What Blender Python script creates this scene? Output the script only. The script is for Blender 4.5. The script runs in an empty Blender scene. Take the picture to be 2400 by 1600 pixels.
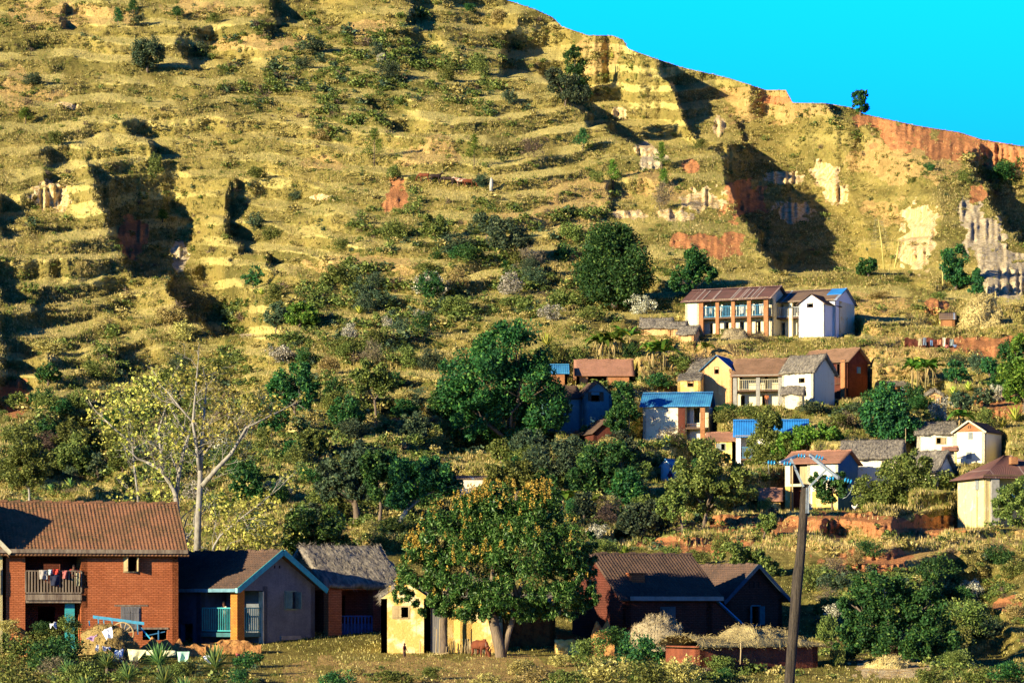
import bpy, bmesh, math, random
import numpy as np
from mathutils import Vector, Matrix, noise as mnoise
C = bpy.context.scene.collection
scene = bpy.context.scene
R = math.radians
# ------------------------------------------------------------------ camera
FL = 6806.0            # focal length measured in photo pixels (photo is 2400 wide)
HZ = 1420.0            # photo row of the eye level
cam_d = bpy.data.cameras.new("camera"); cam = bpy.data.objects.new("camera", cam_d); C.objects.link(cam)
cam_d.sensor_width = 36.0; cam_d.lens = 36.0 * FL / 2400.0
cam.location = (0, 0, 0); cam.rotation_euler = (R(90), 0, 0)
cam_d.shift_y = (HZ - 800.0) / 2400.0
cam_d.clip_start = 0.5; cam_d.clip_end = 6000
scene.camera = cam
# ------------------------------------------------------------------ world and sun
SUN_AZ = Vector((-0.76, -0.65, 0)).normalized()
SUN_EL = R(14)
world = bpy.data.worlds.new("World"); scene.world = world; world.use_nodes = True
wn = world.node_tree; wn.nodes.clear()
sky = wn.nodes.new('ShaderNodeTexSky'); sky.sky_type = 'NISHITA'; sky.sun_disc = False
sky.sun_elevation = SUN_EL; sky.sun_rotation = math.atan2(SUN_AZ.x, SUN_AZ.y)
sky.air_density = 1.0; sky.dust_density = 0.3; sky.ozone_density = 3.0
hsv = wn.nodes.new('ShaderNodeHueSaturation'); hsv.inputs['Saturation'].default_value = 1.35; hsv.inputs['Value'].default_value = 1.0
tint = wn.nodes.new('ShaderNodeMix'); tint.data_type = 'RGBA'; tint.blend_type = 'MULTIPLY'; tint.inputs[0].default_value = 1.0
geo = wn.nodes.new('ShaderNodeNewGeometry'); sep = wn.nodes.new('ShaderNodeSeparateXYZ')
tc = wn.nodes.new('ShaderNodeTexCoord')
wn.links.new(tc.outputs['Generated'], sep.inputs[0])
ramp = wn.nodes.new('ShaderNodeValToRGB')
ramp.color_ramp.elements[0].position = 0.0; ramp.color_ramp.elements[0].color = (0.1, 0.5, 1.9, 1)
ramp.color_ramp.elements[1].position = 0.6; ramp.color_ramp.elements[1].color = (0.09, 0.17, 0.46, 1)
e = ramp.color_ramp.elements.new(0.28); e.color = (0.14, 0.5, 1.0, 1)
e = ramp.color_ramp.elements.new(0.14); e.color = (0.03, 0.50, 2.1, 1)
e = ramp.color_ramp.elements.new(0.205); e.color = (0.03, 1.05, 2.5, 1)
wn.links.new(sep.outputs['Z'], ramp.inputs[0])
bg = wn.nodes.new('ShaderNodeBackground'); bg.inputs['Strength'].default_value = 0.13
wo = wn.nodes.new('ShaderNodeOutputWorld')
wn.links.new(sky.outputs[0], hsv.inputs['Color']); wn.links.new(hsv.outputs[0], tint.inputs[6])
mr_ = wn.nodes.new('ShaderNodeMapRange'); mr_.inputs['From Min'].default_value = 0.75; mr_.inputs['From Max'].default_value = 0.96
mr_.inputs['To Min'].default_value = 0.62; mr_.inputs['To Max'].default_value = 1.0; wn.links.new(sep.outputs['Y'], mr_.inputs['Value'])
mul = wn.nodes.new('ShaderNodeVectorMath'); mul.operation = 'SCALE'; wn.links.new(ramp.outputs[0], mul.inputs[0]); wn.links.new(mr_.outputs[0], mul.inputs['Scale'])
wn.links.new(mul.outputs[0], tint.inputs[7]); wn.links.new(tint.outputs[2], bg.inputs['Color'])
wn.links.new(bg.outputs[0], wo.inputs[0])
sun_d = bpy.data.lights.new("sun", 'SUN'); sun_d.energy = 5.0; sun_d.angle = R(0.5); sun_d.color = (1.0, 0.84, 0.58)
sun = bpy.data.objects.new("sun", sun_d); C.objects.link(sun)
sdir = Vector((SUN_AZ.x * math.cos(SUN_EL), SUN_AZ.y * math.cos(SUN_EL), math.sin(SUN_EL)))
sun.rotation_euler = sdir.to_track_quat('Z', 'Y').to_euler(); sun.location = sdir * 300
scene.view_settings.view_transform = 'Standard'; scene.view_settings.look = 'None'
scene.view_settings.gamma = 1.0; scene.view_settings.use_curve_mapping = False
scene.view_settings.exposure = 1.12
scene.cycles.max_bounces = 3; scene.cycles.diffuse_bounces = 1; scene.cycles.glossy_bounces = 2
scene.cycles.transparent_max_bounces = 4; scene.cycles.transmission_bounces = 2

# ------------------------------------------------------------------ helpers
def tag(o, label=None, cat=None, group=None, kind=None):
    if label: o['label'] = label
    if cat: o['category'] = cat
    if group: o['group'] = group
    if kind: o['kind'] = kind
    return o
def empty(name, loc=(0, 0, 0), rz=0.0):
    o = bpy.data.objects.new(name, None); C.objects.link(o); o.location = loc; o.rotation_euler = (0, 0, rz)
    o.empty_display_size = 0.3
    return o
def P(px, py, Y):                     # a spot of the place measured from the photo, Y metres away
    return Vector(((px - 1200.0) / FL * Y, Y, (HZ - py) / FL * Y))

def vnoise(x, y, seed=0):
    x = np.asarray(x, float); y = np.asarray(y, float)
    xi = np.floor(x).astype(np.int64); yi = np.floor(y).astype(np.int64)
    xf = x - xi; yf = y - yi
    def h(a, b):
        n = (a * 374761393 + b * 668265263 + seed * 974634777) & 0xFFFFFFFF
        n = ((n ^ (n >> 13)) * 1274126177) & 0xFFFFFFFF
        n = (n ^ (n >> 16)) & 0xFFFFFFFF
        return n / 4294967295.0 * 2 - 1
    u = xf * xf * xf * (xf * (xf * 6 - 15) + 10); v = yf * yf * yf * (yf * (yf * 6 - 15) + 10)
    return (h(xi, yi) * (1 - u) + h(xi + 1, yi) * u) * (1 - v) + (h(xi, yi + 1) * (1 - u) + h(xi + 1, yi + 1) * u) * v
def fbm(x, y, seed=0, o=4, g=0.5):
    s = 0; a = 1; t = 0
    for i in range(o):
        s = s + a * vnoise(x * 2 ** i + 17.3 * i, y * 2 ** i + 5.1 * i, seed + i); t += a; a *= g
    return s / t
def sstep(a, b, x):
    t = np.clip((x - a) / (b - a), 0, 1); return t * t * (3 - 2 * t)

def mesh_np(name, V, F, mat=None, parent=None, smooth=False, mats=None, midx=None):
    """V (n,3), F list of polygons or (m,k) array"""
    me = bpy.data.meshes.new(name)
    if isinstance(F, np.ndarray):
        V = np.asarray(V, np.float32); m, k = F.shape
        me.vertices.add(len(V)); me.vertices.foreach_set('co', V.ravel())
        me.loops.add(m * k); me.loops.foreach_set('vertex_index', F.astype(np.int32).ravel())
        me.polygons.add(m); me.polygons.foreach_set('loop_start', np.arange(0, m * k, k, dtype=np.int32))
        me.update(calc_edges=True)
    else:
        me.from_pydata([tuple(v) for v in V], [], F)
        me.update()
    if mat is not None: me.materials.append(mat)
    if mats:
        for mm in mats: me.materials.append(mm)
    if midx is not None: me.polygons.foreach_set('material_index', np.asarray(midx, np.int32))
    if smooth: me.polygons.foreach_set('use_smooth', np.ones(len(me.polygons), bool))
    me.update()
    o = bpy.data.objects.new(name, me); C.objects.link(o)
    if parent is not None: o.parent = parent
    return o

class MB:
    """collects boxes, tubes and sheets that make ONE mesh"""
    def __init__(s): s.v = []; s.f = []; s.m = []; s.mi = 0
    def add(s, vs, fs):
        b = len(s.v); s.v += [tuple(v) for v in vs]; s.f += [tuple(b + i for i in f) for f in fs]; s.m += [s.mi] * len(fs)
        return s
    def box(s, x0, x1, y0, y1, z0, z1):
        return s.add([(x0, y0, z0), (x1, y0, z0), (x1, y1, z0), (x0, y1, z0), (x0, y0, z1), (x1, y0, z1), (x1, y1, z1), (x0, y1, z1)],
                     [(0, 3, 2, 1), (4, 5, 6, 7), (0, 1, 5, 4), (1, 2, 6, 5), (2, 3, 7, 6), (3, 0, 4, 7)])
    def tube(s, pts, rads, n=6, cap=True):
        pts = [Vector(p) for p in pts]; rings = []
        if not hasattr(rads, '__len__'): rads = [rads] * len(pts)
        vs = []; fs = []
        ref = Vector((0.31, 0.57, 0.76))
        for i, p in enumerate(pts):
            d = (pts[min(i + 1, len(pts) - 1)] - pts[max(i - 1, 0)])
            if d.length < 1e-6: d = Vector((0, 0, 1))
            d.normalize(); a = d.cross(ref)
            if a.length < 1e-3: a = d.cross(Vector((1, 0, 0)))
            a.normalize(); b = d.cross(a)
            for k in range(n):
                t = 2 * math.pi * k / n
                vs.append(p + (a * math.cos(t) + b * math.sin(t)) * rads[i])
        for i in range(len(pts) - 1):
            for k in range(n):
                k2 = (k + 1) % n
                fs.append((i * n + k, i * n + k2, (i + 1) * n + k2, (i + 1) * n + k))
        if cap:
            fs.append(tuple(range(n - 1, -1, -1))); fs.append(tuple((len(pts) - 1) * n + k for k in range(n)))
        return s.add(vs, fs)
    def bar(s, a, b, w, h=None):       # square bar between two points
        a = Vector(a); b = Vector(b); h = h or w
        d = (b - a).normalized(); up = Vector((0, 0, 1)) if abs(d.z) < 0.95 else Vector((0, 1, 0))
        x = d.cross(up).normalized() * w / 2; y = x.cross(d).normalized() * h / 2
        return s.add([a - x - y, a + x - y, a + x + y, a - x + y, b - x - y, b + x - y, b + x + y, b - x + y],
                     [(0, 3, 2, 1), (4, 5, 6, 7), (0, 1, 5, 4), (1, 2, 6, 5), (2, 3, 7, 6), (3, 0, 4, 7)])
    def build(s, name, mat=None, parent=None, smooth=False, mats=None):
        o = mesh_np(name, s.v, s.f, mat, parent, smooth, mats)
        if mats: o.data.polygons.foreach_set('material_index', s.m)
        return o

# ------------------------------------------------------------------ materials
MATS = {}
def nodes_mat(name, rough=0.9, spec=0.1):
    m = bpy.data.materials.new(name); m.use_nodes = True
    b = m.node_tree.nodes['Principled BSDF']
    b.inputs['Roughness'].default_value = rough; b.inputs['Specular IOR Level'].default_value = spec
    return m, m.node_tree, b
def N(nt, t, **kw):
    n = nt.nodes.new(t)
    for k, v in kw.items(): setattr(n, k, v)
    return n
def mixc(nt, fac, a, b, blend='MIX'):
    m = nt.nodes.new('ShaderNodeMix'); m.data_type = 'RGBA'; m.blend_type = blend
    for sock, val in ((0, fac), (6, a), (7, b)):
        if hasattr(val, 'links') or isinstance(val, bpy.types.NodeSocket): nt.links.new(val, m.inputs[sock])
        else: m.inputs[sock].default_value = val if sock == 0 else (*val, 1)[:4]
    return m.outputs[2]
def math_(nt, op, a, b=None, clamp=False):
    m = nt.nodes.new('ShaderNodeMath'); m.operation = op; m.use_clamp = clamp
    for i, v in enumerate((a, b)):
        if v is None: continue
        if isinstance(v, bpy.types.NodeSocket): nt.links.new(v, m.inputs[i])
        else: m.inputs[i].default_value = v
    return m.outputs[0]
def noise_(nt, co, scale, detail=4, rough=0.55, dist=0.0):
    n = nt.nodes.new('ShaderNodeTexNoise'); n.inputs['Scale'].default_value = scale
    n.inputs['Detail'].default_value = detail; n.inputs['Roughness'].default_value = rough; n.inputs['Distortion'].default_value = dist
    nt.links.new(co, n.inputs['Vector']); return n.outputs['Fac']
def thr(nt, v, a, b):
    m = nt.nodes.new('ShaderNodeMapRange'); m.inputs['From Min'].default_value = a; m.inputs['From Max'].default_value = b
    nt.links.new(v, m.inputs['Value']); return m.outputs[0]
def bump(nt, h, dist, strength=1.0):
    b = nt.nodes.new('ShaderNodeBump'); b.inputs['Distance'].default_value = dist; b.inputs['Strength'].default_value = strength
    nt.links.new(h, b.inputs['Height']); return b.outputs[0]
def objco(nt, scale=None, kind='Object'):
    t = nt.nodes.new('ShaderNodeTexCoord')
    if scale is None: return t.outputs[kind]
    m = nt.nodes.new('ShaderNodeMapping'); m.inputs['Scale'].default_value = scale
    nt.links.new(t.outputs[kind], m.inputs['Vector']); return m.outputs[0]

def m_plain(name, col, col2=None, scale=3.0, rough=0.9, spec=0.1, bmp=0.01, metal=0.0, lo=0.35, hi=0.65, stretch=None):
    if name in MATS: return MATS[name]
    m, nt, b = nodes_mat(name, rough, spec)
    co = objco(nt, stretch); n = noise_(nt, co, scale, 5, 0.6)
    col2 = col2 or tuple(c * 0.7 for c in col)
    nt.links.new(mixc(nt, thr(nt, n, lo, hi), col, col2), b.inputs['Base Color'])
    b.inputs['Metallic'].default_value = metal
    if bmp: nt.links.new(bump(nt, noise_(nt, co, scale * 4, 3), bmp), b.inputs['Normal'])
    MATS[name] = m; return m

def m_wall(name, base, patch, stain=None, brick=0.0, pscale=0.7, plo=0.5, phi=0.56, third=None, bmp=0.015, joint=None, mold=0.25):
    """painted, plastered or brick wall: base coat, worn patches, drips, damp foot; optional brick courses"""
    if name in MATS: return MATS[name]
    m, nt, b = nodes_mat(name, 0.95, 0.05)
    co = objco(nt)
    s = N(nt, 'ShaderNodeSeparateXYZ'); nt.links.new(co, s.inputs[0])
    h = math_(nt, 'ADD', s.outputs[0], s.outputs[1])
    cb = N(nt, 'ShaderNodeCombineXYZ'); nt.links.new(h, cb.inputs[0]); nt.links.new(s.outputs[2], cb.inputs[1])
    flat = cb.outputs[0]
    n1 = noise_(nt, flat, pscale, 7, 0.62, 0.2)
    col = mixc(nt, thr(nt, n1, plo, phi), base, patch)
    mp = N(nt, 'ShaderNodeMapping'); mp.inputs['Scale'].default_value = (2.2, 0.25, 1); nt.links.new(flat, mp.inputs[0])
    n2 = noise_(nt, mp.outputs[0], 1.3, 5, 0.6)
    st = stain or tuple(c * 0.62 for c in base)
    col = mixc(nt, math_(nt, 'MULTIPLY', thr(nt, n2, 0.52, 0.75), mold * 2.4, True), col, st)
    n3 = noise_(nt, flat, 9, 4, 0.7)
    col = mixc(nt, 0.22, col, mixc(nt, thr(nt, n3, 0.3, 0.7), (0.25, 0.25, 0.25), (1.2, 1.2, 1.2)), 'OVERLAY')
    hgt = n3
    if brick:
        br = N(nt, 'ShaderNodeTexBrick'); nt.links.new(flat, br.inputs['Vector'])
        br.inputs['Scale'].default_value = 1.0; br.inputs['Brick Width'].default_value = brick; br.inputs['Row Height'].default_value = brick * 0.36
        br.inputs['Mortar Size'].default_value = brick * 0.06; br.inputs['Mortar Smooth'].default_value = 0.2
        br.inputs['Color1'].default_value = (1, 1, 1, 1); br.inputs['Color2'].default_value = (0.68, 0.68, 0.68, 1); br.inputs['Mortar'].default_value = (0.35, 0.3, 0.3, 1)
        col = mixc(nt, 0.75, col, br.outputs['Color'], 'MULTIPLY')
        hgt = math_(nt, 'ADD', math_(nt, 'MULTIPLY', br.outputs['Fac'], -1.0), math_(nt, 'MULTIPLY', n3, 0.6))
    nt.links.new(col, b.inputs['Base Color'])
    nt.links.new(bump(nt, hgt, bmp), b.inputs['Normal'])
    MATS[name] = m; return m

def m_leaf(name, c1, c2, c3=None, trans=0.15, c3amt=0.5, rough=0.6, cl=0.35):
    """foliage: varies leaf by leaf, clump by clump and plant by plant"""
    if name in MATS: return MATS[name]
    m, nt, b = nodes_mat(name, rough, 0.2)
    oi = N(nt, 'ShaderNodeObjectInfo')
    g = N(nt, 'ShaderNodeNewGeometry')
    co = objco(nt)
    n = noise_(nt, co, cl, 3, 0.6)
    col = mixc(nt, thr(nt, n, 0.35, 0.65), c1, c2)
    if c3: col = mixc(nt, math_(nt, 'GREATER_THAN', g.outputs['Random Per Island'], 1.0 - c3amt), col, c3)
    v = math_(nt, 'ADD', math_(nt, 'MULTIPLY', g.outputs['Random Per Island'], 0.7), 0.62)
    v2 = math_(nt, 'ADD', math_(nt, 'MULTIPLY', oi.outputs['Random'], 0.5), 0.75)
    hs = N(nt, 'ShaderNodeHueSaturation'); nt.links.new(col, hs.inputs['Color'])
    nt.links.new(math_(nt, 'MULTIPLY', v, v2), hs.inputs['Value'])
    nt.links.new(math_(nt, 'ADD', math_(nt, 'MULTIPLY', oi.outputs['Random'], 0.05), 0.475), hs.inputs['Hue'])
    nt.links.new(hs.outputs[0], b.inputs['Base Color'])
    if trans:
        tr = N(nt, 'ShaderNodeBsdfTranslucent'); nt.links.new(hs.outputs[0], tr.inputs['Color'])
        mx = N(nt, 'ShaderNodeMixShader'); mx.inputs[0].default_value = trans
        out = nt.nodes['Material Output']
        nt.links.new(b.outputs[0], mx.inputs[1]); nt.links.new(tr.outputs[0], mx.inputs[2]); nt.links.new(mx.outputs[0], out.inputs[0])
    MATS[name] = m; return m
# ------------------------------------------------------------------ the hillside
RX = np.array([-900, -500, 0, 600, 1000, 1182, 1255, 1296, 1317, 1379, 1434, 1461, 1472, 1530, 1599, 1709, 1796, 1842, 1858, 1937, 1996, 2024, 2147, 2249, 2302, 2400, 2700, 3300.])
RY = np.array([-560, -460, -300, -170, -50, -2, 22, 41, 62, 83, 83, 93, 114, 135, 158, 183, 211, 211, 241, 242, 252, 267, 294, 310, 327, 343, 430, 560.])
DY = np.array([-700, -200, 0, 100, 200, 300, 400, 500, 600, 700, 800, 900, 1000, 1100, 1200, 1280, 1340, 1400, 1480, 1530, 1545, 1600, 1640.])
DD = np.array([700, 600, 552, 527, 502, 477, 452, 427, 401, 375, 349, 322, 294, 266, 237, 212, 193, 176, 160, 150, 143, 128, 121.])
colx = np.concatenate([np.arange(-900, -60, 30.), np.arange(-60, 2462, 3.), np.arange(2470, 3300, 30.)])
NR = 560
vv = np.linspace(0, 1, NR)
PX = np.repeat(colx[None, :], NR, 0)
ridge = np.interp(colx, RX, RY)
PY = 1640 + (ridge[None, :] - 1640) * vv[:, None]

def d0(py): return np.interp(py, DY, DD)
# lumps
wx = PX + 26 * fbm(PX / 60, PY / 34, 3, 4); wy = PY + 10 * fbm(PX / 60, PY / 50, 9, 3)
# terraces: treads and risers follow gently waving contours
warp = 46 * fbm(PX / 520, PY / 420, 21, 2) + 17 * fbm(PX / 130, PY / 90, 31, 3)
q = PY + warp
L = 49.0
k = np.floor(q / L); fr = q / L - k
off = 0.12 * vnoise(PX / 200, k * 7.3, 55)
tr = np.clip(0.36 + off + 0.08 * vnoise(PX / 50, k * 3.1, 77), 0.1, 0.5)
eps = 0.2
g = np.where(fr > tr, (1 - eps) + eps * (fr - tr) / (1 - tr), (1 - eps) * (fr / tr))
strength = np.clip(0.82 + 0.45 * fbm(PX / 260, PY / 160, 41, 2), 0.15, 0.97)
strength *= 1 - 0.75 * sstep(1560, 1760, PX) * sstep(720, 600, PY)       # ravine side of the hill is eroded, not terraced
strength *= 1 - sstep(1500, 1530, PY)
strength *= 1 - sstep(1265, 1300, PY) * sstep(1900, 1850, PX)
PYt = PY + L * (g - fr) * strength
D = d0(PYt)
damp = 1 - sstep(1440, 1530, PY)
# spurs and hollows
lump = 4.2 * fbm(PX / 230, PY / 150, 5, 2) + 1.0 * fbm(wx / 60, wy / 30, 8, 3)
D = D + lump * damp * np.where(PY > 1250, 0.5, 1.0)
# the left flank turns away to the right towards the gorge, the upper flank towards the ridge
D = D + 17 * (sstep(-60, 470, PX) - sstep(470, 700, PX)) * sstep(380, 560, PY) * (1 - sstep(900, 1150, PY))
D = D + 20 * (sstep(1000, 1290, PX) - sstep(1310, 1420, PX)) * sstep(260, 90, PY)
# hollows cut into the slope, sharp on the left, open to the right: (left, top, right, bottom)
HOL = [(1450, 285, 1610, 345), (155, 45, 225, 70), (440, 117, 547, 160), (325, 195, 378, 237), (430, 190, 490, 235), (250, 320, 305, 402), (355, 315, 560, 420),
       (110, 360, 175, 430), (245, 405, 470, 505), (0, 492, 180, 530), (255, 500, 345, 565), (537, 470, 715, 520), (637, 20, 782, 65),
       (630, 70, 700, 94), (570, 320, 600, 360), (980, 25, 1150, 75), (960, 98, 1030, 142), (1178, 115, 1325, 178), (1200, 180, 1242, 208),
       (888, 255, 962, 312), (800, 330, 845, 372), (1080, 325, 1100, 388), (1350, 215, 1500, 290), (1430, 445, 1500, 492), (1255, 335, 1290, 367),
       (1240, 440, 1300, 470), (1385, 145, 1422, 178), (1600, 220, 1750, 332), (1690, 225, 1772, 272), (1740, 290, 1880, 400),
       (1780, 400, 2075, 560), (1775, 470, 2030, 635), (1970, 258, 2066, 376), (2140, 305, 2165, 350), (2350, 440, 2500, 560),
       (2250, 312, 2292, 328), (1655, 355, 1712, 402), (2120, 560, 2195, 645), (1770, 530, 1802, 612), (282, 510, 458, 645),
       (437, 650, 560, 790), (0, 660, 160, 712), (88, 680, 335, 738), (0, 750, 232, 808), (0, 820, 62, 965), (112, 828, 195, 868),
       (278, 825, 352, 872), (538, 612, 602, 672), (628, 600, 752, 642), (550, 540, 752, 592), (5, 540, 205, 562),
       (190, 900, 250, 962), (120, 990, 240, 1040), (90, 1050, 215, 1085), (90, 1090, 260, 1145), (855, 500, 892, 552), (840, 440, 900, 480), (720, 120, 760, 170),
       (620, 330, 680, 380), (880, 985, 1000, 1015), (1280, 1150, 1330, 1180), (2190, 1360, 2340, 1420), (2260, 1460, 2330, 1500),
       (1950, 1255, 2020, 1275), (2100, 1230, 2200, 1262), (1540, 640, 1600, 720), (1430, 1230, 1560, 1270), (2270, 1520, 2350, 1560)]
hol = np.zeros_like(D)
HSL = {2350: 0.6, 1740: 0.55, 1780: 0.5, 1775: 0.5, 1600: 0.35, 282: 0.35, 437: 0.7, 1350: 1.0, 1450: 0.9, 355: 0.6, 245: 0.5}
for hi_, (a, t, b_, bo) in enumerate(HOL):
    if b_ - a < 62: continue
    w = b_ - a; h = bo - t
    d = min(w / 6.5, h * 0.33 + 3, 24) if a in (1740, 1780, 1775, 1600, 282, 437, 2350, 1350, 1450) else min(w / 11, h * 0.22 + 1.5, 13)
    if a == 1775: d = 42
    if a == 1780: d = 34
    d = {1600: 30, 1740: 34, 1450: 32, 1350: 30, 282: 24, 437: 26, 355: 9, 245: 11, 550: 16, 0: 11, 88: 13}.get(a, d)
    sl = HSL.get(a, ((hi_ * 37) % 11 - 4) * 0.09); wxs = wx - sl * (wy - (t + bo) / 2)
    mx = sstep(a - 9, a + 10, wxs) * (1 - sstep(a + w * 0.8, b_ + w * 0.5 + 10, wxs))
    my = sstep(bo + 6, bo - 4, wy) * sstep(t - 4 * d - 6, t + 6, wy)
    hol = np.maximum(hol, d * mx * my)
D = D + hol
# spurs that stand forward: (cx, cy, rx, ry, metres)
for (cx, cy, rx, ry, d) in [(225, 455, 45, 55, 5), (1810, 585, 45, 45, 5), (1960, 330, 60, 90, 6), (2050, 560, 70, 80, 4), (2190, 560, 40, 120, 7), (1790, 690, 200, 30, 2),
                            (330, 700, 120, 60, 4), (470, 900, 60, 60, 4), (610, 760, 90, 60, 4), (1100, 310, 120, 50, 3), (1720, 430, 50, 60, 6), (2320, 640, 60, 90, 4), (1245, 60, 50, 40, 5)]:
    r = ((wx - cx) / rx) ** 2 + ((wy - cy) / ry) ** 2
    D = D - d * np.exp(-r * 1.3)
D = np.maximum(D, np.where(PY > 1500, d0(PY) - 2, 0))
# the slope never leans back over itself
slope_min = 0.02
rr = np.arange(NR)[:, None] * slope_min
D = np.maximum.accumulate(D - rr, axis=0) + rr
# level platforms cut for the houses: left, right, foot row, distance, turn, depth of each house
PADS = [(1090, 1290, 1062, 305, 0, 5), (1606, 1801, 787, 356, -25, 7), (1803, 1957, 785, 354.5, -25, 7.5), (1872, 1931, 790, 350.5, -30, 4.6), (1503, 1570, 783, 350, -8, 3.5), (1572, 1602, 786, 348, -12, 3), (1590, 1626, 800, 344, -22, 3),
    (1645, 1715, 950, 325, -20, 5), (1612, 1652, 905, 329, -20, 4), (1588, 1642, 920, 322, -10, 3), (1719, 1833, 955, 323, -12, 6.5), (1833, 1906, 952, 320, -38, 4.4), (1833, 1880, 957, 314, -14, 1.8), (1880, 1987, 942, 337, -42, 3.9),
    (1352, 1481, 905, 331, 0, 5), (1283, 1330, 903, 329, 0, 4), (1368, 1434, 1015, 312, 12, 5), (1300, 1368, 1010, 313, 12, 5), (1392, 1452, 1050, 303, 15, 4), (1507, 1658, 1036, 306, -10, 5.4), (1662, 1723, 1095, 291, 0, 4), (1725, 1890, 1095, 288, -5, 5.5),
    (1549, 1574, 1132, 281, -38, 2), (1066, 1152, 1170, 262, 8, 3.2), (1783, 1829, 1203, 262, -5, 1.8), (1840, 1964, 1200, 269, -27, 5.2), (1975, 2106, 1185, 274, -12, 5.5), (2128, 2193, 1150, 264, -30, 4.6), (2150, 2238, 1085, 288, -6, 5),
    (2236, 2308, 1092, 284, -30, 4.6), (2211, 2244, 1084, 281, -6, 1.5), (2310, 2480, 1238, 240, 14, 5.9), (2168, 2212, 955, 318, 0, 2.6), (2092, 2130, 935, 324, 5, 2.6), (2205, 2238, 768, 362, -8, 2.2), (2121, 2234, 818, 346, 0, 0.6)]
PADS.sort(key=lambda p: p[2])
for (pa, pb, fb, Yh, th_, dep) in PADS:
    c_, s_ = math.cos(R(th_)), math.sin(R(th_)); O_ = P(pa, fb, Yh); u_ = (pb - 1200) / FL
    W_ = (u_ * O_.y - O_.x) / (c_ - u_ * s_)
    fl = (O_.x, O_.y); fr_ = (O_.x + c_ * W_, O_.y + s_ * W_); bl_ = (O_.x - s_ * dep, O_.y + c_ * dep); br_ = (fr_[0] - s_ * dep, fr_[1] + c_ * dep)
    tp_ = lambda q_: 1200 + FL * q_[0] / q_[1]
    chain = [fl, fr_, br_] if th_ < 0 else [bl_, fl, fr_]
    cp = [tp_(q_) for q_ in chain]; cy_ = [q_[1] for q_ in chain]
    Yf = np.interp(colx, cp, cy_)[None, :]; Yb = max(bl_[1], br_[1]) + 0.6
    baserow = HZ - O_.z / Yf * FL + 1.5 * fbm(PX / 18, PY * 0, 3, 2)
    m_ = sstep(cp[0] - 20, cp[0] - 5, PX) * sstep(cp[-1] + 20, cp[-1] + 5, PX)
    lim = Yf - 0.35 - 0.05 * np.maximum(0, PY - baserow)
    dn = m_ * (PY >= baserow) * (PY < baserow + 150)
    D = np.where(dn > 0, D * (1 - dn) + np.minimum(D, lim) * dn, D)
    m2_ = np.maximum(m_, (np.clip((PX - cp[0] + 150) / 145, 0, 1) ** 0.8) * (PX <= cp[0] + 5)) * (PX < cp[-1] + 20)
    up_ = np.where(PX <= cp[0] + 5, m2_, m_) * (PY < baserow) * sstep(baserow + 1, baserow - 6, PY)
    D = np.where(up_ > 0, np.maximum(D, D * (1 - up_) + Yb * up_), D)
# what the ground is made of, patch by patch
def ell(lst, nz=0.55, sc=30, seed=60):
    o = np.zeros_like(D); nn = fbm(PX / sc, PY / sc * 1.3, seed, 4)
    for (a, t, b_, bo) in lst:
        cx = (a + b_) / 2; cy = (t + bo) / 2; rx = (b_ - a) / 2; ry = (bo - t) / 2
        r = np.sqrt(((PX - cx) / rx) ** 2 + ((PY - cy) / ry) ** 2) + nn * nz
        o = np.maximum(o, sstep(1.12, 0.92, r))
    return o
RED = [(2010, 266, 2120, 312), (2040, 285, 2220, 350), (2150, 300, 2330, 372), (2280, 325, 2440, 390), (1690, 425, 1790, 515), (2270, 915, 2430, 985), (1655, 1200, 1750, 1245),
       (1540, 1255, 1740, 1300), (1740, 1208, 1900, 1248), (1860, 1205, 2060, 1250), (1960, 1205, 2160, 1252), (2080, 1210, 2270, 1256), (1940, 1285, 2180, 1335), (2250, 790, 2420, 838), (2150, 700, 2230, 735), (1720, 1285, 1760, 1330),
       (1560, 545, 1720, 580), (1655, 550, 1750, 600), (2270, 430, 2320, 480), (1590, 375, 1640, 405), (285, 510, 350, 600), (0, 880, 60, 965), (900, 425, 960, 490), (2320, 1400, 2400, 1430), (1780, 225, 1860, 246)]
ORG = [(2060, 330, 2230, 400), (1700, 200, 1960, 290), (2030, 330, 2250, 420), (500, 85, 760, 125), (0, 10, 330, 60), (330, 5, 620, 45), (820, 50, 920, 90), (0, 170, 90, 260), (60, 205, 145, 240), (1355, 80, 1450, 140), (1290, 420, 1480, 490), (1480, 400, 1620, 470),
       (940, 320, 1090, 400), (700, 370, 800, 400), (1940, 1280, 2250, 1330), (1700, 1245, 2400, 1290), (1600, 800, 1800, 870), (1930, 690, 2120, 740), (1980, 780, 2200, 900), (2250, 1240, 2400, 1280),
       (700, 1540, 1400, 1600), (330, 1480, 520, 1530), (1500, 780, 1640, 900), (1250, 900, 1600, 930), (740, 600, 1000, 640), (1150, 490, 1400, 540), (2020, 470, 2120, 520), (1360, 130, 1420, 180), (770, 1220, 900, 1290)]
WHT = [(1900, 378, 1972, 440), (1935, 430, 1985, 480), (1600, 442, 1695, 495), (1435, 493, 1520, 515), (1540, 492, 1625, 518), (1432, 252, 1472, 284), (1672, 275, 1702, 318),
       (1800, 398, 1880, 432), (80, 425, 165, 492), (130, 240, 175, 256), (1490, 335, 1545, 370), (735, 455, 790, 470), (2118, 478, 2195, 560), (2105, 520, 2190, 632), (1820, 470, 1900, 520), (2000, 1540, 2180, 1590)]
GRY = [(2240, 468, 2305, 540), (2262, 510, 2350, 610), (2290, 570, 2390, 690), (1500, 350, 1560, 400), (400, 560, 440, 640), (2330, 600, 2420, 700), (560, 780, 600, 790)]
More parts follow.
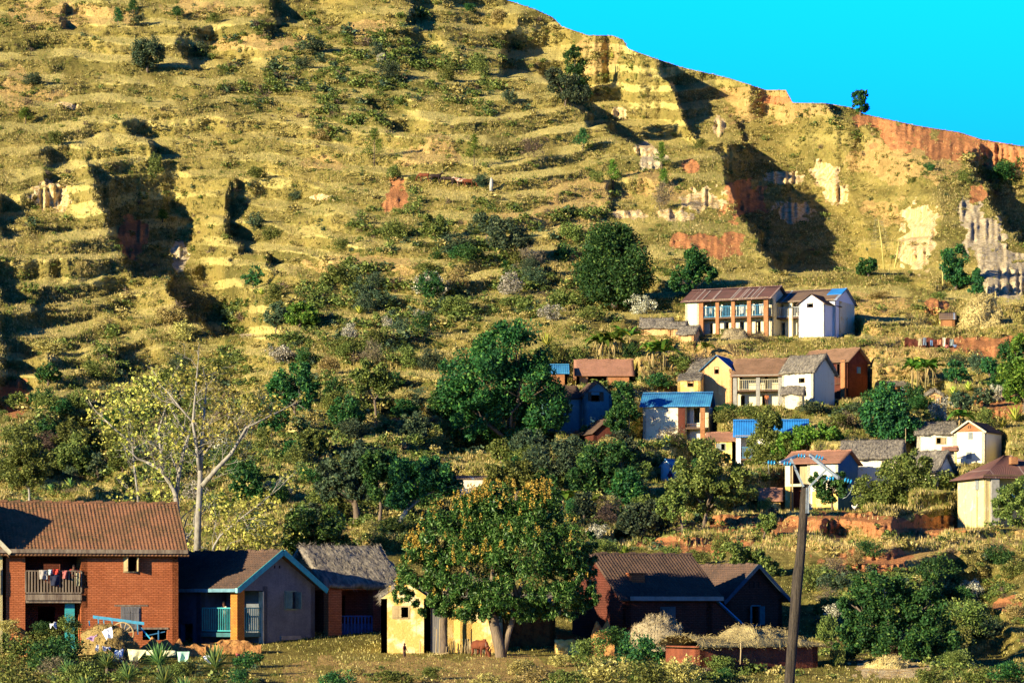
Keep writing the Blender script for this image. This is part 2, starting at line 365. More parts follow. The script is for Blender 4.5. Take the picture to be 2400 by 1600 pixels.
GRN = [(1080, 640, 1500, 760), (600, 640, 1100, 860), (560, 880, 1100, 1290), (150, 860, 700, 1180), (1100, 900, 1750, 1290), (1900, 930, 2250, 1010), (1800, 1300, 2300, 1560), (2260, 380, 2420, 470),
       (850, 470, 1350, 620), (550, 60, 1100, 260), (0, 930, 250, 1150), (-20, 1450, 560, 1640), (1400, 1480, 1700, 1640), (700, 170, 900, 330)]
mr = ell(RED, 0.8); mo = ell(ORG, 0.9, 40, 70); mw = ell(WHT, 0.7, 14, 80); mg = ell(GRN, 1.1, 60, 90); mgy = ell(GRY, 0.6, 20, 95)
# tread and path surfaces show pale dry grass and bare soil
tread = np.where(fr <= tr * 1.15, 1.0, 0.0) * strength * (PY < 1300)
tread = tread * sstep(-0.6, -0.05, fbm(PX / 90, PY / 60, 101, 2))
D = D + (1.1 * vnoise(PX / 7.0, PY / 60.0, 61) + 0.6 * fbm(PX / 10, PY / 12, 63, 3)) * np.clip(np.maximum(mw, mgy) + 0.5 * mr, 0, 1) * (PY < 1400)
# fine grain
D = D + (0.42 * fbm(PX / 24, PY / 15, 12, 3) + 0.26 * fbm(PX / 8, PY / 5.5, 14, 2)) * damp
D = D + 0.25 * fbm(PX / 22, PY / 14, 18, 3) * (1 - damp)
TX = (PX - 1200.0) / FL * D; TY = D.copy(); TZ = (HZ - PY) / FL * D
NRv, NC = D.shape
def lookup(px, py):
    ci = np.interp(px, colx, np.arange(NC)); c0 = int(np.clip(np.floor(ci), 0, NC - 2)); cf = ci - c0
    rg = ridge[c0] * (1 - cf) + ridge[c0 + 1] * cf
    v = np.clip((py - 1640) / (rg - 1640), 0, 0.9999) * (NR - 1); r0 = int(min(math.floor(v), NR - 2)); rf = v - r0
    return (D[r0, c0] * (1 - cf) + D[r0, c0 + 1] * cf) * (1 - rf) + (D[r0 + 1, c0] * (1 - cf) + D[r0 + 1, c0 + 1] * cf) * rf
def G(px, py, dy=0.0):
    return P(px, py, float(lookup(px, py)) + dy)

# rows in front (down to the road the photo was taken from) and behind the crest
fx = TX[0]; rows_f = []
for Yk, zk in ((118, -4.1), (112, -4.4), (100, -4.3), (85, -3.9), (75, -3.7), (60, -3.4), (45, -3.0), (30, -2.4), (15, -1.9), (0, -1.7), (-60, -1.7)):
    rows_f.append(np.stack([fx, np.full(NC, Yk) + 0.0, np.full(NC, zk) + 0.12 * fbm(fx / 4, fx * 0 + Yk / 5.0, 2, 2)], -1))
rows_f = np.array(rows_f[::-1])
main = np.stack([TX, TY, TZ], -1)
rows_b = []
for k_, (dy_, dz_) in enumerate(((1.5, -0.15), (5, -2), (15, -7), (50, -25), (150, -60), (700, -110))):
    rows_b.append(np.stack([TX[-1] * (1 + dy_ / TY[-1]), TY[-1] + dy_, TZ[-1] + dz_], -1))
allv = np.concatenate([rows_f, main, np.array(rows_b)], 0)
nr_, nc_ = allv.shape[:2]
idx = np.arange(nr_ * nc_).reshape(nr_, nc_)
F = np.stack([idx[:-1, :-1], idx[:-1, 1:], idx[1:, 1:], idx[1:, :-1]], -1).reshape(-1, 4)

def ground_mat():
    m, nt, b = nodes_mat('hillside_ground', 1.0, 0.0)
    at = N(nt, 'ShaderNodeVertexColor', layer_name='soil'); s = N(nt, 'ShaderNodeSeparateColor'); nt.links.new(at.outputs[0], s.inputs[0])
    at2 = N(nt, 'ShaderNodeVertexColor', layer_name='cover'); s2 = N(nt, 'ShaderNodeSeparateColor'); nt.links.new(at2.outputs[0], s2.inputs[0])
    co = objco(nt)
    big = noise_(nt, co, 0.06, 4, 0.6, 0.4); mid = noise_(nt, co, 0.42, 5, 0.65); fine = noise_(nt, co, 2.6, 4, 0.7)
    col = mixc(nt, thr(nt, mid, 0.36, 0.62), (0.55, 0.43, 0.12), (0.27, 0.225, 0.058))
    col = mixc(nt, thr(nt, big, 0.45, 0.62), col, mixc(nt, thr(nt, mid, 0.4, 0.6), (0.20, 0.19, 0.045), (0.125, 0.11, 0.033)))
    g_ = math_(nt, 'MULTIPLY', s2.outputs[0], thr(nt, mid, 0.35, 0.6), True)
    at3 = s2.outputs[1]
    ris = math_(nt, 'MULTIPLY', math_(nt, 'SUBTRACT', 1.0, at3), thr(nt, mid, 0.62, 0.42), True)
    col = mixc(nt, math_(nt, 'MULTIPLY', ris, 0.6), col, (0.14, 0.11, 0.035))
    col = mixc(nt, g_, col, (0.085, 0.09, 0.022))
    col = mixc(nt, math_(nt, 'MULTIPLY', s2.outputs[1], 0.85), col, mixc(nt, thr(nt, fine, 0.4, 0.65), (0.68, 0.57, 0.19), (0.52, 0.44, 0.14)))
    vert = noise_(nt, objco(nt, (1, 1, 0.18)), 1.6, 5, 0.65)
    red = mixc(nt, thr(nt, vert, 0.35, 0.65), (0.58, 0.25, 0.10), (0.40, 0.18, 0.07))
    org = mixc(nt, thr(nt, mid, 0.35, 0.65), (0.62, 0.40, 0.15), (0.46, 0.29, 0.11))
    wht = mixc(nt, thr(nt, vert, 0.4, 0.62), (0.78, 0.62, 0.34), (0.58, 0.36, 0.12))
    gry = mixc(nt, thr(nt, vert, 0.40, 0.60), (0.68, 0.56, 0.34), (0.42, 0.33, 0.19))
    nb = math_(nt, 'ADD', math_(nt, 'MULTIPLY', fine, 0.5), math_(nt, 'MULTIPLY', mid, 0.5))
    def msk(c, w=0.9): return thr(nt, math_(nt, 'ADD', c, math_(nt, 'MULTIPLY', math_(nt, 'SUBTRACT', nb, 0.5), w)), 0.4, 0.6)
    cl = lambda x: math_(nt, 'MULTIPLY', x, 1.0, True)
    col = mixc(nt, cl(math_(nt, 'MULTIPLY', cl(msk(s.outputs[1])), 0.65)), col, org)
    col = mixc(nt, cl(msk(s.outputs[0])), col, red)
    col = mixc(nt, cl(msk(s2.outputs[2])), col, gry)
    col = mixc(nt, cl(msk(s.outputs[2], 0.7)), col, wht)
    col = mixc(nt, 0.3, col, mixc(nt, thr(nt, fine, 0.3, 0.7), (0.22, 0.22, 0.22), (1, 1, 1)), 'OVERLAY')
    nt.links.new(col, b.inputs['Base Color'])
    hh = math_(nt, 'ADD', fine, math_(nt, 'MULTIPLY', noise_(nt, co, 7, 3, 0.7), 0.4))
    nt.links.new(bump(nt, hh, 0.32), b.inputs['Normal'])
    return m
MG = ground_mat()
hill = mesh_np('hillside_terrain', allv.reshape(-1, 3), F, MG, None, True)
tag(hill, kind='structure')
nf = len(rows_f); nb_ = len(rows_b)
def padm(m): return np.concatenate([np.repeat(m[:1], nf, 0), m, np.repeat(m[-1:], nb_, 0)], 0).ravel()
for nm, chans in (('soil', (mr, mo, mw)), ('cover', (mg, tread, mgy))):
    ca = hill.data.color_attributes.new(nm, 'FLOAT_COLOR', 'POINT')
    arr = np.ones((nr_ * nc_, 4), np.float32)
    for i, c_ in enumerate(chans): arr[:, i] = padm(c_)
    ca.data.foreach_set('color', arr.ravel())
# ------------------------------------------------------------------ building kit
class Frame:
    """front-left corner at a measured spot, facade turned by th degrees; finds metres on its walls from photo rows and columns"""
    def __init__(s, px, pyb, Y, th):
        s.O = P(px, pyb, Y); s.th = R(th); s.c = math.cos(s.th); s.s = math.sin(s.th)
    def fx(s, px, y=0.0):              # metres along the facade (at y metres behind it)
        u = (px - 1200) / FL; Ox = s.O.x - s.s * y; Oy = s.O.y + s.c * y
        return (u * Oy - Ox) / (s.c - u * s.s)
    def fz(s, py, x=0.0, y=0.0):
        return (HZ - py) / FL * (s.O.y + x * s.s + y * s.c) - s.O.z
    def fy(s, px, x):                  # metres inward on the side wall standing at x
        u = (px - 1200) / FL; Ox = s.O.x + s.c * x; Oy = s.O.y + s.s * x
        return (u * Oy - Ox) / (-s.s - u * s.c)
    def root(s, name, label, cat, group=None):
        r = empty(name, s.O, s.th); tag(r, label, cat, group); return r

def sheet_with_holes(mb, o, a, w, z0, z1, holes, thick, inn):
    """upright wall: o origin, a direction, inn inward direction; holes (x0,x1,z0,z1)"""
    xs = sorted(set([0, w] + [max(0, min(w, h[i])) for h in holes for i in (0, 1)]))
    zs = sorted(set([z0, z1] + [max(z0, min(z1, h[i])) for h in holes for i in (2, 3)]))
    o = Vector(o); a = Vector(a); inn = Vector(inn)
    def pt(x, z, d): return o + a * x + inn * d + Vector((0, 0, z))
    def solid(i, j):
        if i < 0 or j < 0 or i >= len(xs) - 1 or j >= len(zs) - 1: return False
        cx = (xs[i] + xs[i + 1]) / 2; cz = (zs[j] + zs[j + 1]) / 2
        return not any(h[0] < cx < h[1] and h[2] < cz < h[3] for h in holes)
    for i in range(len(xs) - 1):
        for j in range(len(zs) - 1):
            if not solid(i, j): continue
            x0, x1, a0, a1 = xs[i], xs[i + 1], zs[j], zs[j + 1]
            mb.add([pt(x0, a0, 0), pt(x1, a0, 0), pt(x1, a1, 0), pt(x0, a1, 0)], [(0, 1, 2, 3)])
            mb.add([pt(x0, a0, thick), pt(x1, a0, thick), pt(x1, a1, thick), pt(x0, a1, thick)], [(3, 2, 1, 0)])
            if not solid(i - 1, j): mb.add([pt(x0, a0, 0), pt(x0, a1, 0), pt(x0, a1, thick), pt(x0, a0, thick)], [(0, 1, 2, 3)])
            if not solid(i + 1, j): mb.add([pt(x1, a0, 0), pt(x1, a1, 0), pt(x1, a1, thick), pt(x1, a0, thick)], [(3, 2, 1, 0)])
            if not solid(i, j - 1): mb.add([pt(x0, a0, 0), pt(x1, a0, 0), pt(x1, a0, thick), pt(x0, a0, thick)], [(3, 2, 1, 0)])
            if not solid(i, j + 1): mb.add([pt(x0, a1, 0), pt(x1, a1, 0), pt(x1, a1, thick), pt(x0, a1, thick)], [(0, 1, 2, 3)])

def walls(x0, x1, y0, y1, z0, z1, fh=(), lh=(), rh=(), t=0.32, gable=None, zr=None, rag=0.0):
    """closed block of walls with real openings; gable 'x' (ridge along the facade) or 'y' (gable to the front)"""
    mb = MB(); w = x1 - x0; d = y1 - y0
    sheet_with_holes(mb, (x0, y0, 0), (1, 0, 0), w, z0, z1, [(h[0] - x0, h[1] - x0, h[2], h[3]) for h in fh], t, (0, 1, 0))
    sheet_with_holes(mb, (x0, y1, 0), (0, -1, 0), d, z0, z1, [(y1 - h[1], y1 - h[0], h[2], h[3]) for h in lh], t, (1, 0, 0))
    sheet_with_holes(mb, (x1, y0, 0), (0, 1, 0), d, z0, z1, [(h[0] - y0, h[1] - y0, h[2], h[3]) for h in rh], t, (-1, 0, 0))
    mb.add([(x1, y1, z0), (x0, y1, z0), (x0, y1, z1), (x1, y1, z1)], [(0, 1, 2, 3)])
    if gable == 'y':
        xm = (x0 + x1) / 2
        for yy, f in ((y0, (0, 1, 2)), (y1, (2, 1, 0))): mb.add([(x0, yy, z1), (x1, yy, z1), (xm, yy, zr)], [f])
    if gable == 'x':
        ym = (y0 + y1) / 2
        for xx, f in ((x0, (2, 1, 0)), (x1, (0, 1, 2))): mb.add([(xx, y0, z1), (xx, y1, z1), (xx, ym, zr)], [f])
    return mb

def slope(p00, p10, p11, p01, nx, ny, thick, fn, jit=0.0, seed=0, close=True):
    """one roof slope: p00,p10 eave left/right; p01,p11 ridge left/right"""
    p00, p10, p11, p01 = map(lambda p: np.array(p, float), (p00, p10, p11, p01))
    u = np.linspace(0, 1, nx + 1)[None, :]; v = np.linspace(0, 1, ny + 1)[:, None]
    U = np.repeat(u, ny + 1, 0); V = np.repeat(v, nx + 1, 1)
    base = (p00 * (1 - U[..., None]) + p10 * U[..., None]) * (1 - V[..., None]) + (p01 * (1 - U[..., None]) + p11 * U[..., None]) * V[..., None]
    n = np.cross(p10 - p00, p01 - p00); n = n / np.linalg.norm(n)
    if n[2] < 0: n = -n
    lx = np.linalg.norm(p10 - p00); ly = np.linalg.norm(p01 - p00)
    h = fn(U * lx, V * ly)
    if jit:                           # ragged eaves
        e = jit * fbm(U * lx * 1.7 + seed, V * 0 + seed, seed, 3); dn = (p00 - p01) / ly
        base = base + (e * (1 - V) ** 3)[..., None] * dn
    top = base + n * h[..., None]
    bot = base - n * thick
    m = (nx + 1) * (ny + 1); vs = np.concatenate([top.reshape(-1, 3), bot.reshape(-1, 3)])
    idx = np.arange(m).reshape(ny + 1, nx + 1)
    f = np.stack([idx[:-1, :-1], idx[:-1, 1:], idx[1:, 1:], idx[1:, :-1]], -1).reshape(-1, 4)
    fb = f[:, ::-1] + m
    def strip(a): return np.stack([a[:-1], a[:-1] + m, a[1:] + m, a[1:]], -1)
    fs = np.concatenate([f, fb, strip(idx[0]), strip(idx[-1][::-1]), strip(idx[:, 0][::-1]), strip(idx[:, -1])])
    return vs, fs

def roof(root, kind, x0, x1, y0, y1, ze, zr, mat, style='tile', over=0.45, front_over=None, fine=False, seed=1, ridge_sag=0.0, left_over=None, name='roof', cap=True):
    """gable roof over the rectangle; kind 'x','y','mono','hip'"""
    fo = over if front_over is None else front_over
    lo = over if left_over is None else left_over
    th = {'tile': 0.07, 'thatch': 0.26, 'metal': 0.03}[style]
    half = (y1 - y0) / 2 if kind in ('x', 'hip') else (x1 - x0) / 2
    run = half if kind != 'mono' else (y1 - y0)
    pit = (zr - ze) / run
    def tile(a, b):
        if fine: return 0.05 * (1 - ((b / 0.20) % 1.0)) + 0.022 * np.sin(a / 0.095 * math.pi) + 0.012 * fbm(a * 2, b * 2, seed)
        return 0.03 * (1 - ((b / 0.25) % 1.0)) + 0.03 * fbm(a * 1.5, b * 1.5, seed)
    def thatch(a, b): return 0.16 * fbm(a * 0.9, b * 0.9, seed, 3) + 0.05 * vnoise(a * 6, b * 1.5, seed)
    def metal(a, b): return 0.02 * np.sin(a / 0.12 * math.pi) + 0.015 * vnoise(a * 0.7, b * 0.5, seed)
    fn = {'tile': tile, 'thatch': thatch, 'metal': metal}[style]
    V = []; Fs = []; nb = 0
    def add(p00, p10, p11, p01):
        nonlocal nb
        lx = (Vector(p10) - Vector(p00)).length; ly = (Vector(p01) - Vector(p00)).length
        if style == 'tile' and fine: nx, ny = int(lx / 0.048), int(ly / 0.05)
        elif style == 'tile': nx, ny = int(lx / 0.4) + 1, int(ly / 0.125) + 1
        elif style == 'thatch': nx, ny = int(lx / 0.22) + 1, int(ly / 0.22) + 1
        else: nx, ny = int(lx / 0.06) + 1, 6
        vs, fs = slope(p00, p10, p11, p01, nx, ny, th, fn, 0.22 if style == 'thatch' else 0.0, seed + nb)
        V.append(vs); Fs.append(fs + nb); nb += len(vs)
    g = 0.012
    if kind == 'x':
        ym = (y0 + y1) / 2; yl = ze - pit * over
        add((x0 - lo, y0 - over, yl), (x1 + over, y0 - over, yl), (x1 + over, ym - g, zr), (x0 - lo, ym - g, zr))
        add((x1 + over, y1 + over, yl), (x0 - lo, y1 + over, yl), (x0 - lo, ym + g, zr), (x1 + over, ym + g, zr))
        ca, cb = (x0 - lo, ym, zr), (x1 + over, ym, zr)
    elif kind == 'y':
        xm = (x0 + x1) / 2; yl = ze - pit * over
        add((x0 - over, y1 + over, yl), (x0 - over, y0 - fo, yl), (xm - g, y0 - fo, zr), (xm - g, y1 + over, zr))
        add((x1 + over, y0 - fo, yl), (x1 + over, y1 + over, yl), (xm + g, y1 + over, zr), (xm + g, y0 - fo, zr))
        ca, cb = (xm, y0 - fo, zr), (xm, y1 + over, zr)
    elif kind == 'mono':
        add((x0 - over, y0 - over, ze - pit * over), (x1 + over, y0 - over, ze - pit * over), (x1 + over, y1 + 0.1, zr), (x0 - over, y1 + 0.1, zr))
        ca = cb = None
    else:                              # hip
        ym = (y0 + y1) / 2; yl = ze - pit * over; a = x0 - over; b = x1 + over; c = y0 - over; d = y1 + over
        r0 = (x0 + half, ym, zr); r1 = (x1 - half, ym, zr)
        add((a, c, yl), (b, c, yl), r1, r0); add((b, d, yl), (a, d, yl), r0, r1); add((a, d, yl), (a, c, yl), r0, r0); add((b, c, yl), (b, d, yl), r1, r1)
        ca, cb = r0, r1
    V = np.concatenate(V); Fs = np.concatenate(Fs)
    r = mesh_np(name, V, Fs, mat, root, style == 'thatch')
    if style == 'thatch':
        rr_ = np.random.default_rng(seed); nst = int(min(5000, 140 * (x1 - x0 + 1) * (y1 - y0 + 1))); c_ = V[rr_.integers(0, len(V), nst)] + rr_.normal(size=(nst, 3)) * 0.07
        d_ = np.zeros((nst, 3)); d_[:, 2] = -abs(pit) ; 
        if kind == 'y': d_[:, 0] = np.sign(c_[:, 0] - (x0 + x1) / 2)
        elif kind == 'mono': d_[:, 1] = -1
        else: d_[:, 1] = np.sign(c_[:, 1] - (y0 + y1) / 2)
        d_ += rr_.normal(size=(nst, 3)) * 0.22; d_ /= np.linalg.norm(d_, axis=1)[:, None]; L_ = rr_.uniform(0.2, 0.55, nst)[:, None]
        s_ = np.cross(d_, rr_.normal(size=(nst, 3))); s_ /= np.linalg.norm(s_, axis=1)[:, None]
        vv_ = np.stack([c_ - d_ * L_ / 2, c_ + s_ * 0.013, c_ + d_ * L_ / 2, c_ - s_ * 0.013], 1).reshape(-1, 3)
        o_ = mesh_np('loose_thatch', vv_, np.arange(nst * 4).reshape(-1, 4), mat, r); o_['kind'] = 'stuff'
    if ca and cap and style != 'thatch':
        ca = Vector(ca); cb = Vector(cb); n = max(2, int((cb - ca).length / (0.33 if fine else 0.5)))
        mb = MB()
        for i in range(n):
            a = ca.lerp(cb, i / n); b = ca.lerp(cb, (i + 0.96) / n)
            rr = {'tile': 0.11, 'thatch': 0.2, 'metal': 0.07}[style]
            k = 0.02 * ((i * 37) % 5 - 2) * (1 if style != 'metal' else 0.1)
            mb.tube([a + Vector((0, 0, k)), b + Vector((0, 0, k + 0.015))], [rr, rr * 0.92], 8)
        mb.build('ridge_cap', mat, r, style == 'thatch')
    return r

def window(root, x0, x1, z0, z1, kind, mat, side=None, y=0.0, fm=None, label=None):
    """a framed opening in the facade with its shutters; side=x puts it on the side wall at that x (x0,x1 then run inward)"""
    fm = fm or mat
    w = x1 - x0; h = z1 - z0
    e = empty('window' if kind != 'door' else 'door'); e.parent = root
    if side is None: e.location = (x0, y, z0)
    else: e.location = (side, x0, z0); e.rotation_euler = (0, 0, R(90))
    if side is not None and side <= 0.01: e.location = (side, x1, z0); e.rotation_euler = (0, 0, R(-90))
    mb = MB(); f = min(0.07, w * 0.12)
    mb.box(-f, 0, -0.03, 0.12, -f, h + f).box(w, w + f, -0.03, 0.12, -f, h + f).box(0.001, w - 0.001, -0.03, 0.12, h, h + f).box(0.001, w - 0.001, -0.05, 0.12, -f, 0)
    mb.build('frame', fm, e)
    def leaf(xa, xb, ang, hinge):
        b = MB(); n = 3; ww = xb - xa
        for i in range(n): b.box(ww * i / n + 0.004, ww * (i + 1) / n - 0.004, -0.035, 0.0, 0.0, h)
        b.box(0.02, ww - 0.02, -0.055, -0.036, h * 0.18, h * 0.18 + 0.07).box(0.02, ww - 0.02, -0.055, -0.036, h * 0.78, h * 0.78 + 0.07)
        o = b.build('shutter', mat, e)
        if hinge == 'L': o.location = (xa, -0.035, 0); o.rotation_euler = (0, 0, R(-ang))
        else:
            for v in o.data.vertices: v.co.x -= ww
            o.location = (xb, -0.035, 0); o.rotation_euler = (0, 0, R(ang))
    if kind in ('shut', 'door'):
        leaf(0.01, w / 2 - 0.005, 0, 'L'); leaf(w / 2 + 0.005, w - 0.01, 0, 'R')
    elif kind == 'open2': leaf(0, w / 2, 150, 'L'); leaf(w / 2, w, 150, 'R')
    elif kind == 'half': leaf(0.0, w * 0.55, 6, 'L')
    elif kind == 'ajar': leaf(0, w / 2, 60, 'L'); leaf(w / 2, w, 95, 'R')
    elif kind == 'halfR': leaf(w * 0.45, w, 6, 'R')
    if label: e['label'] = label
    return e

def railing(root, pts, z0, z1, mat, step=0.13, name='railing', bw=0.045):
    mb = MB()
    for a, b in zip(pts[:-1], pts[1:]):
        a = Vector((a[0], a[1], 0)); b = Vector((b[0], b[1], 0)); d = (b - a).length; n = max(2, int(d / step)); dr = (b - a).normalized()
        a2 = a + dr * 0.02; b2 = b - dr * 0.02
        mb.bar(a2 + Vector((0, 0, z1)), b2 + Vector((0, 0, z1)), 0.08, 0.06); mb.bar(a2 + Vector((0, 0, z0)), b2 + Vector((0, 0, z0)), 0.06, 0.06)
        for i in range(n + 1):
            p = a2.lerp(b2, i / n); mb.bar(p + Vector((0, 0, z0 + 0.031)), p + Vector((0, 0, z1 - 0.031)), bw, bw * 0.6)
    return mb.build(name, mat, root)

def pillar(root, x0, x1, y0, y1, z0, z1, mat, foot=None):
    mb = MB(); mb.box(x0, x1, y0, y1, z0, z1 - 0.12).box(x0 - 0.05, x1 + 0.05, y0 - 0.05, y1 + 0.05, z1 - 0.12, z1)
    if foot: mb.box(x0 - 0.06, x1 + 0.06, y0 - 0.06, y1 + 0.06, z0 - 0.002, z0 + foot)
    return mb.build('pillar', mat, root)

# colours of the place
def brick(n, c1, c2, **k): return m_wall(n, c1, c2, brick=k.pop('brick', 0.26), **k)
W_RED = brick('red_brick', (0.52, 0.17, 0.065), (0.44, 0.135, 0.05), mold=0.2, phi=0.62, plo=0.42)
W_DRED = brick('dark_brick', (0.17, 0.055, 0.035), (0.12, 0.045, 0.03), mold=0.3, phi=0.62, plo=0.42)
W_ORB = brick('orange_brick', (0.50, 0.24, 0.10), (0.42, 0.19, 0.08), mold=0.2)
W_GREY = m_wall('grey_render', (0.15, 0.165, 0.175), (0.11, 0.125, 0.135), mold=0.3, phi=0.6, plo=0.4)
W_MUST = m_wall('mustard_limewash', (0.64, 0.39, 0.11), (0.84, 0.68, 0.36), (0.5, 0.26, 0.07), pscale=1.0, plo=0.47, phi=0.58, mold=0.35, bmp=0.03)
W_OCH = m_wall('ochre_mud', (0.75, 0.47, 0.13), (0.85, 0.62, 0.24), (0.5, 0.27, 0.06), pscale=1.0, mold=0.35, bmp=0.04)
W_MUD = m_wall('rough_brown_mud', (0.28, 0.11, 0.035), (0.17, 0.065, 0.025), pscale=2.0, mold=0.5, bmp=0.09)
W_CRM = m_wall('cream_limewash', (0.80, 0.68, 0.40), (0.62, 0.40, 0.14), (0.6, 0.42, 0.18), pscale=0.8, plo=0.58, phi=0.66, mold=0.3)
W_CRM2 = m_wall('pale_cream_limewash', (0.85, 0.76, 0.50), (0.72, 0.52, 0.22), (0.66, 0.5, 0.24), pscale=0.9, plo=0.62, phi=0.68, mold=0.25)
W_WHT = m_wall('white_limewash', (0.86, 0.84, 0.78), (0.78, 0.74, 0.64), (0.66, 0.6, 0.46), pscale=0.9, plo=0.62, phi=0.7, mold=0.12)
W_OR = m_wall('orange_mud', (0.66, 0.36, 0.15), (0.74, 0.48, 0.22), (0.5, 0.2, 0.05), pscale=1.1, plo=0.55, phi=0.65, mold=0.4)
W_BLU = m_wall('blue_green_limewash', (0.10, 0.22, 0.25), (0.13, 0.26, 0.27), pscale=1.0, mold=0.2)
W_TAN = m_wall('tan_render', (0.48, 0.37, 0.24), (0.40, 0.28, 0.16), pscale=0.8, mold=0.4)
W_YEL = m_wall('yellow_ochre_render', (0.74, 0.58, 0.26), (0.86, 0.74, 0.42), (0.5, 0.28, 0.09), pscale=0.8, plo=0.55, phi=0.62, mold=0.3)
WOOD = m_plain('weathered_wood', (0.30, 0.24, 0.16), (0.14, 0.10, 0.07), 6, stretch=(1, 1, 0.15))
WOODP = m_plain('pale_wood', (0.52, 0.40, 0.20), (0.34, 0.25, 0.12), 6, stretch=(1, 1, 0.15))
TURQ = m_plain('turquoise_paint', (0.04, 0.42, 0.40), (0.05, 0.27, 0.28), 4, 0.6, 0.3)
TURQD = m_plain('dull_teal_paint', (0.035, 0.16, 0.16), (0.03, 0.10, 0.11), 4, 0.6, 0.3)
BLUEP = m_plain('blue_paint', (0.05, 0.22, 0.42), (0.05, 0.14, 0.26), 4, 0.6, 0.3)
GREYP = m_plain('grey_concrete', (0.34, 0.33, 0.27), (0.24, 0.23, 0.19), 4)
CREAMP = m_plain('cream_paint', (0.72, 0.66, 0.44), (0.5, 0.44, 0.26), 4)
DARKIN = m_plain('vent_slit_shade', (0.035, 0.025, 0.02), (0.02, 0.016, 0.014), 2)  # near-black colour stands in for the shade inside the vent slits
def tile_mat(name, c1, c2, c3, fine=False):
    m, nt, b = nodes_mat(name, 0.9, 0.08); co = objco(nt)
    n = noise_(nt, co, 0.9, 6, 0.65); n2 = noise_(nt, co, 5.5, 4, 0.7)
    col = mixc(nt, thr(nt, n, 0.4, 0.6), c1, c2); col = mixc(nt, thr(nt, n2, 0.5, 0.66), col, c3)
    if not fine:
        s = N(nt, 'ShaderNodeSeparateXYZ'); nt.links.new(co, s.inputs[0])
    nt.links.new(col, b.inputs['Base Color']); nt.links.new(bump(nt, n2, 0.03), b.inputs['Normal']); return m
T_RED = tile_mat('mossy_clay_tiles', (0.25, 0.125, 0.065), (0.14, 0.09, 0.045), (0.34, 0.15, 0.07), True)
T_DRK = tile_mat('dark_clay_tiles', (0.13, 0.085, 0.06), (0.085, 0.06, 0.045), (0.17, 0.10, 0.06), True)
T_BRN = tile_mat('brown_tiles', (0.25, 0.15, 0.09), (0.18, 0.11, 0.065), (0.30, 0.17, 0.095))
T_PNK = tile_mat('dusty_red_tiles', (0.35, 0.175, 0.11), (0.27, 0.14, 0.085), (0.42, 0.22, 0.13))
THATCH = m_plain('grey_thatch', (0.34, 0.30, 0.22), (0.15, 0.135, 0.11), 3.0, bmp=0.10, stretch=(2.2, 0.7, 0.7), lo=0.4, hi=0.6)
THATCHY = m_plain('straw_thatch', (0.52, 0.42, 0.17), (0.28, 0.22, 0.10), 3.0, bmp=0.12)
def metal_mat(name, c1, c2, streak=None, per=2.6, rough=0.55):
    m, nt, b = nodes_mat(name, rough, 0.3); co = objco(nt)
    n = noise_(nt, co, 0.8, 5, 0.6); col = mixc(nt, thr(nt, n, 0.42, 0.62), c1, c2)
    if streak:
        s = N(nt, 'ShaderNodeSeparateXYZ'); nt.links.new(co, s.inputs[0])
        w = N(nt, 'ShaderNodeTexNoise'); w.noise_dimensions = '1D'; w.inputs['Scale'].default_value = per; nt.links.new(s.outputs[0], w.inputs['W']); w.inputs['Detail'].default_value = 1
        col = mixc(nt, thr(nt, w.outputs['Fac'], 0.66, 0.68), col, streak)
    nt.links.new(col, b.inputs['Base Color']); nt.links.new(bump(nt, noise_(nt, co, 2, 3), 0.02), b.inputs['Normal']); return m
RUST = metal_mat('rusted_sheet', (0.17, 0.085, 0.065), (0.125, 0.07, 0.055), (0.30, 0.22, 0.18), 2.2)
RUST2 = metal_mat('brown_sheet_patched', (0.22, 0.15, 0.09), (0.16, 0.11, 0.08), (0.30, 0.36, 0.42), 0.9)
BLUEM = metal_mat('blue_sheet', (0.05, 0.24, 0.42), (0.03, 0.15, 0.34))
BLUEM2 = metal_mat('bright_blue_sheet', (0.03, 0.25, 0.62), (0.03, 0.20, 0.52))

def simple_house(name, label, px0, px1, pyb, pye, pyr, Y, th, depth, wall, roofmat, style='tile', kind='x', over=0.35, wins=(), swins=(), side=None, seed=1, cat='house',
                 group=None, zbase=1.0, ridge_y=None, gmat=None, shut=WOOD, cap=True, side_mat=None):
    f = Frame(px0, pyb, Y, th); r = f.root(name, label, cat, group)
    W = f.fx(px1); ze = f.fz(pye, 0, 0)
    ry = depth / 2 if kind in ('x', 'hip') else (0 if kind == 'y' else depth)
    zr = f.fz(pyr, W / 2, ry)
    zr = max(zr, ze + 0.35)
    fh = []
    for w_ in wins:
        a, t, b, bo, kd, mt = w_; xa, xb = f.fx(a), f.fx(b); za, zb = f.fz(bo, xa), f.fz(t, xa)
        fh.append((xa, xb, za, zb)); window(r, xa, xb, za, zb, kd, mt)
    sh = []
    for w_ in swins:
        a, t, b, bo, kd, mt = w_; ya, yb = f.fy(a, W), f.fy(b, W); za, zb = f.fz(bo, W, ya), f.fz(t, W, ya)
        if ya > yb: ya, yb = yb, ya
        sh.append((ya, yb, za, zb)); window(r, ya, yb, za, zb, kd, mt, side=W)
    gk = kind if kind in ('x', 'y') else None
    if kind == 'mono':
        mb = walls(0, W, 0, depth, -zbase, ze, fh, (), sh)
        for xx, ff in ((0.0, (2, 1, 0)), (W, (0, 1, 2))): mb.add([(xx, 0, ze), (xx, depth, ze), (xx, depth, zr)], [ff])
    else: mb = walls(0, W, 0, depth, -zbase, ze, fh, (), sh, gable=gk, zr=zr)
    mb.build('wall', wall, r)
    up = {'tile': 0.07, 'thatch': 0.26, 'metal': 0.045}[style] + 0.01
    roof(r, kind, 0, W, 0, depth, ze + up, zr + up, roofmat, style, over, seed=seed, cap=cap)
    return f, r, W, ze, zr
